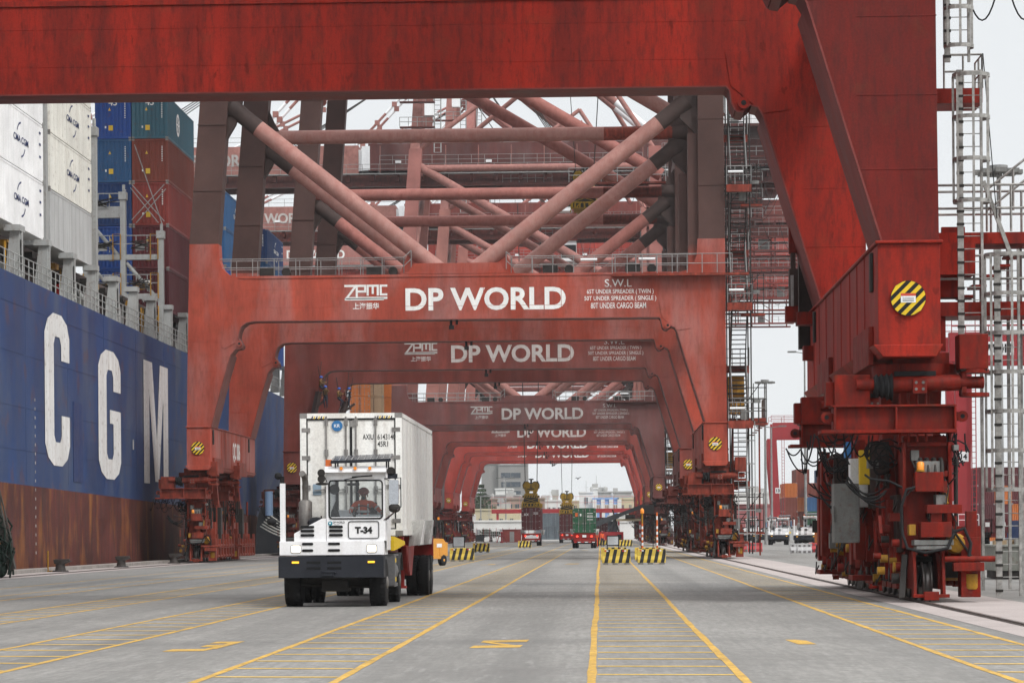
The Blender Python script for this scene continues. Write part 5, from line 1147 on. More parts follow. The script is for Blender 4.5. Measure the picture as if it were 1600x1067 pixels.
    b.box(-.9, .9, 1.0, 1.25, .45, .65, 0); b.tube((-1, 4.7, .55), (1, 4.7, .55), .12, n=10); b.box(-.6, .6, .4, 2.0, .62, 1.1, 0); b.box(-.45, .5, 3.9, 5.4, 1.1, 1.35, 0); b.lathe([(.5, 1.35), (.5, 1.42)], (0, 4.7, 0), 'z', 18)
    b.box(-.3, .3, .6, 1.6, .35, .6, 0); b.tube((-.9, .9, .5), (.9, .9, .45), .04, n=6)
    part('chassis', b, STEEL, t)
    b = MB(); b.tube((1.0, 2.05, .78), (1.0, 3.3, .78), .3, n=16, m=0); b.box(.95, 1.28, 2.1, 3.3, .42, .5, 0); b.box(1.0, 1.3, 2.0, 2.06, .45, 1.15, 0); b.box(1.28, 1.31, 2.02, 2.4, .45, 1.15, 0)
    for z in (.55, 1.0): b.box(1.305, 1.315, 2.03, 2.38, z, z + .1, 1)
    b.box(1.0, 1.3, 2.0, 3.3, 1.15, 1.2, 0); part('side_tank', b, [mat('tank_grey', (.12, .12, .125), .45, .3), DISC_Y], t, bevel=.01)
    for sx in (-1, 1): b = MB(); pts = [(4.7 + .66 * math.cos(R(a)), .56 + .66 * math.sin(R(a))) for a in range(20, 165, 12)]; b.prism(pts + [(y * .96 + .188, (z - .56) * .95 + .56) for y, z in reversed(pts)], 'x', sx * .55 - (.0 if sx > 0 else .72), sx * .55 + (.72 if sx > 0 else .0)); part('mudguard', b, mat('mudguard_grey', (.07, .072, .075), .5), t)
    b = MB(); b.hexa([(1.22, 1.9, 1.28), (1.3, 1.9, 1.28), (1.5, 2.7, 1.42), (1.3, 2.7, 1.3), (1.22, 1.9, 1.62), (1.3, 1.9, 1.62), (1.5, 2.7, 1.5), (1.3, 2.7, 1.45)]); part('side_guide', b, DISC_Y, t)
    for sx in (-1, 1):
        wheel(t, sx * .99, 1.15, .54, .38, sx)
        wheel(t, sx * .78, 4.7, .54, .27, sx); wheel(t, sx * 1.09, 4.7, .54, .27, sx)
    return t
def make_trailer(label, loc, group, rear=False, L=12.3):
    """skeletal yard chassis; origin under its front end, running to +y"""
    t = thing('container_trailer', label, 'trailer', loc, 0, group); b = MB()
    for x in (-.52, .4): b.prism([(0, 1.35), (2.6, 1.35), (3.3, .95), (L - .1, .95), (L - .1, 1.3), (3.3, 1.35), (2.6, 1.6), (0, 1.6)], 'x', x, x + .13)
    for y in (.1, 3.4, 6, 8.6, L - .4): b.box(-1.2, 1.2, y, y + .22, 1.38, 1.6)
    b.box(-1.2, 1.2, L - .14, L, 1.05, 1.6); b.box(-.4, .4, 3.6, L - .3, 1.0, 1.15)
    b.prism([(3.0, 1.35), (4.4, 1.35), (4.0, .9)], 'x', -1.15, -1.05); b.prism([(2.6, 1.38), (5.6, 1.38), (4.6, .62), (3.9, .62)], 'x', .95, 1.1); b.bar((1.05, 2.6, 1.4), (1.05, 3.4, .7), .08)
    part('frame', b, TRED, t)
    b = MB(); 
    for sx in (-1, 1): b.box(sx * .9 - .07, sx * .9 + .07, 3.5, 3.7, .35, 1.3); b.box(sx * .9 - .13, sx * .9 + .13, 3.45, 3.75, .3, .36)
    part('landing_leg', b, TRED, t)
    for y in (2.9, 6.4):
        for sx in (-1, 1): b = MB(); b.hexa([(sx * 1.12, y + .3, 1.36), (sx * 1.42, y, 1.40), (sx * 1.42, y + .04, 1.40), (sx * 1.12, y + .34, 1.36), (sx * 1.16, y + .3, 2.0), (sx * 1.54, y, 2.03), (sx * 1.54, y + .04, 2.03), (sx * 1.16, y + .34, 2.0)]); b.hexa([(sx * 1.42, y, 1.40), (sx * 1.44, y, 1.40), (sx * 1.44, y + 1.1, 1.40), (sx * 1.42, y + 1.1, 1.40), (sx * 1.54, y, 2.03), (sx * 1.56, y, 2.03), (sx * 1.5, y + 1.1, 2.03), (sx * 1.48, y + 1.1, 2.03)]); part('corner_guide', b, mat('guide_plate_white', (.72, .72, .71), .6, var=.15, scale=2, streak=.5, rust=.2), t)
    for y in (9.2, 10.5):
        b = MB(); b.tube((-1, y, .54), (1, y, .54), .11, n=10); b.box(-.6, .6, y - .4, y + .4, .7, .95); part('axle', b, STEEL, t)
        for sx in (-1, 1): wheel(t, sx * .80, y, .54, .28, sx); wheel(t, sx * 1.12, y, .54, .28, sx)
    b = MB()
    for sx in (-1, 1): b.path([(sx * .9, 8.0, 1.2), (sx * .95, 8.2, .9), (sx * .95, 8.4, .8)], .03, 5)
    b.box(-.9, .9, 8.9, 10.9, .2, .3) if False else None
    if rear:
        b2 = MB(); b2.box(-1.15, 1.15, L, L + .06, .72, 1.0); part('rear_panel', b2, TRED, t)
        for sx in (-1, 1):
            b2 = MB(); b2.lathe([(.11, .06), (.1, .11)], (sx * .75, L, 1.25), 'y', 10); part('tail_lamp', b2, TAIL, t)
        b2 = MB(); b2.box(-.2, .2, L + .06, L + .08, 1.15, 1.4, 0)
        for k in range(6): b2.box(-1.1 + .38 * k, -.82 + .38 * k, L + .06, L + .075, .6, .68, k % 2)
        part('reflector_strip', b2, [WHITE, TAIL if False else flat('reflector_red', (.5, .03, .03))], t)
    return t
TX, TY = -6.2, 64.7
GT = 'white terminal tractors'
t34 = make_tractor('white terminal tractor with black number T-34, headlights on, towing the white container', (TX, TY, 0), GT, 'T-34')
tr1 = make_trailer('red skeletal trailer with white side plates under the white container behind tractor T-34', (TX + .24, TY + 2.9, 0), 'red container trailers')
WREEF = mat('reefer_white', (.80, .795, .76), .45, var=.05, scale=.6, streak=.5, dirt=(.40, .35, .28), rust=.16, speck=.12)
cz = 1.64
ct = container('white refrigerated container with closed doors on the trailer behind tractor T-34', (TX + .24, 67.2, cz), WREEF, 2.93, 'flat', 'door', group='containers on trailers')
b = MB()
for sx in (-1, 1):
    for x in (.16 if sx < 0 else .14, 1.06): pass
for i in range(7):
    for x0 in (-.95, .62): b.prism([(x0 + .055 * i, 2.80), (x0 + .055 * i + .028, 2.80), (x0 + .055 * i + .05, 2.86), (x0 + .055 * i + .022, 2.86)], 'y', -.006, -.002, i % 2)
b.text('AXIU', (.41, .024, 2.36), UX, UZ, .13, .26, .012, 0); b.text('614314', (.82, .024, 2.36), UX, UZ, .13, .37, .012, 0); b.text('0', (1.04, .008, 2.36), UX, UZ, .13, .055, .012, 0); b.text('45R1', (.76, .024, 2.19), UX, UZ, .13, .25, .012, 0)
b.lathe([(.13, .0), (.13, .02)], (-.33, -.005, 2.63), 'y', 20, 2); b.text('KR', (-.33, -.008, 2.63), UX, UZ, .08, .14, .01, 3)
b.box(-.92, -.72, .012, .016, .98, 1.24, 4); b.box(-.02, .08, -.004, .02, 2.6, 2.75, 5)
part('marking', b, [BLACK, DISC_Y, flat('sticker_blue', (.04, .16, .36)), WHITE, flat('patch_grey_blue', (.25, .33, .4)), FIT], ct)
b = MB(); b.box(-.022, .022, .0, .03, .16, 2.78, 0)
ring(b, -1.1, 1.1, .13, 2.81, .02, .045, .008, .02); part('door_gasket', b, BLACK, ct)
b = MB()
for k in range(3): pass
b.bar((-1.0, -.04, .38), (-.55, -.04, .36), .035); b.bar((-.72, -.045, .28), (-.72, -.045, .48), .03); part('door_handle', b, STEEL, ct)
# ---- forklift behind the trailer
fk = G(654, 884); fl = thing('forklift', 'orange-yellow forklift with black mast driving behind the white container trailer', 'forklift', (fk.x - .2, fk.y, 0), R(-28))
FORG = mat('forklift_orange', (.62, .27, .03), .4, var=.1, scale=1.5, streak=.2)
b = MB(); b.prism([(0, .45), (.2, .35), (2.1, .35), (2.2, .6), (2.2, 1.15), (1.9, 1.4), (1.0, 1.42), (.8, 1.05), (.1, 1.0)], 'x', -.6, .6, 0); b.box(-.62, .62, 1.5, 2.3, .5, 1.2, 0); b.box(.6, .63, 1.2, 1.7, .95, 1.15, 1); part('body', b, [FORG, WHITE], fl, bevel=.05)
b = MB()
for x in (-.52, .52): b.bar((x, .35, 1.0), (x, .75, 2.35), .07); b.bar((x, 2.0, 1.3), (x, 1.9, 2.35), .07); b.bar((x, .75, 2.35), (x, 1.9, 2.35), .07)
for k in range(6): b.bar((-.52, .75 + .23 * k, 2.35), (.52, .75 + .23 * k, 2.35), .04)
part('overhead_guard', b, STEEL, fl)
b = MB()
for x in (-.4, .3): b.box(x, x + .12, -.2, .0, .1, 2.9); b.box(x + .02, x + .1, -.32, -.2, .1, 2.6)
for z in (.5, 1.3, 2.6): b.box(-.4, .42, -.15, -.05, z, z + .1)
b.box(-.55, .55, -.42, -.34, .4, 1.2)
for x in (-.4, .25): b.box(x, x + .13, -1.5, -.36, .18, .24); b.box(x, x + .13, -.42, -.36, .18, .9)
part('mast', b, STEEL, fl)
b = MB(); b.box(-.3, .3, 1.1, 1.65, 1.42, 1.6); b.box(-.3, .3, 1.55, 1.7, 1.6, 2.05); part('seat', b, BLACK, fl)
for sx in (-1, 1): wheel(fl, sx * .58, .35, .37, .26, sx, FORG); wheel(fl, sx * .52, 1.9, .28, .22, sx, FORG)
b = MB(); b.lathe([(.06, 0), (.06, .14)], (.3, 1.9, 2.39), 'z', 10); part('beacon', b, AMBER, fl)
# ---- trucks seen from behind, farther down the lanes
GR, GCN = 'red container trailers', 'containers on trailers'
def flip_trailer(label, x, y):
    t = make_trailer(label, (x, y + 12.3, 0), GR, rear=True); t.rotation_euler = (0, 0, math.pi); return t
def far_tractor(label, x, y, col):
    t = thing('road_tractor', label, 'truck', (x, y, 0), 0, 'road trucks under the far cranes')
    b = MB(); b.prism([(0, .9), (0, 3.0), (1.6, 3.1), (2.1, 2.2), (2.2, .8)], 'x', -1.2, 1.2); part('cab', b, col, t, bevel=.05)
    b = MB(); b.box(-.45, .45, -3.6, 1.8, .7, 1.0); part('chassis', b, STEEL, t)
    for sx in (-1, 1): wheel(t, sx * 1.0, 1.2, .52, .3, sx); wheel(t, sx * .95, -2.6, .52, .5, sx)
    return t
gp = P(906.5, 0, 295).x
flip_trailer('red trailer with two lit tail lamps under the dark green container', gp, 295)
g_ = container('dark green container with white door rods and decals, on a trailer in the middle lane', (gp, 294.9, 1.62), CGN, 2.59, end='door', group=GCN)
lb = MB(); lb.box(-.95, -.68, -.012, .02, 1.7, 2.1, 1); lb.box(-.45, -.3, -.012, .02, 1.75, 2.0, 0)
for z in (2.0, 1.75, 1.62, 1.35): lb.box(.3, .9, -.012, .02, z, z + .06, 0)
part('marking', lb, [DECALW, flat('decal_orange', (.5, .12, .04))], g_)
far_tractor('dark road tractor ahead of the dark green container', gp, 311, flat('cab_dark_red', (.2, .03, .03)))
mp = P(879.5, 0, 448).x
flip_trailer('red trailer with lit lamps under the middle maroon container, left of the green one', mp, 448)
container('maroon container under a yellow spreader, partly hidden by the green container', (mp, 447.9, 1.7), CMR, 2.89, end='door', group=GCN)
lp = P(823.5, 0, 360).x
l_ = container('maroon container held by the large yellow spreader over the left lane', (lp, 359.9, 2.0), CMR, 2.89, end='door', group=GCN)
lb = MB(); lb.text('SCX', (-.6, -.014, 2.0), UX, UZ, .3, .6, .03); 
for z in (2.2, 2.05): lb.box(.3, .9, -.014, .02, z, z + .06, 0)
part('marking', lb, DECALW, l_)
lt = flip_trailer('red trailer with white rear panel under the left maroon container', lp, 360)
lb = MB(); lb.box(-.95, .8, 12.37, 12.4, .95, 1.32); part('rear_board', lb, WHITE, lt)
rp = P(932, 0, 490).x
flip_trailer('red trailer of the small maroon container right of the green one', rp, 490); container('small looking maroon container far right of the dark green one', (rp, 490, 1.65), CDM, 2.59, end='door', group=GCN)
# ---- spreaders on their ropes
def spreader(label, x, y, z, ztop, zyaw=0):
    """z = underside of the spreader; headblock with two sheave lobes above"""
    t = thing('container_spreader', label, 'spreader', (x, y, z), 0, 'yellow container spreaders hanging from the cranes')
    b = MB(); b.box(-1.22, 1.22, -6.1, -5.7, 0, .55); b.box(-1.22, 1.22, 5.7, 6.1, 0, .55); b.box(-.7, -.25, -6, 6, .15, .6); b.box(.25, .7, -6, 6, .15, .6); b.box(-1.0, 1.0, -1.6, 1.6, .5, 1.1)
    for sx in (-1, 1): b.bar((sx * 1.1, -6.0, .5), (sx * .55, -5.5, 1.45), .16); b.bar((sx * 1.12, -6.05, .0), (sx * 1.25, -6.05, -.3), .25, .1); b.bar((sx * .7, -6.12, .1), (sx * .3, -6.12, .55), .12)
    b.box(-1.1, 1.1, -5.9, -5.3, 1.2, 1.5); b.box(-.85, .85, -5.8, -5.5, 1.5, 1.75)
    for k in range(7): b.prism([(-1.1 + .32 * k, 1.2), (-.98 + .32 * k, 1.2), (-.86 + .32 * k, 1.5), (-.98 + .32 * k, 1.5)], 'y', -5.92, -5.9, 1)
    b.box(-1.0, 1.0, -6.14, -6.1, .1, .45, 1)
    for x in (-.9, -.5, -.1, .3, .7): b.box(x, x + .14, -6.17, -6.14, .05, .5, 0)
    b.box(-.9, .9, -6.0, -5.9, .6, 1.2, 1); b.bar((-.9, -6.02, .6), (.9, -6.02, 1.15), .08, .05, 0); b.bar((.9, -6.03, .6), (-.9, -6.03, 1.15), .08, .05, 0)
    part('frame', b, [SPRY, BLACK], t)
    b = MB(); b.prism([(-.62, -.1), (-.3, -.1), (-.22, .3), (.22, .3), (.3, -.1), (.62, -.1), (.98, .75), (1.0, 1.1), (.75, 1.45), (.4, 1.5), (.1, 1.2), (-.1, 1.2), (-.4, 1.5), (-.75, 1.45), (-1.0, 1.1), (-.98, .75)], 'y', -1.5, 1.0, 0); b.prism([(-.3, .9), (.3, .9), (.55, 1.25), (.85, 1.6), (1.08, 1.15), (1.06, .7), (.8, .5), (-.8, .5), (-1.06, .7), (-1.08, 1.15), (-.85, 1.6), (-.55, 1.25)], 'y', -1.3, 1.1, 1); b.box(-.45, .45, -1.55, -1.5, .5, .62, 1); b.box(-.06, .06, -1.55, -1.5, .6, 1.1, 1); b.box(-.12, .12, -.4, .2, 1.2, 1.9, 1); b.box(-.3, .3, -.5, .3, 1.75, 1.9, 1)
    part('headblock', b, [SPRY, STEEL], t, (0, -4.2, 1.75))
    for sx in (-1, 1): b = MB(); b.lathe([(.34, -.2), (.46, -.16), (.4, 0), (.46, .16), (.34, .2)], (sx * .52, -5.3, 2.85), 'y', 20); b.lathe([(.34, -.2), (.46, -.16), (.4, 0), (.46, .16), (.34, .2)], (sx * .52, -3.6, 2.85), 'y', 20); part('sheave', b, STEEL, t)
    for sx in (-1, 1):
        for yy in (-5.4, -3.6):
            b = MB(); b.tube((sx * .75, yy, 3.1), (sx * 1.5, yy + (1 if yy < -4 else 2), ztop - z), .03, n=4); part('hoist_rope', b, STEEL, t)
    return t
spreader('dirty yellow spreader gripping the maroon container over the left lane', lp, 366, 4.95, 44)
spreader('dirty yellow spreader above the middle maroon container, hanging on three ropes', mp, 454, 4.65, 44)
sp_ = P(914, 326, 238); spreader('yellow spreader hanging high between the diagonal brace tubes', sp_.x, 244, sp_.z, 44)
# ================================================================== BARRIERS, SIGNS, YARD
def make_barrier(label, loc, rz=0., w_=1.45, posts=0, n=4):
    t = thing('concrete_barrier', label, 'barrier', loc, rz, 'yellow and black concrete barriers'); h = .8; b = MB()
    def half(z): return w_ / 2 - .05 * (z > .4)
    b.prism([(-.32, .09), (.32, .09), (.3, .25), (.16, .45), (.11, h), (-.11, h), (-.16, .45), (-.3, .25)], 'x', -w_ / 2, w_ / 2, 0)
    for x in (-w_ / 2 + .05, -.18, w_ / 2 - .3): b.box(x, x + .25, -.31, .31, 0, .09, 2)
    o = part('block', b, [mat('barrier_yellow', (.50, .36, .055), .75, var=.15, scale=3, streak=.5, dirt=(.2, .17, .12), rust=.1), mat('barrier_black', (.022, .022, .022), .75, var=.3, scale=3), mat('barrier_foot', (.2, .19, .17), .9)], t, bevel=.012)
    b = MB(); k = n; d = w_ / (2 * k)
    prof = [(-.32, .095), (-.3, .25), (-.16, .45), (-.11, h - .01)]
    for i in range(k):
        x = -w_ / 2 + (2 * i + .9) * d
        for (y0, z0), (y1, z1) in zip(prof, prof[1:]):
            e = .004; q = lambda z: .22 * (z - .4)
            b.add([(max(-w_ / 2, x + q(z0)), y0 - e, z0), (min(w_ / 2, x + d + q(z0)), y0 - e, z0), (min(w_ / 2, x + d + q(z1)), y1 - e, z1), (max(-w_ / 2, x + q(z1)), y1 - e, z1)], [(0, 1, 2, 3)])
    part('stripe', b, mat('barrier_black', (.022, .022, .022)), o)
    b = MB()
    for x in (-w_ * .35, w_ * .28): b.box(x - .1, x, -.135, -.128, h - .12, h - .06, 0); b.box(x, x + .1, -.135, -.128, h - .12, h - .06, 1)
    part('reflector', b, [flat('reflector_red', (.5, .03, .03)), WHITE], o)
    return t
bar0 = make_barrier('front yellow and black barrier by the centre line, white notice board standing behind it', (*G(963, 881.8).xy, 0), R(1))
def bar(label, px, py, dx=0, dy=0, rz=0): g_ = G(px, py); return clone(bar0, label, (g_.x + dx, g_.y + dy, 0), rz)
bar('yellow and black barrier directly behind the front one by the centre line', 959, 876.5, 0, 0, R(-2))
bar('front yellow and black barrier of the pair carrying two striped poles', 1018, 881.3, 0, 0, R(1.5)); bar('yellow and black barrier behind, in the pair carrying two striped poles', 1012, 877, 0, 0, R(-1))
bar('yellow and black barrier nearest the forklift, board on a frame behind it', 722, 876.8); bar('yellow and black barrier left of centre with a small dark board behind it', 752, 862.7)
bar('yellow and black barrier in front of the left maroon container truck', 820, 855.8); bar('yellow and black barrier far right, by the small traffic gantry under the cranes', 978, 854); bar('yellow and black barrier far back, next to the worker in orange', 945, 852)
def board(label, px, py, w_, h_, z0, dark=False, marks=True):
    g_ = G(px, py); t = thing('notice_board', label, 'notice board', (g_.x, g_.y, 0), 0, 'notice boards on metal frames'); b = MB()
    for x in (-w_ / 2, w_ / 2): b.box(x - .025, x + .025, -.02, .03, 0, z0 + h_)
    for z in (z0, z0 + h_ - .05): b.box(-w_ / 2, w_ / 2, -.02, .03, z, z + .05)
    part('frame', b, BLACK, t)
    b = MB(); b.box(-w_ / 2 + .03, w_ / 2 - .03, -.005, .015, z0 + .05, z0 + h_ - .05, 0)
    if marks:
        for k in range(7): b.box(-w_ * .4, -w_ * .4 + w_ * (.5 + .25 * ((k * 7) % 3) / 3), -.009, -.006, z0 + h_ * (.82 - k * .1), z0 + h_ * (.84 - k * .1), 1)
    part('panel', b, [flat('board_grey_white', (.42, .44, .46), .4) if not dark else flat('board_dark', (.08, .085, .09)), flat('board_line_grey', (.25, .26, .27))], t); return t
board('white notice board on a black frame behind the front centre line barrier', 958, 880, .62, .55, .95); board('grey white notice board behind the barrier nearest the forklift', 717, 874, .72, .68, .8); board('small dark notice board behind the barrier left of centre', 750, 861, .75, .6, .9, True, False)
for px, lab, lamp in ((1004, 'orange and white striped pole topped by an orange lamp', 1), (1027, 'orange and white striped pole without a lamp', 0)):
    g_ = G(px, 878.5); t = thing('striped_pole', lab + ', on the right barrier pair', 'pole', (g_.x, g_.y + .05, .78), 0, 'striped poles on the barriers'); b = MB()
    for k in range(9): b.tube((0, 0, .15 * k), (0, 0, .15 * k + .15), .05, n=10, m=k % 2)
    for k in range(3): b.tube((0, 0, 1.35 + .2 * k), (0, 0, 1.55 + .2 * k), .045, n=10, m=2 if lamp else k % 2)
    part('pole', b, [flat('pole_orange', (.55, .12, .03)), WHITE, YEL], t)
    if lamp: b = MB(); b.lathe([(.1, 1.9), (.11, 1.95), (.1, 2.1), (.05, 2.18)], (0, 0, 0), 'z', 12); part('lamp', b, AMBER, t)
g_ = G(1014, 873); t = thing('sign_panel', 'dark blank message panel on posts under the right crane legs', 'sign', (g_.x, g_.y + 6, 0)); b = MB(); b.box(-.45, .45, 0, .12, 2.85, 3.4); part('panel', b, flat('panel_dark', (.06, .06, .06)), t); b = MB(); b.box(-.4, -.35, .03, .1, 0, 2.85); b.box(.35, .4, .03, .1, 0, 2.85); part('post', b, STEEL, t)
# parked tractors in the yard on the right
base = t34
def park(label, px, py, rz):
    g_ = G(px, py); c = clone(base, label, (g_.x, g_.y, 0), rz)
    for ch in list(c.children):
        if ch.name.startswith(('fleet_number', 'maker_logo')): bpy.data.objects.remove(ch)
    return c
for px, py, rz, lab in ((1258, 853.3, -8, 'white terminal tractor parked farthest right, orange container close behind it'), (1217, 851, -3, 'white terminal tractor parked in the middle of the right-hand yard row'), (1199, 848.5, 2, 'white terminal tractor half hidden between two others in the right-hand yard row'), (1167, 850, -3, 'white terminal tractor parked just right of the crane stair, seen through its bars')): park(lab, px, py, R(rz))
def water_barrier(label, px, py, m, rz=0):
    g_ = G(px, py); b = MB(); w_ = 1.05
    b.prism([(-.22, 0), (.22, 0), (.2, .25), (.09, .5), (.08, .72), (-.08, .72), (-.09, .5), (-.2, .25)], 'x', -w_ / 2, w_ / 2)
    for x in (-.35, 0, .35): b.box(x - .1, x + .1, -.235, -.2, .05, .2, 1); b.box(x - .08, x + .08, -.12, -.09, .5, .64, 1)
    b.box(-w_ / 2 - .05, -w_ / 2, -.07, .07, .1, .7); b.tube((-.25, 0, .72), (-.25, 0, .76), .05, n=8)
    solo('plastic_barrier', b, [m, mat('barrier_recess', (.16, .15, .15))], label, 'barrier', (g_.x, g_.y, 0), 'plastic road barriers in the yard', bevel=.03, rz=R(rz))
RPL, WPL = mat('red_plastic', (.42, .03, .035), .4, var=.12, scale=2), mat('grey_white_plastic', (.45, .45, .45), .45, var=.12, scale=2, streak=.3)
for px, py, m, lab in ((1246, 864, WPL, 'grey white plastic barrier, left of its pair, in front of the rightmost tractor'), (1257, 864.3, WPL, 'grey white plastic barrier, right of its pair, in front of the rightmost tractor'), (1275, 862.5, RPL, 'red plastic barrier nearest the grey white pair, by the crane leg'), (1287, 862.5, RPL, 'red plastic barrier half behind the big crane leg'), (1172, 862, RPL, 'red plastic barrier left of its pair at the foot of the crane stair'), (1181, 861.5, RPL, 'red plastic barrier right of its pair at the foot of the crane stair')): water_barrier(lab, px, py, m)
# container stacks in the yard
GY = 'containers stacked in the yard'
def ystack(px, Y, cols, desc, L=12.19, rz=0., kind='corr', end='corr', names=None):
    x = P(px, 830, Y).x; nm = {id(CBR): 'red-brown', id(COR): 'orange', id(CB2): 'blue', id(CBL): 'bright blue', id(CB3): 'navy', id(CGN): 'green', id(CW2): 'white', id(CMR): 'maroon', id(CGR): 'grey', id(CDM): 'dark maroon', id(CTL): 'teal'}
    for k, c in enumerate(cols):
        container('%s container, %s of %s' % (nm[id(c)], ['bottom', 'second tier', 'third tier', 'fourth tier', 'fifth tier'][k], desc), (x, Y, k * 2.6), c, 2.59, kind, end, L, GY, rz)
ystack(1236, 520, [CGR, CBR, CBR, COR], 'the leftmost stack behind the parked tractors'); ystack(1255, 521, [COR, CBR, COR, CBR, CBR], 'the second stack from the left behind the parked tractors')
ystack(1272, 519, [CGR, CGN, CB2, CBR][0:4], 'the stack with a green container behind the parked tractors'); ystack(1291, 522, [COR, CBR, CW2, CB2, CB2], 'the stack just left of the big crane leg')
ystack(1310, 523, [CMR, CB3, CB3, CBL, CBL], 'the blue stack half behind the big crane leg')
x = P(1281, 830, 285).x; container('single orange container on the ground by the rightmost parked tractor', (x + 1.6, 285, .0), COR, 2.59, group=GY); 
container('single orange container sitting on the orange one by the rightmost parked tractor', (x + 1.6, 285, 2.6), COR, 2.59, group=GY) if False else None
for i, (px, cols, ds) in enumerate(((1469, [CTL, COR, CB3, CB3], 'the stack between crane leg and tall red yard crane leg'), (1541, [COR, CDM, CMR, CMR], 'the tall maroon stack left of the light mast'), (1568, [COR, CMR, COR, CDM], 'the stack directly behind the long ladder'), (1595, [COR, COR, CMR, CMR], 'the stack at the right edge'), (1621, [COR, CMR, CMR, COR], 'the outermost stack past the right edge'))): ystack(px, 398 + i * .7, cols, ds)
container('navy container lying behind the grey waste skip', (P(1597, 830, 300).x + 1.0, 300, 0), CB3, 2.59, group=GY); 
for px, lab in ((1531, 'low maroon flat box left of the long ladder, by blue sign'), (1556, 'low maroon flat box right of the long ladder')):
    b = MB(); b.box(-1.2, 1.2, 0, 5, 1.3, 2.6, 0)
    for k in range(6): b.box(-1.15 + .4 * k, -1.0 + .4 * k, -.04, 0, 1.4, 2.5, 0)
    b.box(.5, .9, -.05, -.04, 1.9, 2.3, 1); g_ = P(px, 830, 262); t = thing('open_top_box', lab, 'container', (g_.x, 262, 0), 0, 'low boxes on trailers'); part('body', b, [CMR, DECALW], t)
    b = MB(); b.box(-1.1, 1.1, .5, 6, .9, 1.3); part('chassis', b, TRED, t)
    for sx in (-1, 1): wheel(t, sx * .9, 2, .5, .45, sx)
g_ = P(1505, 830, 262); b = MB(); b.box(-.35, .35, 0, .05, 2.2, 3.1, 0); b.box(-.22, .22, -.01, 0, 2.4, 2.9, 1); b.tube((0, .08, 0), (0, .08, 3.1), .04, n=6, m=2); solo('blue_sign', b, [flat('sign_blue', (.03, .15, .45)), WHITE, GALV], 'small blue and white sign on a post left of the long ladder', 'sign', (P(1508, 830, 262).x, 262, 0))
# waste skip
g_ = G(1553, 905); t = thing('waste_skip', 'grey green steel waste skip standing at the right edge of the quay', 'skip', (g_.x, g_.y, 0)); b = MB()
b.hexa([(.05, .1, .28), (2.4, .1, .28), (2.4, 3.2, .28), (.05, 3.2, .28), (0, 0, 1.12), (2.5, 0, 1.12), (2.5, 3.4, 1.12), (0, 3.4, 1.12)], 0); b.box(-.05, 2.55, -.06, 3.45, 1.08, 1.16, 0)
for x in (.02, 1.0, 1.9): b.box(x, x + .08, -.05, .1, .28, 1.1, 0)
b.box(.2, 2.3, .15, 3.2, .02, .28, 1)
part('body', b, [mat('skip_grey_green', (.23, .24, .215), .6, var=.2, scale=1.2, streak=.4, rust=.3), STEEL], t, bevel=.015)
b = MB()
for k in range(9): b.cbox((.3 + k * .24, .6 + rnd.random(), 1.16 + rnd.random() * .12), .4, .5, .25, k % 2)
part('rubble', b, [mat('cardboard', (.35, .26, .16), .9), mat('scrap_grey', (.3, .3, .28))], t)
# rubber tyred gantry cranes in the yard
RTG = mat('yard_crane_red', (.30, .03, .035), .5, var=.12, scale=.4, streak=.25)
def yard_crane(label, px, Y, h, num, tilt=0., beam=None):
    x = P(px, 830, Y).x; t = thing('yard_crane', label, 'gantry crane', (x, Y, 0), 0, 'red yard gantry cranes'); 
    for dy in (0, 6.5):
        b = MB(); b.hexa([(-.55, dy, .9), (.55, dy, .9), (.55, dy + .9, .9), (-.55, dy + .9, .9), (-.75 + tilt, dy, h), (.75 + tilt, dy, h), (.75 + tilt, dy + .9, h), (-.75 + tilt, dy + .9, h)]); part('leg', b, RTG, t)
        b = MB(); b.hexa([(-.55 + 23, dy, .9), (.55 + 23, dy, .9), (.55 + 23, dy + .9, .9), (-.55 + 23, dy + .9, .9), (-.75 + 23 + tilt, dy, h), (.75 + 23 + tilt, dy, h), (.75 + 23 + tilt, dy + .9, h), (-.75 + 23 + tilt, dy + .9, h)]); part('leg', b, RTG, t)
        b = MB(); b.box(-1.2 if beam else -.75, 24, dy, dy + 1.0, h, h + 2.6); b.rail([(-1, dy, h + 2.6), (24, dy, h + 2.6)], 1.1, .04, 2); part('girder', b, RTG, t)
    for x_ in (0, 23):
        b = MB(); b.box(x_ - .6, x_ + .6, -2.5, 9.8, 1.2, 2.0); b.box(x_ - 1.1, x_ - .6, 1, 4.5, 2.0, 4.2, 1); b.rail([(x_ - 1.2, -.6, 2.0), (x_ + 1.2, -.6, 2.0)], 1, .03, .6, 1); part('bogie_beam', b, [RTG, WHITE], t)
        for y_ in (-1.8, 9): wheel(t, x_, y_, .75, .55, 1)
    b = MB(); b.rail([(.8, -.3, 2), (.8, -.3, h)], .001, .03, 1.0) if False else None
    b.box(.62, .7, -.4, -.3, 2, h); b.box(1.0, 1.08, -.4, -.3, 2, h)
    for k in range(int(h / .6)): b.box(.62, 1.08, -.38, -.32, 2 + .5 * k, 2.05 + .5 * k) if 2.05 + .5 * k < h else None
    part('ladder', b, RTG, t)
    if num: lb = MB(); lb.box(-.42, .42, -.03, 0, 7.7, 8.6, 0); lb.text(num, (0, -.05, 8.15), UX, UZ, .5, .55, .04, 1); part('number_plate', lb, [WHITE, BLACK], t)
    if beam: lb = MB(); lb.box(1.5, 4.5, -.05, -.02, h + .55, h + 1.75, 0); lb.text(beam, (3.0, -.07, h + 1.15), UX, UZ, .8, 2.8, .06, 1); part('number_plate', lb, [WHITE, BLACK], t)
    return t
yard_crane('tall red yard gantry crane with plate 14 on its leg, behind the big crane bogie', 1507, 252, 16.6, '14', 0, 'SWL 41T')
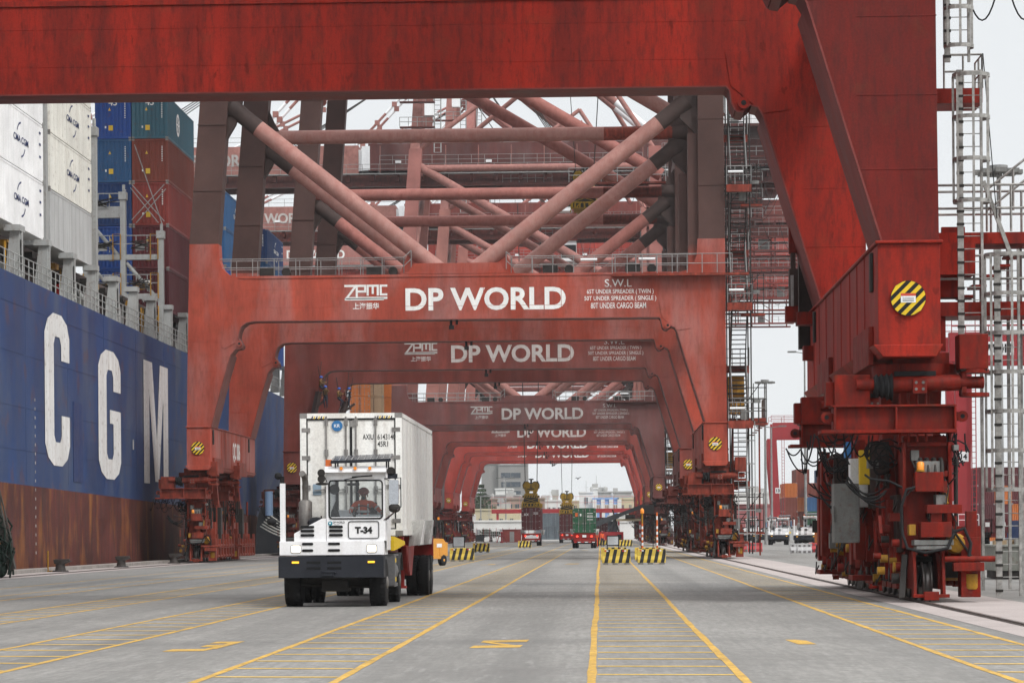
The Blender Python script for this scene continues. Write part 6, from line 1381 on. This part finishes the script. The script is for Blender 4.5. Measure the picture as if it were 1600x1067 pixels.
yard_crane('distant slanted red yard gantry crane leg behind the parked tractors', 1216, 455, 16.5, '13', -.9)
# light masts
def mast(label, px, Y, ptop, ring=True, k=8):
    p = P(px, ptop, Y); t = thing('light_mast', label, 'light mast', (p.x, Y, 0), 0, 'tall light masts'); b = MB(); b.tube((0, 0, 0), (0, 0, p.z), .2, .1, n=10); part('pole', b, GALV, t)
    if ring:
        for i in range(k):
            a = 2 * math.pi * i / k; b = MB(); c, s_ = math.cos(a), math.sin(a); b.tube((0, 0, p.z - .1), (c * .7, s_ * .7, p.z), .04, n=5); b.cbox((c * .95, s_ * .95, p.z - .05), .6, .6, .22); part('floodlight', b, CAB, t)
        b = MB(); b.lathe([(.5, 0), (.5, .3)], (0, 0, p.z), 'z', 12); part('head_ring', b, GALV, t)
    else:
        for sx in (-1, 1): b = MB(); b.tube((0, 0, p.z), (sx * 1.3, 0, p.z + .2), .06, n=5); b.cbox((sx * 1.6, 0, p.z + .2), 1.1, .5, .2); part('floodlight', b, CAB, t)
mast('tall grey light mast with floodlight ring, between crane stair and big crane', 1195, 350, 597); mast('tall grey light mast behind the ladders, cluster of floodlights on top', 1560, 150, 268)
mast('slim light mast left of the big crane leg, small twin heads', 1257, 360, 552, False); mast('slim bare mast by the slanted yard crane leg', 1205, 400, 668, False); mast('twin headed light mast in front of the concrete tower', 790, 640, 748, False); mast('slim light pole far left of the concrete tower', 751, 650, 775, False)
# ================================================================== FAR BUILDINGS
def bldg(label, px0, px1, ytop, Y, m, depth=14, wins=None, wm=None, roof=None, z0=0., fh=3.2, group='buildings beyond the terminal', cat='building'):
    p = P((px0 + px1) / 2, ytop, Y); w_ = (px1 - px0) * Y / FPX; h = p.z; t = thing('building', label, cat, (p.x, Y, 0), 0, group)
    b = MB(); b.box(-w_ / 2, w_ / 2, 0, depth, z0, h); b.box(-w_ / 2 - .2, w_ / 2 + .2, -.25, depth, h, h + .4); part('wall', b, m, t)
    q_ = random.Random(int(px0 * 7 + ytop)); b = MB()
    for k in range(max(2, int(w_ / 4))):
        x = q_.uniform(-.45, .45) * w_; s_ = q_.uniform(.4, 1.1); y_ = q_.uniform(.5, depth * .5); kk = q_.random()
        if kk < .4: b.box(x - s_, x + s_, y_, y_ + 2 * s_, h + .4, h + .4 + s_ * 1.3)
        elif kk < .7: b.lathe([(s_ * .6, h + .4), (s_ * .7, h + 1.4), (s_ * .3, h + 1.7)], (x, y_, 0), 'z', 10)
        else: b.tube((x, y_, h), (x, y_, h + q_.uniform(1.5, 4)), .05, n=4); b.bar((x - .5, y_, h + 1.5), (x + .5, y_, h + 1.5), .05)
    part('roof_gear', b, GREYW, t)
    if wins:
        for (u0, u1, v0, v1) in wins:
            b = MB(); x0, x1, z_, z1 = (u0 - .5) * w_, (u1 - .5) * w_, v0 * h, v1 * h
            b.box(x0 - .15, x1 + .15, -.12, 0, z_ - .15, z1 + .15, 0); b.box(x0, x1, -.16, -.12, z_, z1, 1)
            b.box((x0 + x1) / 2 - .05, (x0 + x1) / 2 + .05, -.2, -.16, z_, z1, 0); part('window', b, wm or [m, GLD], t)
    return t, w_, h
GLD = mat('far_window_dark', (.06, .075, .09), .25); CONCB = mat('tower_concrete', (.25, .245, .235), .85, var=.1, scale=.08, streak=.2); CREAM = mat('cream_wall', (.50, .44, .30), .85, var=.1, scale=.1, streak=.25); WALLW = mat('white_wall', (.62, .62, .60), .85, var=.08, scale=.1, streak=.3, dirt=(.3, .28, .26)); BLUEW = mat('sky_blue_wall', (.20, .32, .58), .85, var=.08, scale=.1, streak=.15); BRICKW = mat('brownish_wall', (.27, .21, .17), .85, var=.15, scale=.1, streak=.25); GREYW = mat('grey_far_wall', (.36, .36, .35), .85, var=.1, scale=.1, streak=.25)
W4 = lambda n, v0, v1, a=.06, c=.94, f=.55: [(a + (c - a) * (i + .5 - f / 2) / n, a + (c - a) * (i + .5 + f / 2) / n, v0, v1) for i in range(n)]
t, w_, h = bldg('large grey concrete tower with horizontal window bands, left of the far opening', 752, 779, 726, 860, CONCB, 20)
t, w_, h = bldg('right wing of the concrete tower with five dark window bands', 778.5, 822, 727, 858, CONCB, 20, [(.1, .8, .33 + .125 * i, .40 + .125 * i) for i in range(5)])
bldg('pale stair block on the right side of the concrete tower', 813, 824, 723, 862, CONCB, 12)
bldg('low white block in front of the concrete tower', 774, 800, 765, 760, WALLW, 12, W4(3, .8, .9)); bldg('grey low house roof line left of the left spreader', 740, 812, 775, 720, GREYW, 12, W4(5, .72, .86))
bldg('brownish flat roofed house with small balcony, left background', 735, 775, 781, 700, BRICKW, 10, W4(3, .72, .88)); bldg('brownish house with shutters behind the left spreader', 788, 850, 780, 705, BRICKW, 10, W4(5, .74, .88))
bldg('long cream yellow house with small square windows, left background', 738, 812, 797, 660, CREAM, 10, W4(4, .45, .72, f=.3)); bldg('long white yard wall building below the cream house', 730, 872, 815, 600, WALLW, 6, W4(7, .3, .6, f=.25))
bldg('white apartment house seen between the two spreaders', 843, 880, 783, 740, WALLW, 10, W4(4, .72, .84)); bldg('cream block behind the middle spreader', 853, 906, 784, 760, CREAM, 10, W4(6, .8, .9)); bldg('small grey water tank house on a roof, between the spreaders', 863, 872, 774, 765, GREYW, 5, None)
bldg('tall white house with one arched window and parapet, right of the green container', 905, 926, 770, 720, WALLW, 12, [(.38, .64, .76, .90)]); bldg('white penthouse on top of the tall white house', 922, 934, 764, 735, WALLW, 6, None)
bldg('long pale grey building behind the blue facade', 926, 1000, 769.5, 745, GREYW, 14, None)
t, w_, h = bldg('sky blue facade with white pilasters and small brown windows', 927, 966, 780, 716, BLUEW, 10, [(.06 + .345 * i + .07, .06 + .345 * i + .20, .68, .86) for i in range(3)] + [(.06 + .345 * i + .07, .06 + .345 * i + .20, .2, .42) for i in range(3)], [WALLW, BRICKW])
b = MB()
for i in range(4): b.box((-.5 + .33 * i) * w_ - .5 + .35, (-.5 + .33 * i) * w_ + .5 + .35, -.35, 0, 0, h)
part('pilaster', b, WALLW, t)
bldg('tan old house right of the blue facade', 966, 992, 780, 716, CREAM, 10, W4(2, .66, .86, f=.3)); bldg('white lower house with blue windows, far right of the opening', 966, 994, 806, 690, WALLW, 8, W4(3, .5, .75, f=.35), [WALLW, BLUEW])
bldg('white gabled shed right of the green container', 926, 990, 816, 640, WALLW, 8, None); bldg('long pale warehouse behind the parked tractors', 1130, 1300, 771, 640, WALLW, 30, None, cat='warehouse'); bldg('pinkish low warehouse with red band behind the crane stair', 1138, 1238, 790, 610, mat('dull_red_wall', (.30, .10, .10), .8, streak=.2, scale=.1), 10, None, cat='warehouse')
# red pipe bridge across the opening
t = thing('pipe_bridge', 'long red footbridge with railing crossing in front of the far houses', 'bridge', (P(900, 800, 600).x, 600, 0)); b = MB(); z = P(900, 801, 600).z
b.box(-18, 16, 0, 1.5, z, z + .9); part('girder', b, RTG, t); b = MB(); b.rail([(-18, 0, z + .9), (16, 0, z + .9)], 2.6, .035, 2.0, mids=(.5,)); part('railing', b, mat('faded_red_rail', (.45, .2, .19), .7), t); b = MB()
for x in (-17, -6, 5, 15): b.box(x, x + .5, .4, .9, 0, z)
part('column', b, RTG, t)
# pale blue-grey flatracks at the end of the lane, fence, red cabin
for i in range(2):
    t = container('%s pale blue-grey open container across the lane end' % ['lower', 'upper'][i], (P(855, 830, 470).x, 470, .5 + 2.2 * i), mat('pale_blue_container', (.27, .33, .37), .7, var=.2, scale=.4, streak=.5), 2.19, L=6, group='pale containers at the lane end', rz=R(90)); t.location.x += 4.2
t = thing('mesh_fence', 'white mesh fence on red posts across the far end of the quay, left', 'fence', (P(760, 850, 520).x, 520, 0)); b = MB()
for k in range(17): b.box(-9 + 1.2 * k, -8.92 + 1.2 * k, 0, .06, 0, 2.6, 0)
part('post', b, RTG, t); b = MB(); b.box(-9, 11, .02, .05, .1, 2.4, 0) if False else b.rail([(-9, .05, .1), (11, .05, .1)], 2.3, .025, .35, mids=(.2, .4, .6, .8)); part('mesh_panel', b, WHITE, t)
b = MB(); b.box(-1.6, 1.6, 0, 2.4, 0, 2.2, 0); b.box(-1.7, 1.7, -.1, 2.5, 2.2, 2.3, 0); b.box(-.4, .4, -.03, 0, .1, 1.9, 1)
solo('red_cabin', b, [mat('cabin_red', (.30, .07, .06), .6, streak=.3), GREYW], 'small red site cabin in front of the far fence', 'cabin', (P(800, 850, 500).x, 500, 0))
b = MB(); b.tube((0, 0, 0), (0, 0, 1.6), .14, n=8); b.lathe([(.3, 0), (.3, .2), (.14, .3)], (0, 0, 0), 'z', 12); b.tube((-.5, 0, 1.1), (.5, 0, 1.1), .1, n=8); b.ell((0, 0, 1.7), .25, .25, .2); b.bar((-.5, 0, 1.1), (-.8, 0, 0), .14); b.bar((.5, 0, 1.1), (.8, 0, 0), .14)
solo('red_hydrant_stand', b, RTG, 'small red hydrant stand left of the red cabin', 'hydrant', (P(784, 850, 480).x, 480, 0))
# trees
def tree(label, px, Y, ptop, cw, m, kind='round', base=None):
    p = P(px, ptop, Y); h = p.z; t = thing('pine_tree' if kind == 'pine' else 'tree', label, 'tree', (p.x, Y, 0), 0, 'trees near the concrete tower'); r2 = random.Random(px)
    b = MB(); b.tube((0, 0, 0), (0, 0, h * .9), .35, .08, n=8)
    for k in range(9): a = r2.uniform(0, 6.28); z = h * r2.uniform(.5, .85); b.tube((0, 0, z), (cw * .4 * math.cos(a), cw * .4 * math.sin(a), z + h * .06), .1, .03, n=5)
    part('trunk', b, mat('bark', (.10, .08, .06), .9), t); b = MB()
    for k in range(900):
        if kind == 'pine': l = r2.randint(0, 6); z = h * (.52 + .075 * l); rr = cw * .5 * (1 - l / 8) * math.sqrt(r2.random()); a = r2.uniform(0, 6.28); c = Vector((rr * math.cos(a), rr * math.sin(a), z + r2.uniform(-.2, .3)))
        else:
            l = r2.randint(0, 8); q = random.Random(l + px); cc = Vector((q.uniform(-.4, .4) * cw, q.uniform(-.4, .4) * cw, h * q.uniform(.55, .92))); c = cc + Vector((r2.gauss(0, .11) * cw, r2.gauss(0, .11) * cw, r2.gauss(0, .05) * h))
        d = Vector((r2.uniform(-1, 1), r2.uniform(-1, 1), r2.uniform(-1, 1))).normalized() * .32; e = d.cross(Vector((r2.uniform(-1, 1), r2.uniform(-1, 1), .3))).normalized() * .3; b.add([c - d, c - e, c + d, c + e], [(0, 1, 2, 3)])
    part('crown', b, m, t)
LEAF = mat('dull_leaf_green', (.055, .075, .045), .8, var=.4, scale=.5)
tree('tall layered pine beside the concrete tower', 750.5, 690, 757, 7, LEAF, 'pine'); tree('round dull green tree in front of the concrete tower, left', 757, 680, 771, 7, LEAF); tree('small shrubby tree by the far fence, left of the red cabin', 767, 530, 828, 3, LEAF)
# reach stacker with raised boom, far right lane
g_ = P(950, 848, 330); t = thing('reach_stacker', 'reach stacker with long dark boom raised towards the right crane legs', 'reach stacker', (P(943, 0, 340).x, 340, 0)); b = MB()
a, c = Vector((-1.7, 0, P(934, 820, 340).z)), Vector((P(999, 0, 340).x - P(943, 0, 340).x, 0, P(999, 790, 340).z)); b.bar(a, a.lerp(c, .5), .6, .62, 0); b.bar(a.lerp(c, .35), c, .45, .45, 0); b.tube((.3, 0, 1.6), a.lerp(c, .45), .16, n=8, m=0); part('boom', b, flat('boom_dark_grey', (.055, .06, .065), .5), t)
b = MB(); b.box(-1.8, 1.9, -.5, 3.5, .7, 1.7, 0); b.prism([(-1.9, 1.7), (-1.2, 1.7), (-1.5, 2.4), (-1.9, 2.4)], 'y', 0, 1.0, 0); part('body', b, RTG, t); b = MB(); b.box(0, 1.2, .2, 1.6, 1.7, 3.0); part('cab', b, GLD, t); b = MB(); b.tube((1.4, 0, 1.5), (.6, 0, 4.4), .1, n=6); part('cylinder', b, STEEL, t)
for x in (-1.3, 1.4): wheel(t, x, -.3, .7, .5, 1); wheel(t, x, 3, .7, .5, 1)
t = thing('barrier_gantry', 'small white and red traffic gantry beside the far right barrier', 'gantry', (P(977, 0, 345).x, 345, 0)); b = MB()
for x in (-1.3, 1.3):
    for k in range(6): b.box(x - .1, x + .1, 0, .2, .5 * k, .5 * k + .5, k % 2)
b.box(-1.6, 1.6, 0, .25, 3.0, 3.3, 2); b.box(-.5, .7, -.1, .3, 3.3, 3.8, 3); part('frame', b, [WHITE, RPL, CREAM, STEEL], t)
# traffic signal hung on the big crane is a yard signal on its own arm
p = P(1254, 752, 100); t = thing('traffic_light', 'old brownish three lens traffic light on an arm, left of the big crane bogie', 'traffic light', (p.x, 74.5, 0)); p = P(1254, 752, 74.5); b = MB(); b.box(-.13, .13, 0, .25, p.z - .62, p.z + .55); part('housing', b, mat('signal_brown', (.13, .10, .07), .6, rust=.3), t)
for i in range(3): b = MB(); b.lathe([(.09, -.03), (.09, 0)], (0, 0, p.z + .33 - .37 * i), 'y', 14); b.lathe([(.11, -.12), (.12, 0)], (0, -.0, p.z + .33 - .37 * i), 'y', 14) if False else None; part('lens', b, flat('signal_dark_green', (.03, .045, .035), .3), t)
b = MB(); b.tube((.1, .1, p.z - .7), (.95, .1, p.z - .78), .04, n=6); b.tube((.0, .1, p.z - .75), (.0, .1, p.z - .5), .035, n=6); part('arm', b, STEEL, t)
# ================================================================== PEOPLE
SKIN = flat('skin_brown', (.32, .17, .11), .6)
HAIR = flat('dark_hair', (.02, .015, .012), .8)
def person(label, loc, rz, J, mats, hat=None, group=None, vest=None):
    """one continuous skinned body; J overrides joint positions (metres, z up, facing -y); mats = skin, top, trousers, shoes"""
    D = dict(pel=(0, 0, .95), sp=(0, .01, 1.15), ch=(0, .01, 1.35), nk=(0, .0, 1.5), hd=(0, -.02, 1.6), tp=(0, -.01, 1.72), fc=(0, -.075, 1.6))
    for s_, n_ in ((-1, 'l'), (1, 'r')): D.update({'sh' + n_: (s_ * .19, .01, 1.42), 'el' + n_: (s_ * .25, .03, 1.14), 'wr' + n_: (s_ * .26, -.06, .9), 'pm' + n_: (s_ * .26, -.08, .83), 'hp' + n_: (s_ * .1, 0, .92), 'kn' + n_: (s_ * .11, -.02, .5), 'an' + n_: (s_ * .11, .02, .09), 'to' + n_: (s_ * .13, -.15, .04)})
    D.update(J); Rr = dict(pel=.15, sp=.135, ch=.155, nk=.06, hd=.09, tp=.075, fc=.06, sh=.075, el=.05, wr=.034, pm=.036, hp=.1, kn=.068, an=.045, to=.038)
    E = [('pel', 'sp', 1), ('sp', 'ch', 1), ('ch', 'nk', 1), ('nk', 'hd', 0), ('hd', 'tp', 0), ('hd', 'fc', 0)]
    for n_ in 'lr': E += [('ch', 'sh' + n_, 1), ('sh' + n_, 'el' + n_, 1), ('el' + n_, 'wr' + n_, 1), ('wr' + n_, 'pm' + n_, 0), ('pel', 'hp' + n_, 2), ('hp' + n_, 'kn' + n_, 2), ('kn' + n_, 'an' + n_, 2), ('an' + n_, 'to' + n_, 3)]
    for n_ in 'lr':
        w_, m_ = Vector(D['wr' + n_]), Vector(D['pm' + n_]); d = (m_ - w_).normalized(); sd = d.cross(Vector((0, 1, 0))); sd = sd.normalized() if sd.length > .1 else Vector((1, 0, 0))
        for i, (o_, ln_) in enumerate(((-.03, .075), (-.01, .085), (.01, .08), (.03, .065))): k = 'f%d%s' % (i, n_); D[k] = m_ + sd * o_ * 1.2 + d * ln_; Rr[k] = .009; E.append(('pm' + n_, k, 0))
        k = 'f4' + n_; D[k] = w_ + d * .04 + sd * -.07 + Vector((0, -.02, 0)); Rr[k] = .01; E.append(('wr' + n_, k, 0))
    ks = list(D); me = bpy.data.meshes.new('person'); me.from_pydata([tuple(D[k]) for k in ks], [(ks.index(a), ks.index(c)) for a, c, _ in E], [])
    o = bpy.data.objects.new('person', me); COL.objects.link(o); sk = o.modifiers.new('s', 'SKIN'); sk.use_smooth_shade = True
    for i, k in enumerate(ks):
        r_ = Rr.get(k) or Rr.get(k[:2]); v = me.skin_vertices[0].data[i]; v.radius = (r_, r_ * (.8 if k in ('ch', 'sp', 'pel') else 1)); v.use_root = k == 'pel'
    o.modifiers.new('u', 'SUBSURF').levels = 1; o.modifiers['u'].render_levels = 1
    m2 = bpy.data.meshes.new_from_object(o.evaluated_get(bpy.context.evaluated_depsgraph_get())); bpy.data.objects.remove(o); m2.name = 'person'
    m2.materials.clear()
    for m in mats: m2.materials.append(m)
    segs = [(Vector(D[a]), Vector(D[c]), z) for a, c, z in E]
    for p in m2.polygons:
        best = min(segs, key=lambda s_: (p.center - (s_[0] + (s_[1] - s_[0]) * max(0, min(1, (p.center - s_[0]).dot(s_[1] - s_[0]) / max(1e-6, (s_[1] - s_[0]).length_squared))))).length); p.material_index = best[2]; p.use_smooth = True
    t = put('person', m2, None, loc); t.rotation_euler = (0, 0, rz); tag(t, label, 'person', group)
    h = Vector(D['hd']); tp = Vector(D['tp'])
    if hat:
        b = MB(); b.ell(tp - Vector((0, -.005, .02)), .125, .14, .105, 14, 8); b.lathe([(.15, 0), (.155, .012)], tp - Vector((0, .02, .03)), 'z', 16); part('hard_hat', b, hat, t)
    b = MB(); f = Vector(D['fc'])
    for sx in (-1, 1): b.ell(f + Vector((sx * .033, -.05, .03)), .013, .01, .01, 8, 6, 0); b.ell(h + Vector((sx * .092, 0, 0)), .014, .025, .035, 8, 6, 1)
    b.ell(f + Vector((0, -.062, -.0)), .014, .022, .02, 8, 6, 1); b.ell(f + Vector((0, -.045, -.045)), .055, .035, .045, 10, 6, 2); part('face_mask', b, [BLACK, mats[0], flat('face_mask_dark', (.03, .03, .035))], t)
    if vest:
        b = MB(); c = Vector(D['ch']); p_ = Vector(D['pel'])
        for z in (.32, .62):
            q = p_.lerp(c, z + .1); b.lathe([(.165, -.025), (.168, .0), (.165, .025)], q, 'z', 18)
        for n_ in 'lr':
            e_, w_ = Vector(D['el' + n_]), Vector(D['wr' + n_]); s_ = Vector(D['sh' + n_]); b.tube(e_.lerp(w_, .35), e_.lerp(w_, .52), .052, n=12); b.tube(s_.lerp(e_, .55), s_.lerp(e_, .72), .066, n=12); b.tube(Vector((s_.x * .55, c.y - .14, s_.z - .02)), Vector((s_.x * .5, p_.y - .15, p_.z + .12)), .022, n=6)
        part('reflective_tape', b, vest, t)
    return t
HIV = flat('hi_vis_orange', (.65, .10, .035), .7); TAPE = flat('reflective_silver', (.55, .55, .55), .35); DK = flat('work_dark_blue', (.03, .035, .05), .8); SHOE = flat('boot_black', (.015, .014, .013), .7); BRN = flat('work_brown', (.16, .09, .035), .8)
HB, HY, HR, HO = flat('helmet_blue', (.03, .12, .5), .3), flat('helmet_yellow', (.6, .4, .03), .3), flat('helmet_red', (.28, .03, .03), .4), flat('helmet_orange', (.6, .1, .03), .4)
SIT = dict(pel=(0, .0, .42), sp=(0, .02, .62), ch=(0, .03, .82), nk=(0, .0, .97), hd=(0, -.03, 1.07), tp=(0, -.02, 1.19), fc=(0, -.09, 1.07), shl=(-.2, .02, .9), shr=(.2, .02, .9), ell=(-.3, -.15, .68), elr=(.3, -.12, .68), wrl=(-.2, -.4, .74), wrr=(.2, -.4, .74), pml=(-.17, -.46, .77), pmr=(.17, -.46, .77), hpl=(-.1, -.03, .42), hpr=(.1, -.03, .42), knl=(-.14, -.42, .46), knr=(.14, -.42, .46), anl=(-.14, -.4, .08), anr=(.14, -.4, .08), tol=(-.14, -.54, .05), tor=(.14, -.54, .05))
S2 = dict(SIT); S2.update(elr=(.38, -.1, .72), wrr=(.5, -.2, .62), pmr=(.52, -.26, .64))
person('driver in red helmet, dark mask and orange reflective jacket at the wheel of tractor T-34', (TX + .66, TY + 1.05, 1.5), 0, S2, [SKIN, HIV, DK, SHOE], HR, None, TAPE)
person('forklift driver in orange jacket and orange helmet', (fl.location.x + math.sin(R(28)) * 1.3 * 0 + .62, fl.location.y + 1.15, 1.18), R(-28), SIT, [SKIN, HIV, DK, SHOE], HO, None, TAPE)
g_ = P(932, 854.6, 306); person('standing worker in orange overalls and red helmet beside the green container truck', (g_.x, 306, 0), R(160), dict(wrl=(-.1, -.25, 1.1), pml=(-.05, -.28, 1.12)), [SKIN, HIV, HIV, SHOE], HR)
g_ = P(941, 851, 332); person('second worker in orange standing half hidden behind the far barrier', (g_.x, 332, 0), R(30), {}, [SKIN, HIV, DK, SHOE], HR)
def rigger(label, px, py, Y, J, hat, rz, m=BRN):
    p = P(px, py, Y); t = person(label, (p.x, Y, p.z), rz, J, [SKIN, m, DK, SHOE], hat, 'riggers hanging on ropes at the brownish red crane')
    b = MB(); b.tube((0, .05, 1.2), (.05, .3, 2.6), .02, n=5); b.tube((.12, .05, .95), (.08, .3, 2.6), .02, n=5); part('safety_rope', b, BLACK, t)
    b = MB(); b.lathe([(.165, 0), (.165, .06)], Vector(J.get('pel', (0, 0, .95))) + Vector((0, 0, .06)), 'z', 14)
    for sx in (-1, 1): b.bar(Vector((sx * .12, -.13, 1.0)), Vector((sx * .1, -.13, 1.42)), .05, .02)
    part('harness', b, flat('harness_black', (.02, .02, .02)), t)
CR1 = dict(knl=(-.15, -.35, .75), anl=(-.14, -.2, .35), tol=(-.14, -.34, .3), knr=(.16, -.3, .7), anr=(.14, -.1, .32), tor=(.14, -.24, .26), ell=(-.3, -.2, 1.2), wrl=(-.15, -.42, 1.25), pml=(-.12, -.48, 1.27), elr=(.28, -.25, 1.25), wrr=(.15, -.45, 1.35), pmr=(.12, -.5, 1.38))
CR2 = dict(elr=(.34, -.1, 1.3), wrr=(.25, -.3, 1.5), pmr=(.22, -.35, 1.55), knl=(-.1, -.12, .52), anl=(-.12, .1, .12), tol=(-.12, -.02, .05))
YR = 221.2
rigger('rigger in brown jacket and blue helmet, highest of the four, bent towards the crane edge', 502, 623, YR, CR1, HB, R(70)); rigger('rigger in dark clothes and white blue helmet hanging straight below the highest one', 509, 638, YR - .4, CR2, HB, R(-20), BRN)
rigger('rigger with blue helmet, left of the right-hand pair, knees drawn up', 530, 641, YR - .2, CR1, HB, R(60)); rigger('rigger in black with blue helmet, rightmost of the four, reaching left', 546, 641, YR - .1, CR2, HB, R(-90), DK)
for i, (px, py, q) in enumerate(((498, 612, 488), (541, 628, 530))):
    a, c = P(px, py, YR), P(q, 660, YR - .5); b = MB(); b.bar(c, a, .45, .3); b.bar(a.lerp(c, .55) + Vector((0, -.1, 0)), a.lerp(c, .4) + Vector((.9, -.1, .5)), .18); b.tube(a, a + Vector((.2, .3, 2.4)), .03, n=5)
    solo('work_pipe', b, SOOTY, ['slanted dark pipe the left pair of riggers hold', 'slanted dark pipe the right pair of riggers hold'][i], 'pipe', None, 'slanted pipes at the riggers')
# birds over the far houses
for i, (px, py) in enumerate(((866, 727), (903, 748))):
    p = P(px, py, 420); b = MB(); b.path([(-.45, 0, .12), (-.2, 0, .2), (0, 0, 0), (.2, 0, .18), (.5, 0, .3)], [.02, .06, .09, .06, .02], 5); b.ell((0, 0, 0), .1, .3, .09); solo('gull', b, flat('gull_dark', (.08, .08, .08)), ['gull flying just under the farthest beam', 'gull flying lower, above the white houses'][i], 'bird', p)
# ================================================================== HAZE
b = MB(); b.box(-700, 700, -60, 1060, -7, 110); hz = struct('haze', b, [], 'stuff'); hm = bpy.data.materials.new('haze'); hm.use_nodes = True
t = hm.node_tree; t.nodes.remove(t.nodes['Principled BSDF']); pv = t.nodes.new('ShaderNodeVolumePrincipled'); pv.inputs['Color'].default_value = (.93, .95, .97, 1); pv.inputs['Density'].default_value = .00011
t.links.new(pv.outputs[0], t.nodes['Material Output'].inputs['Volume']); hz.data.materials.append(hm)
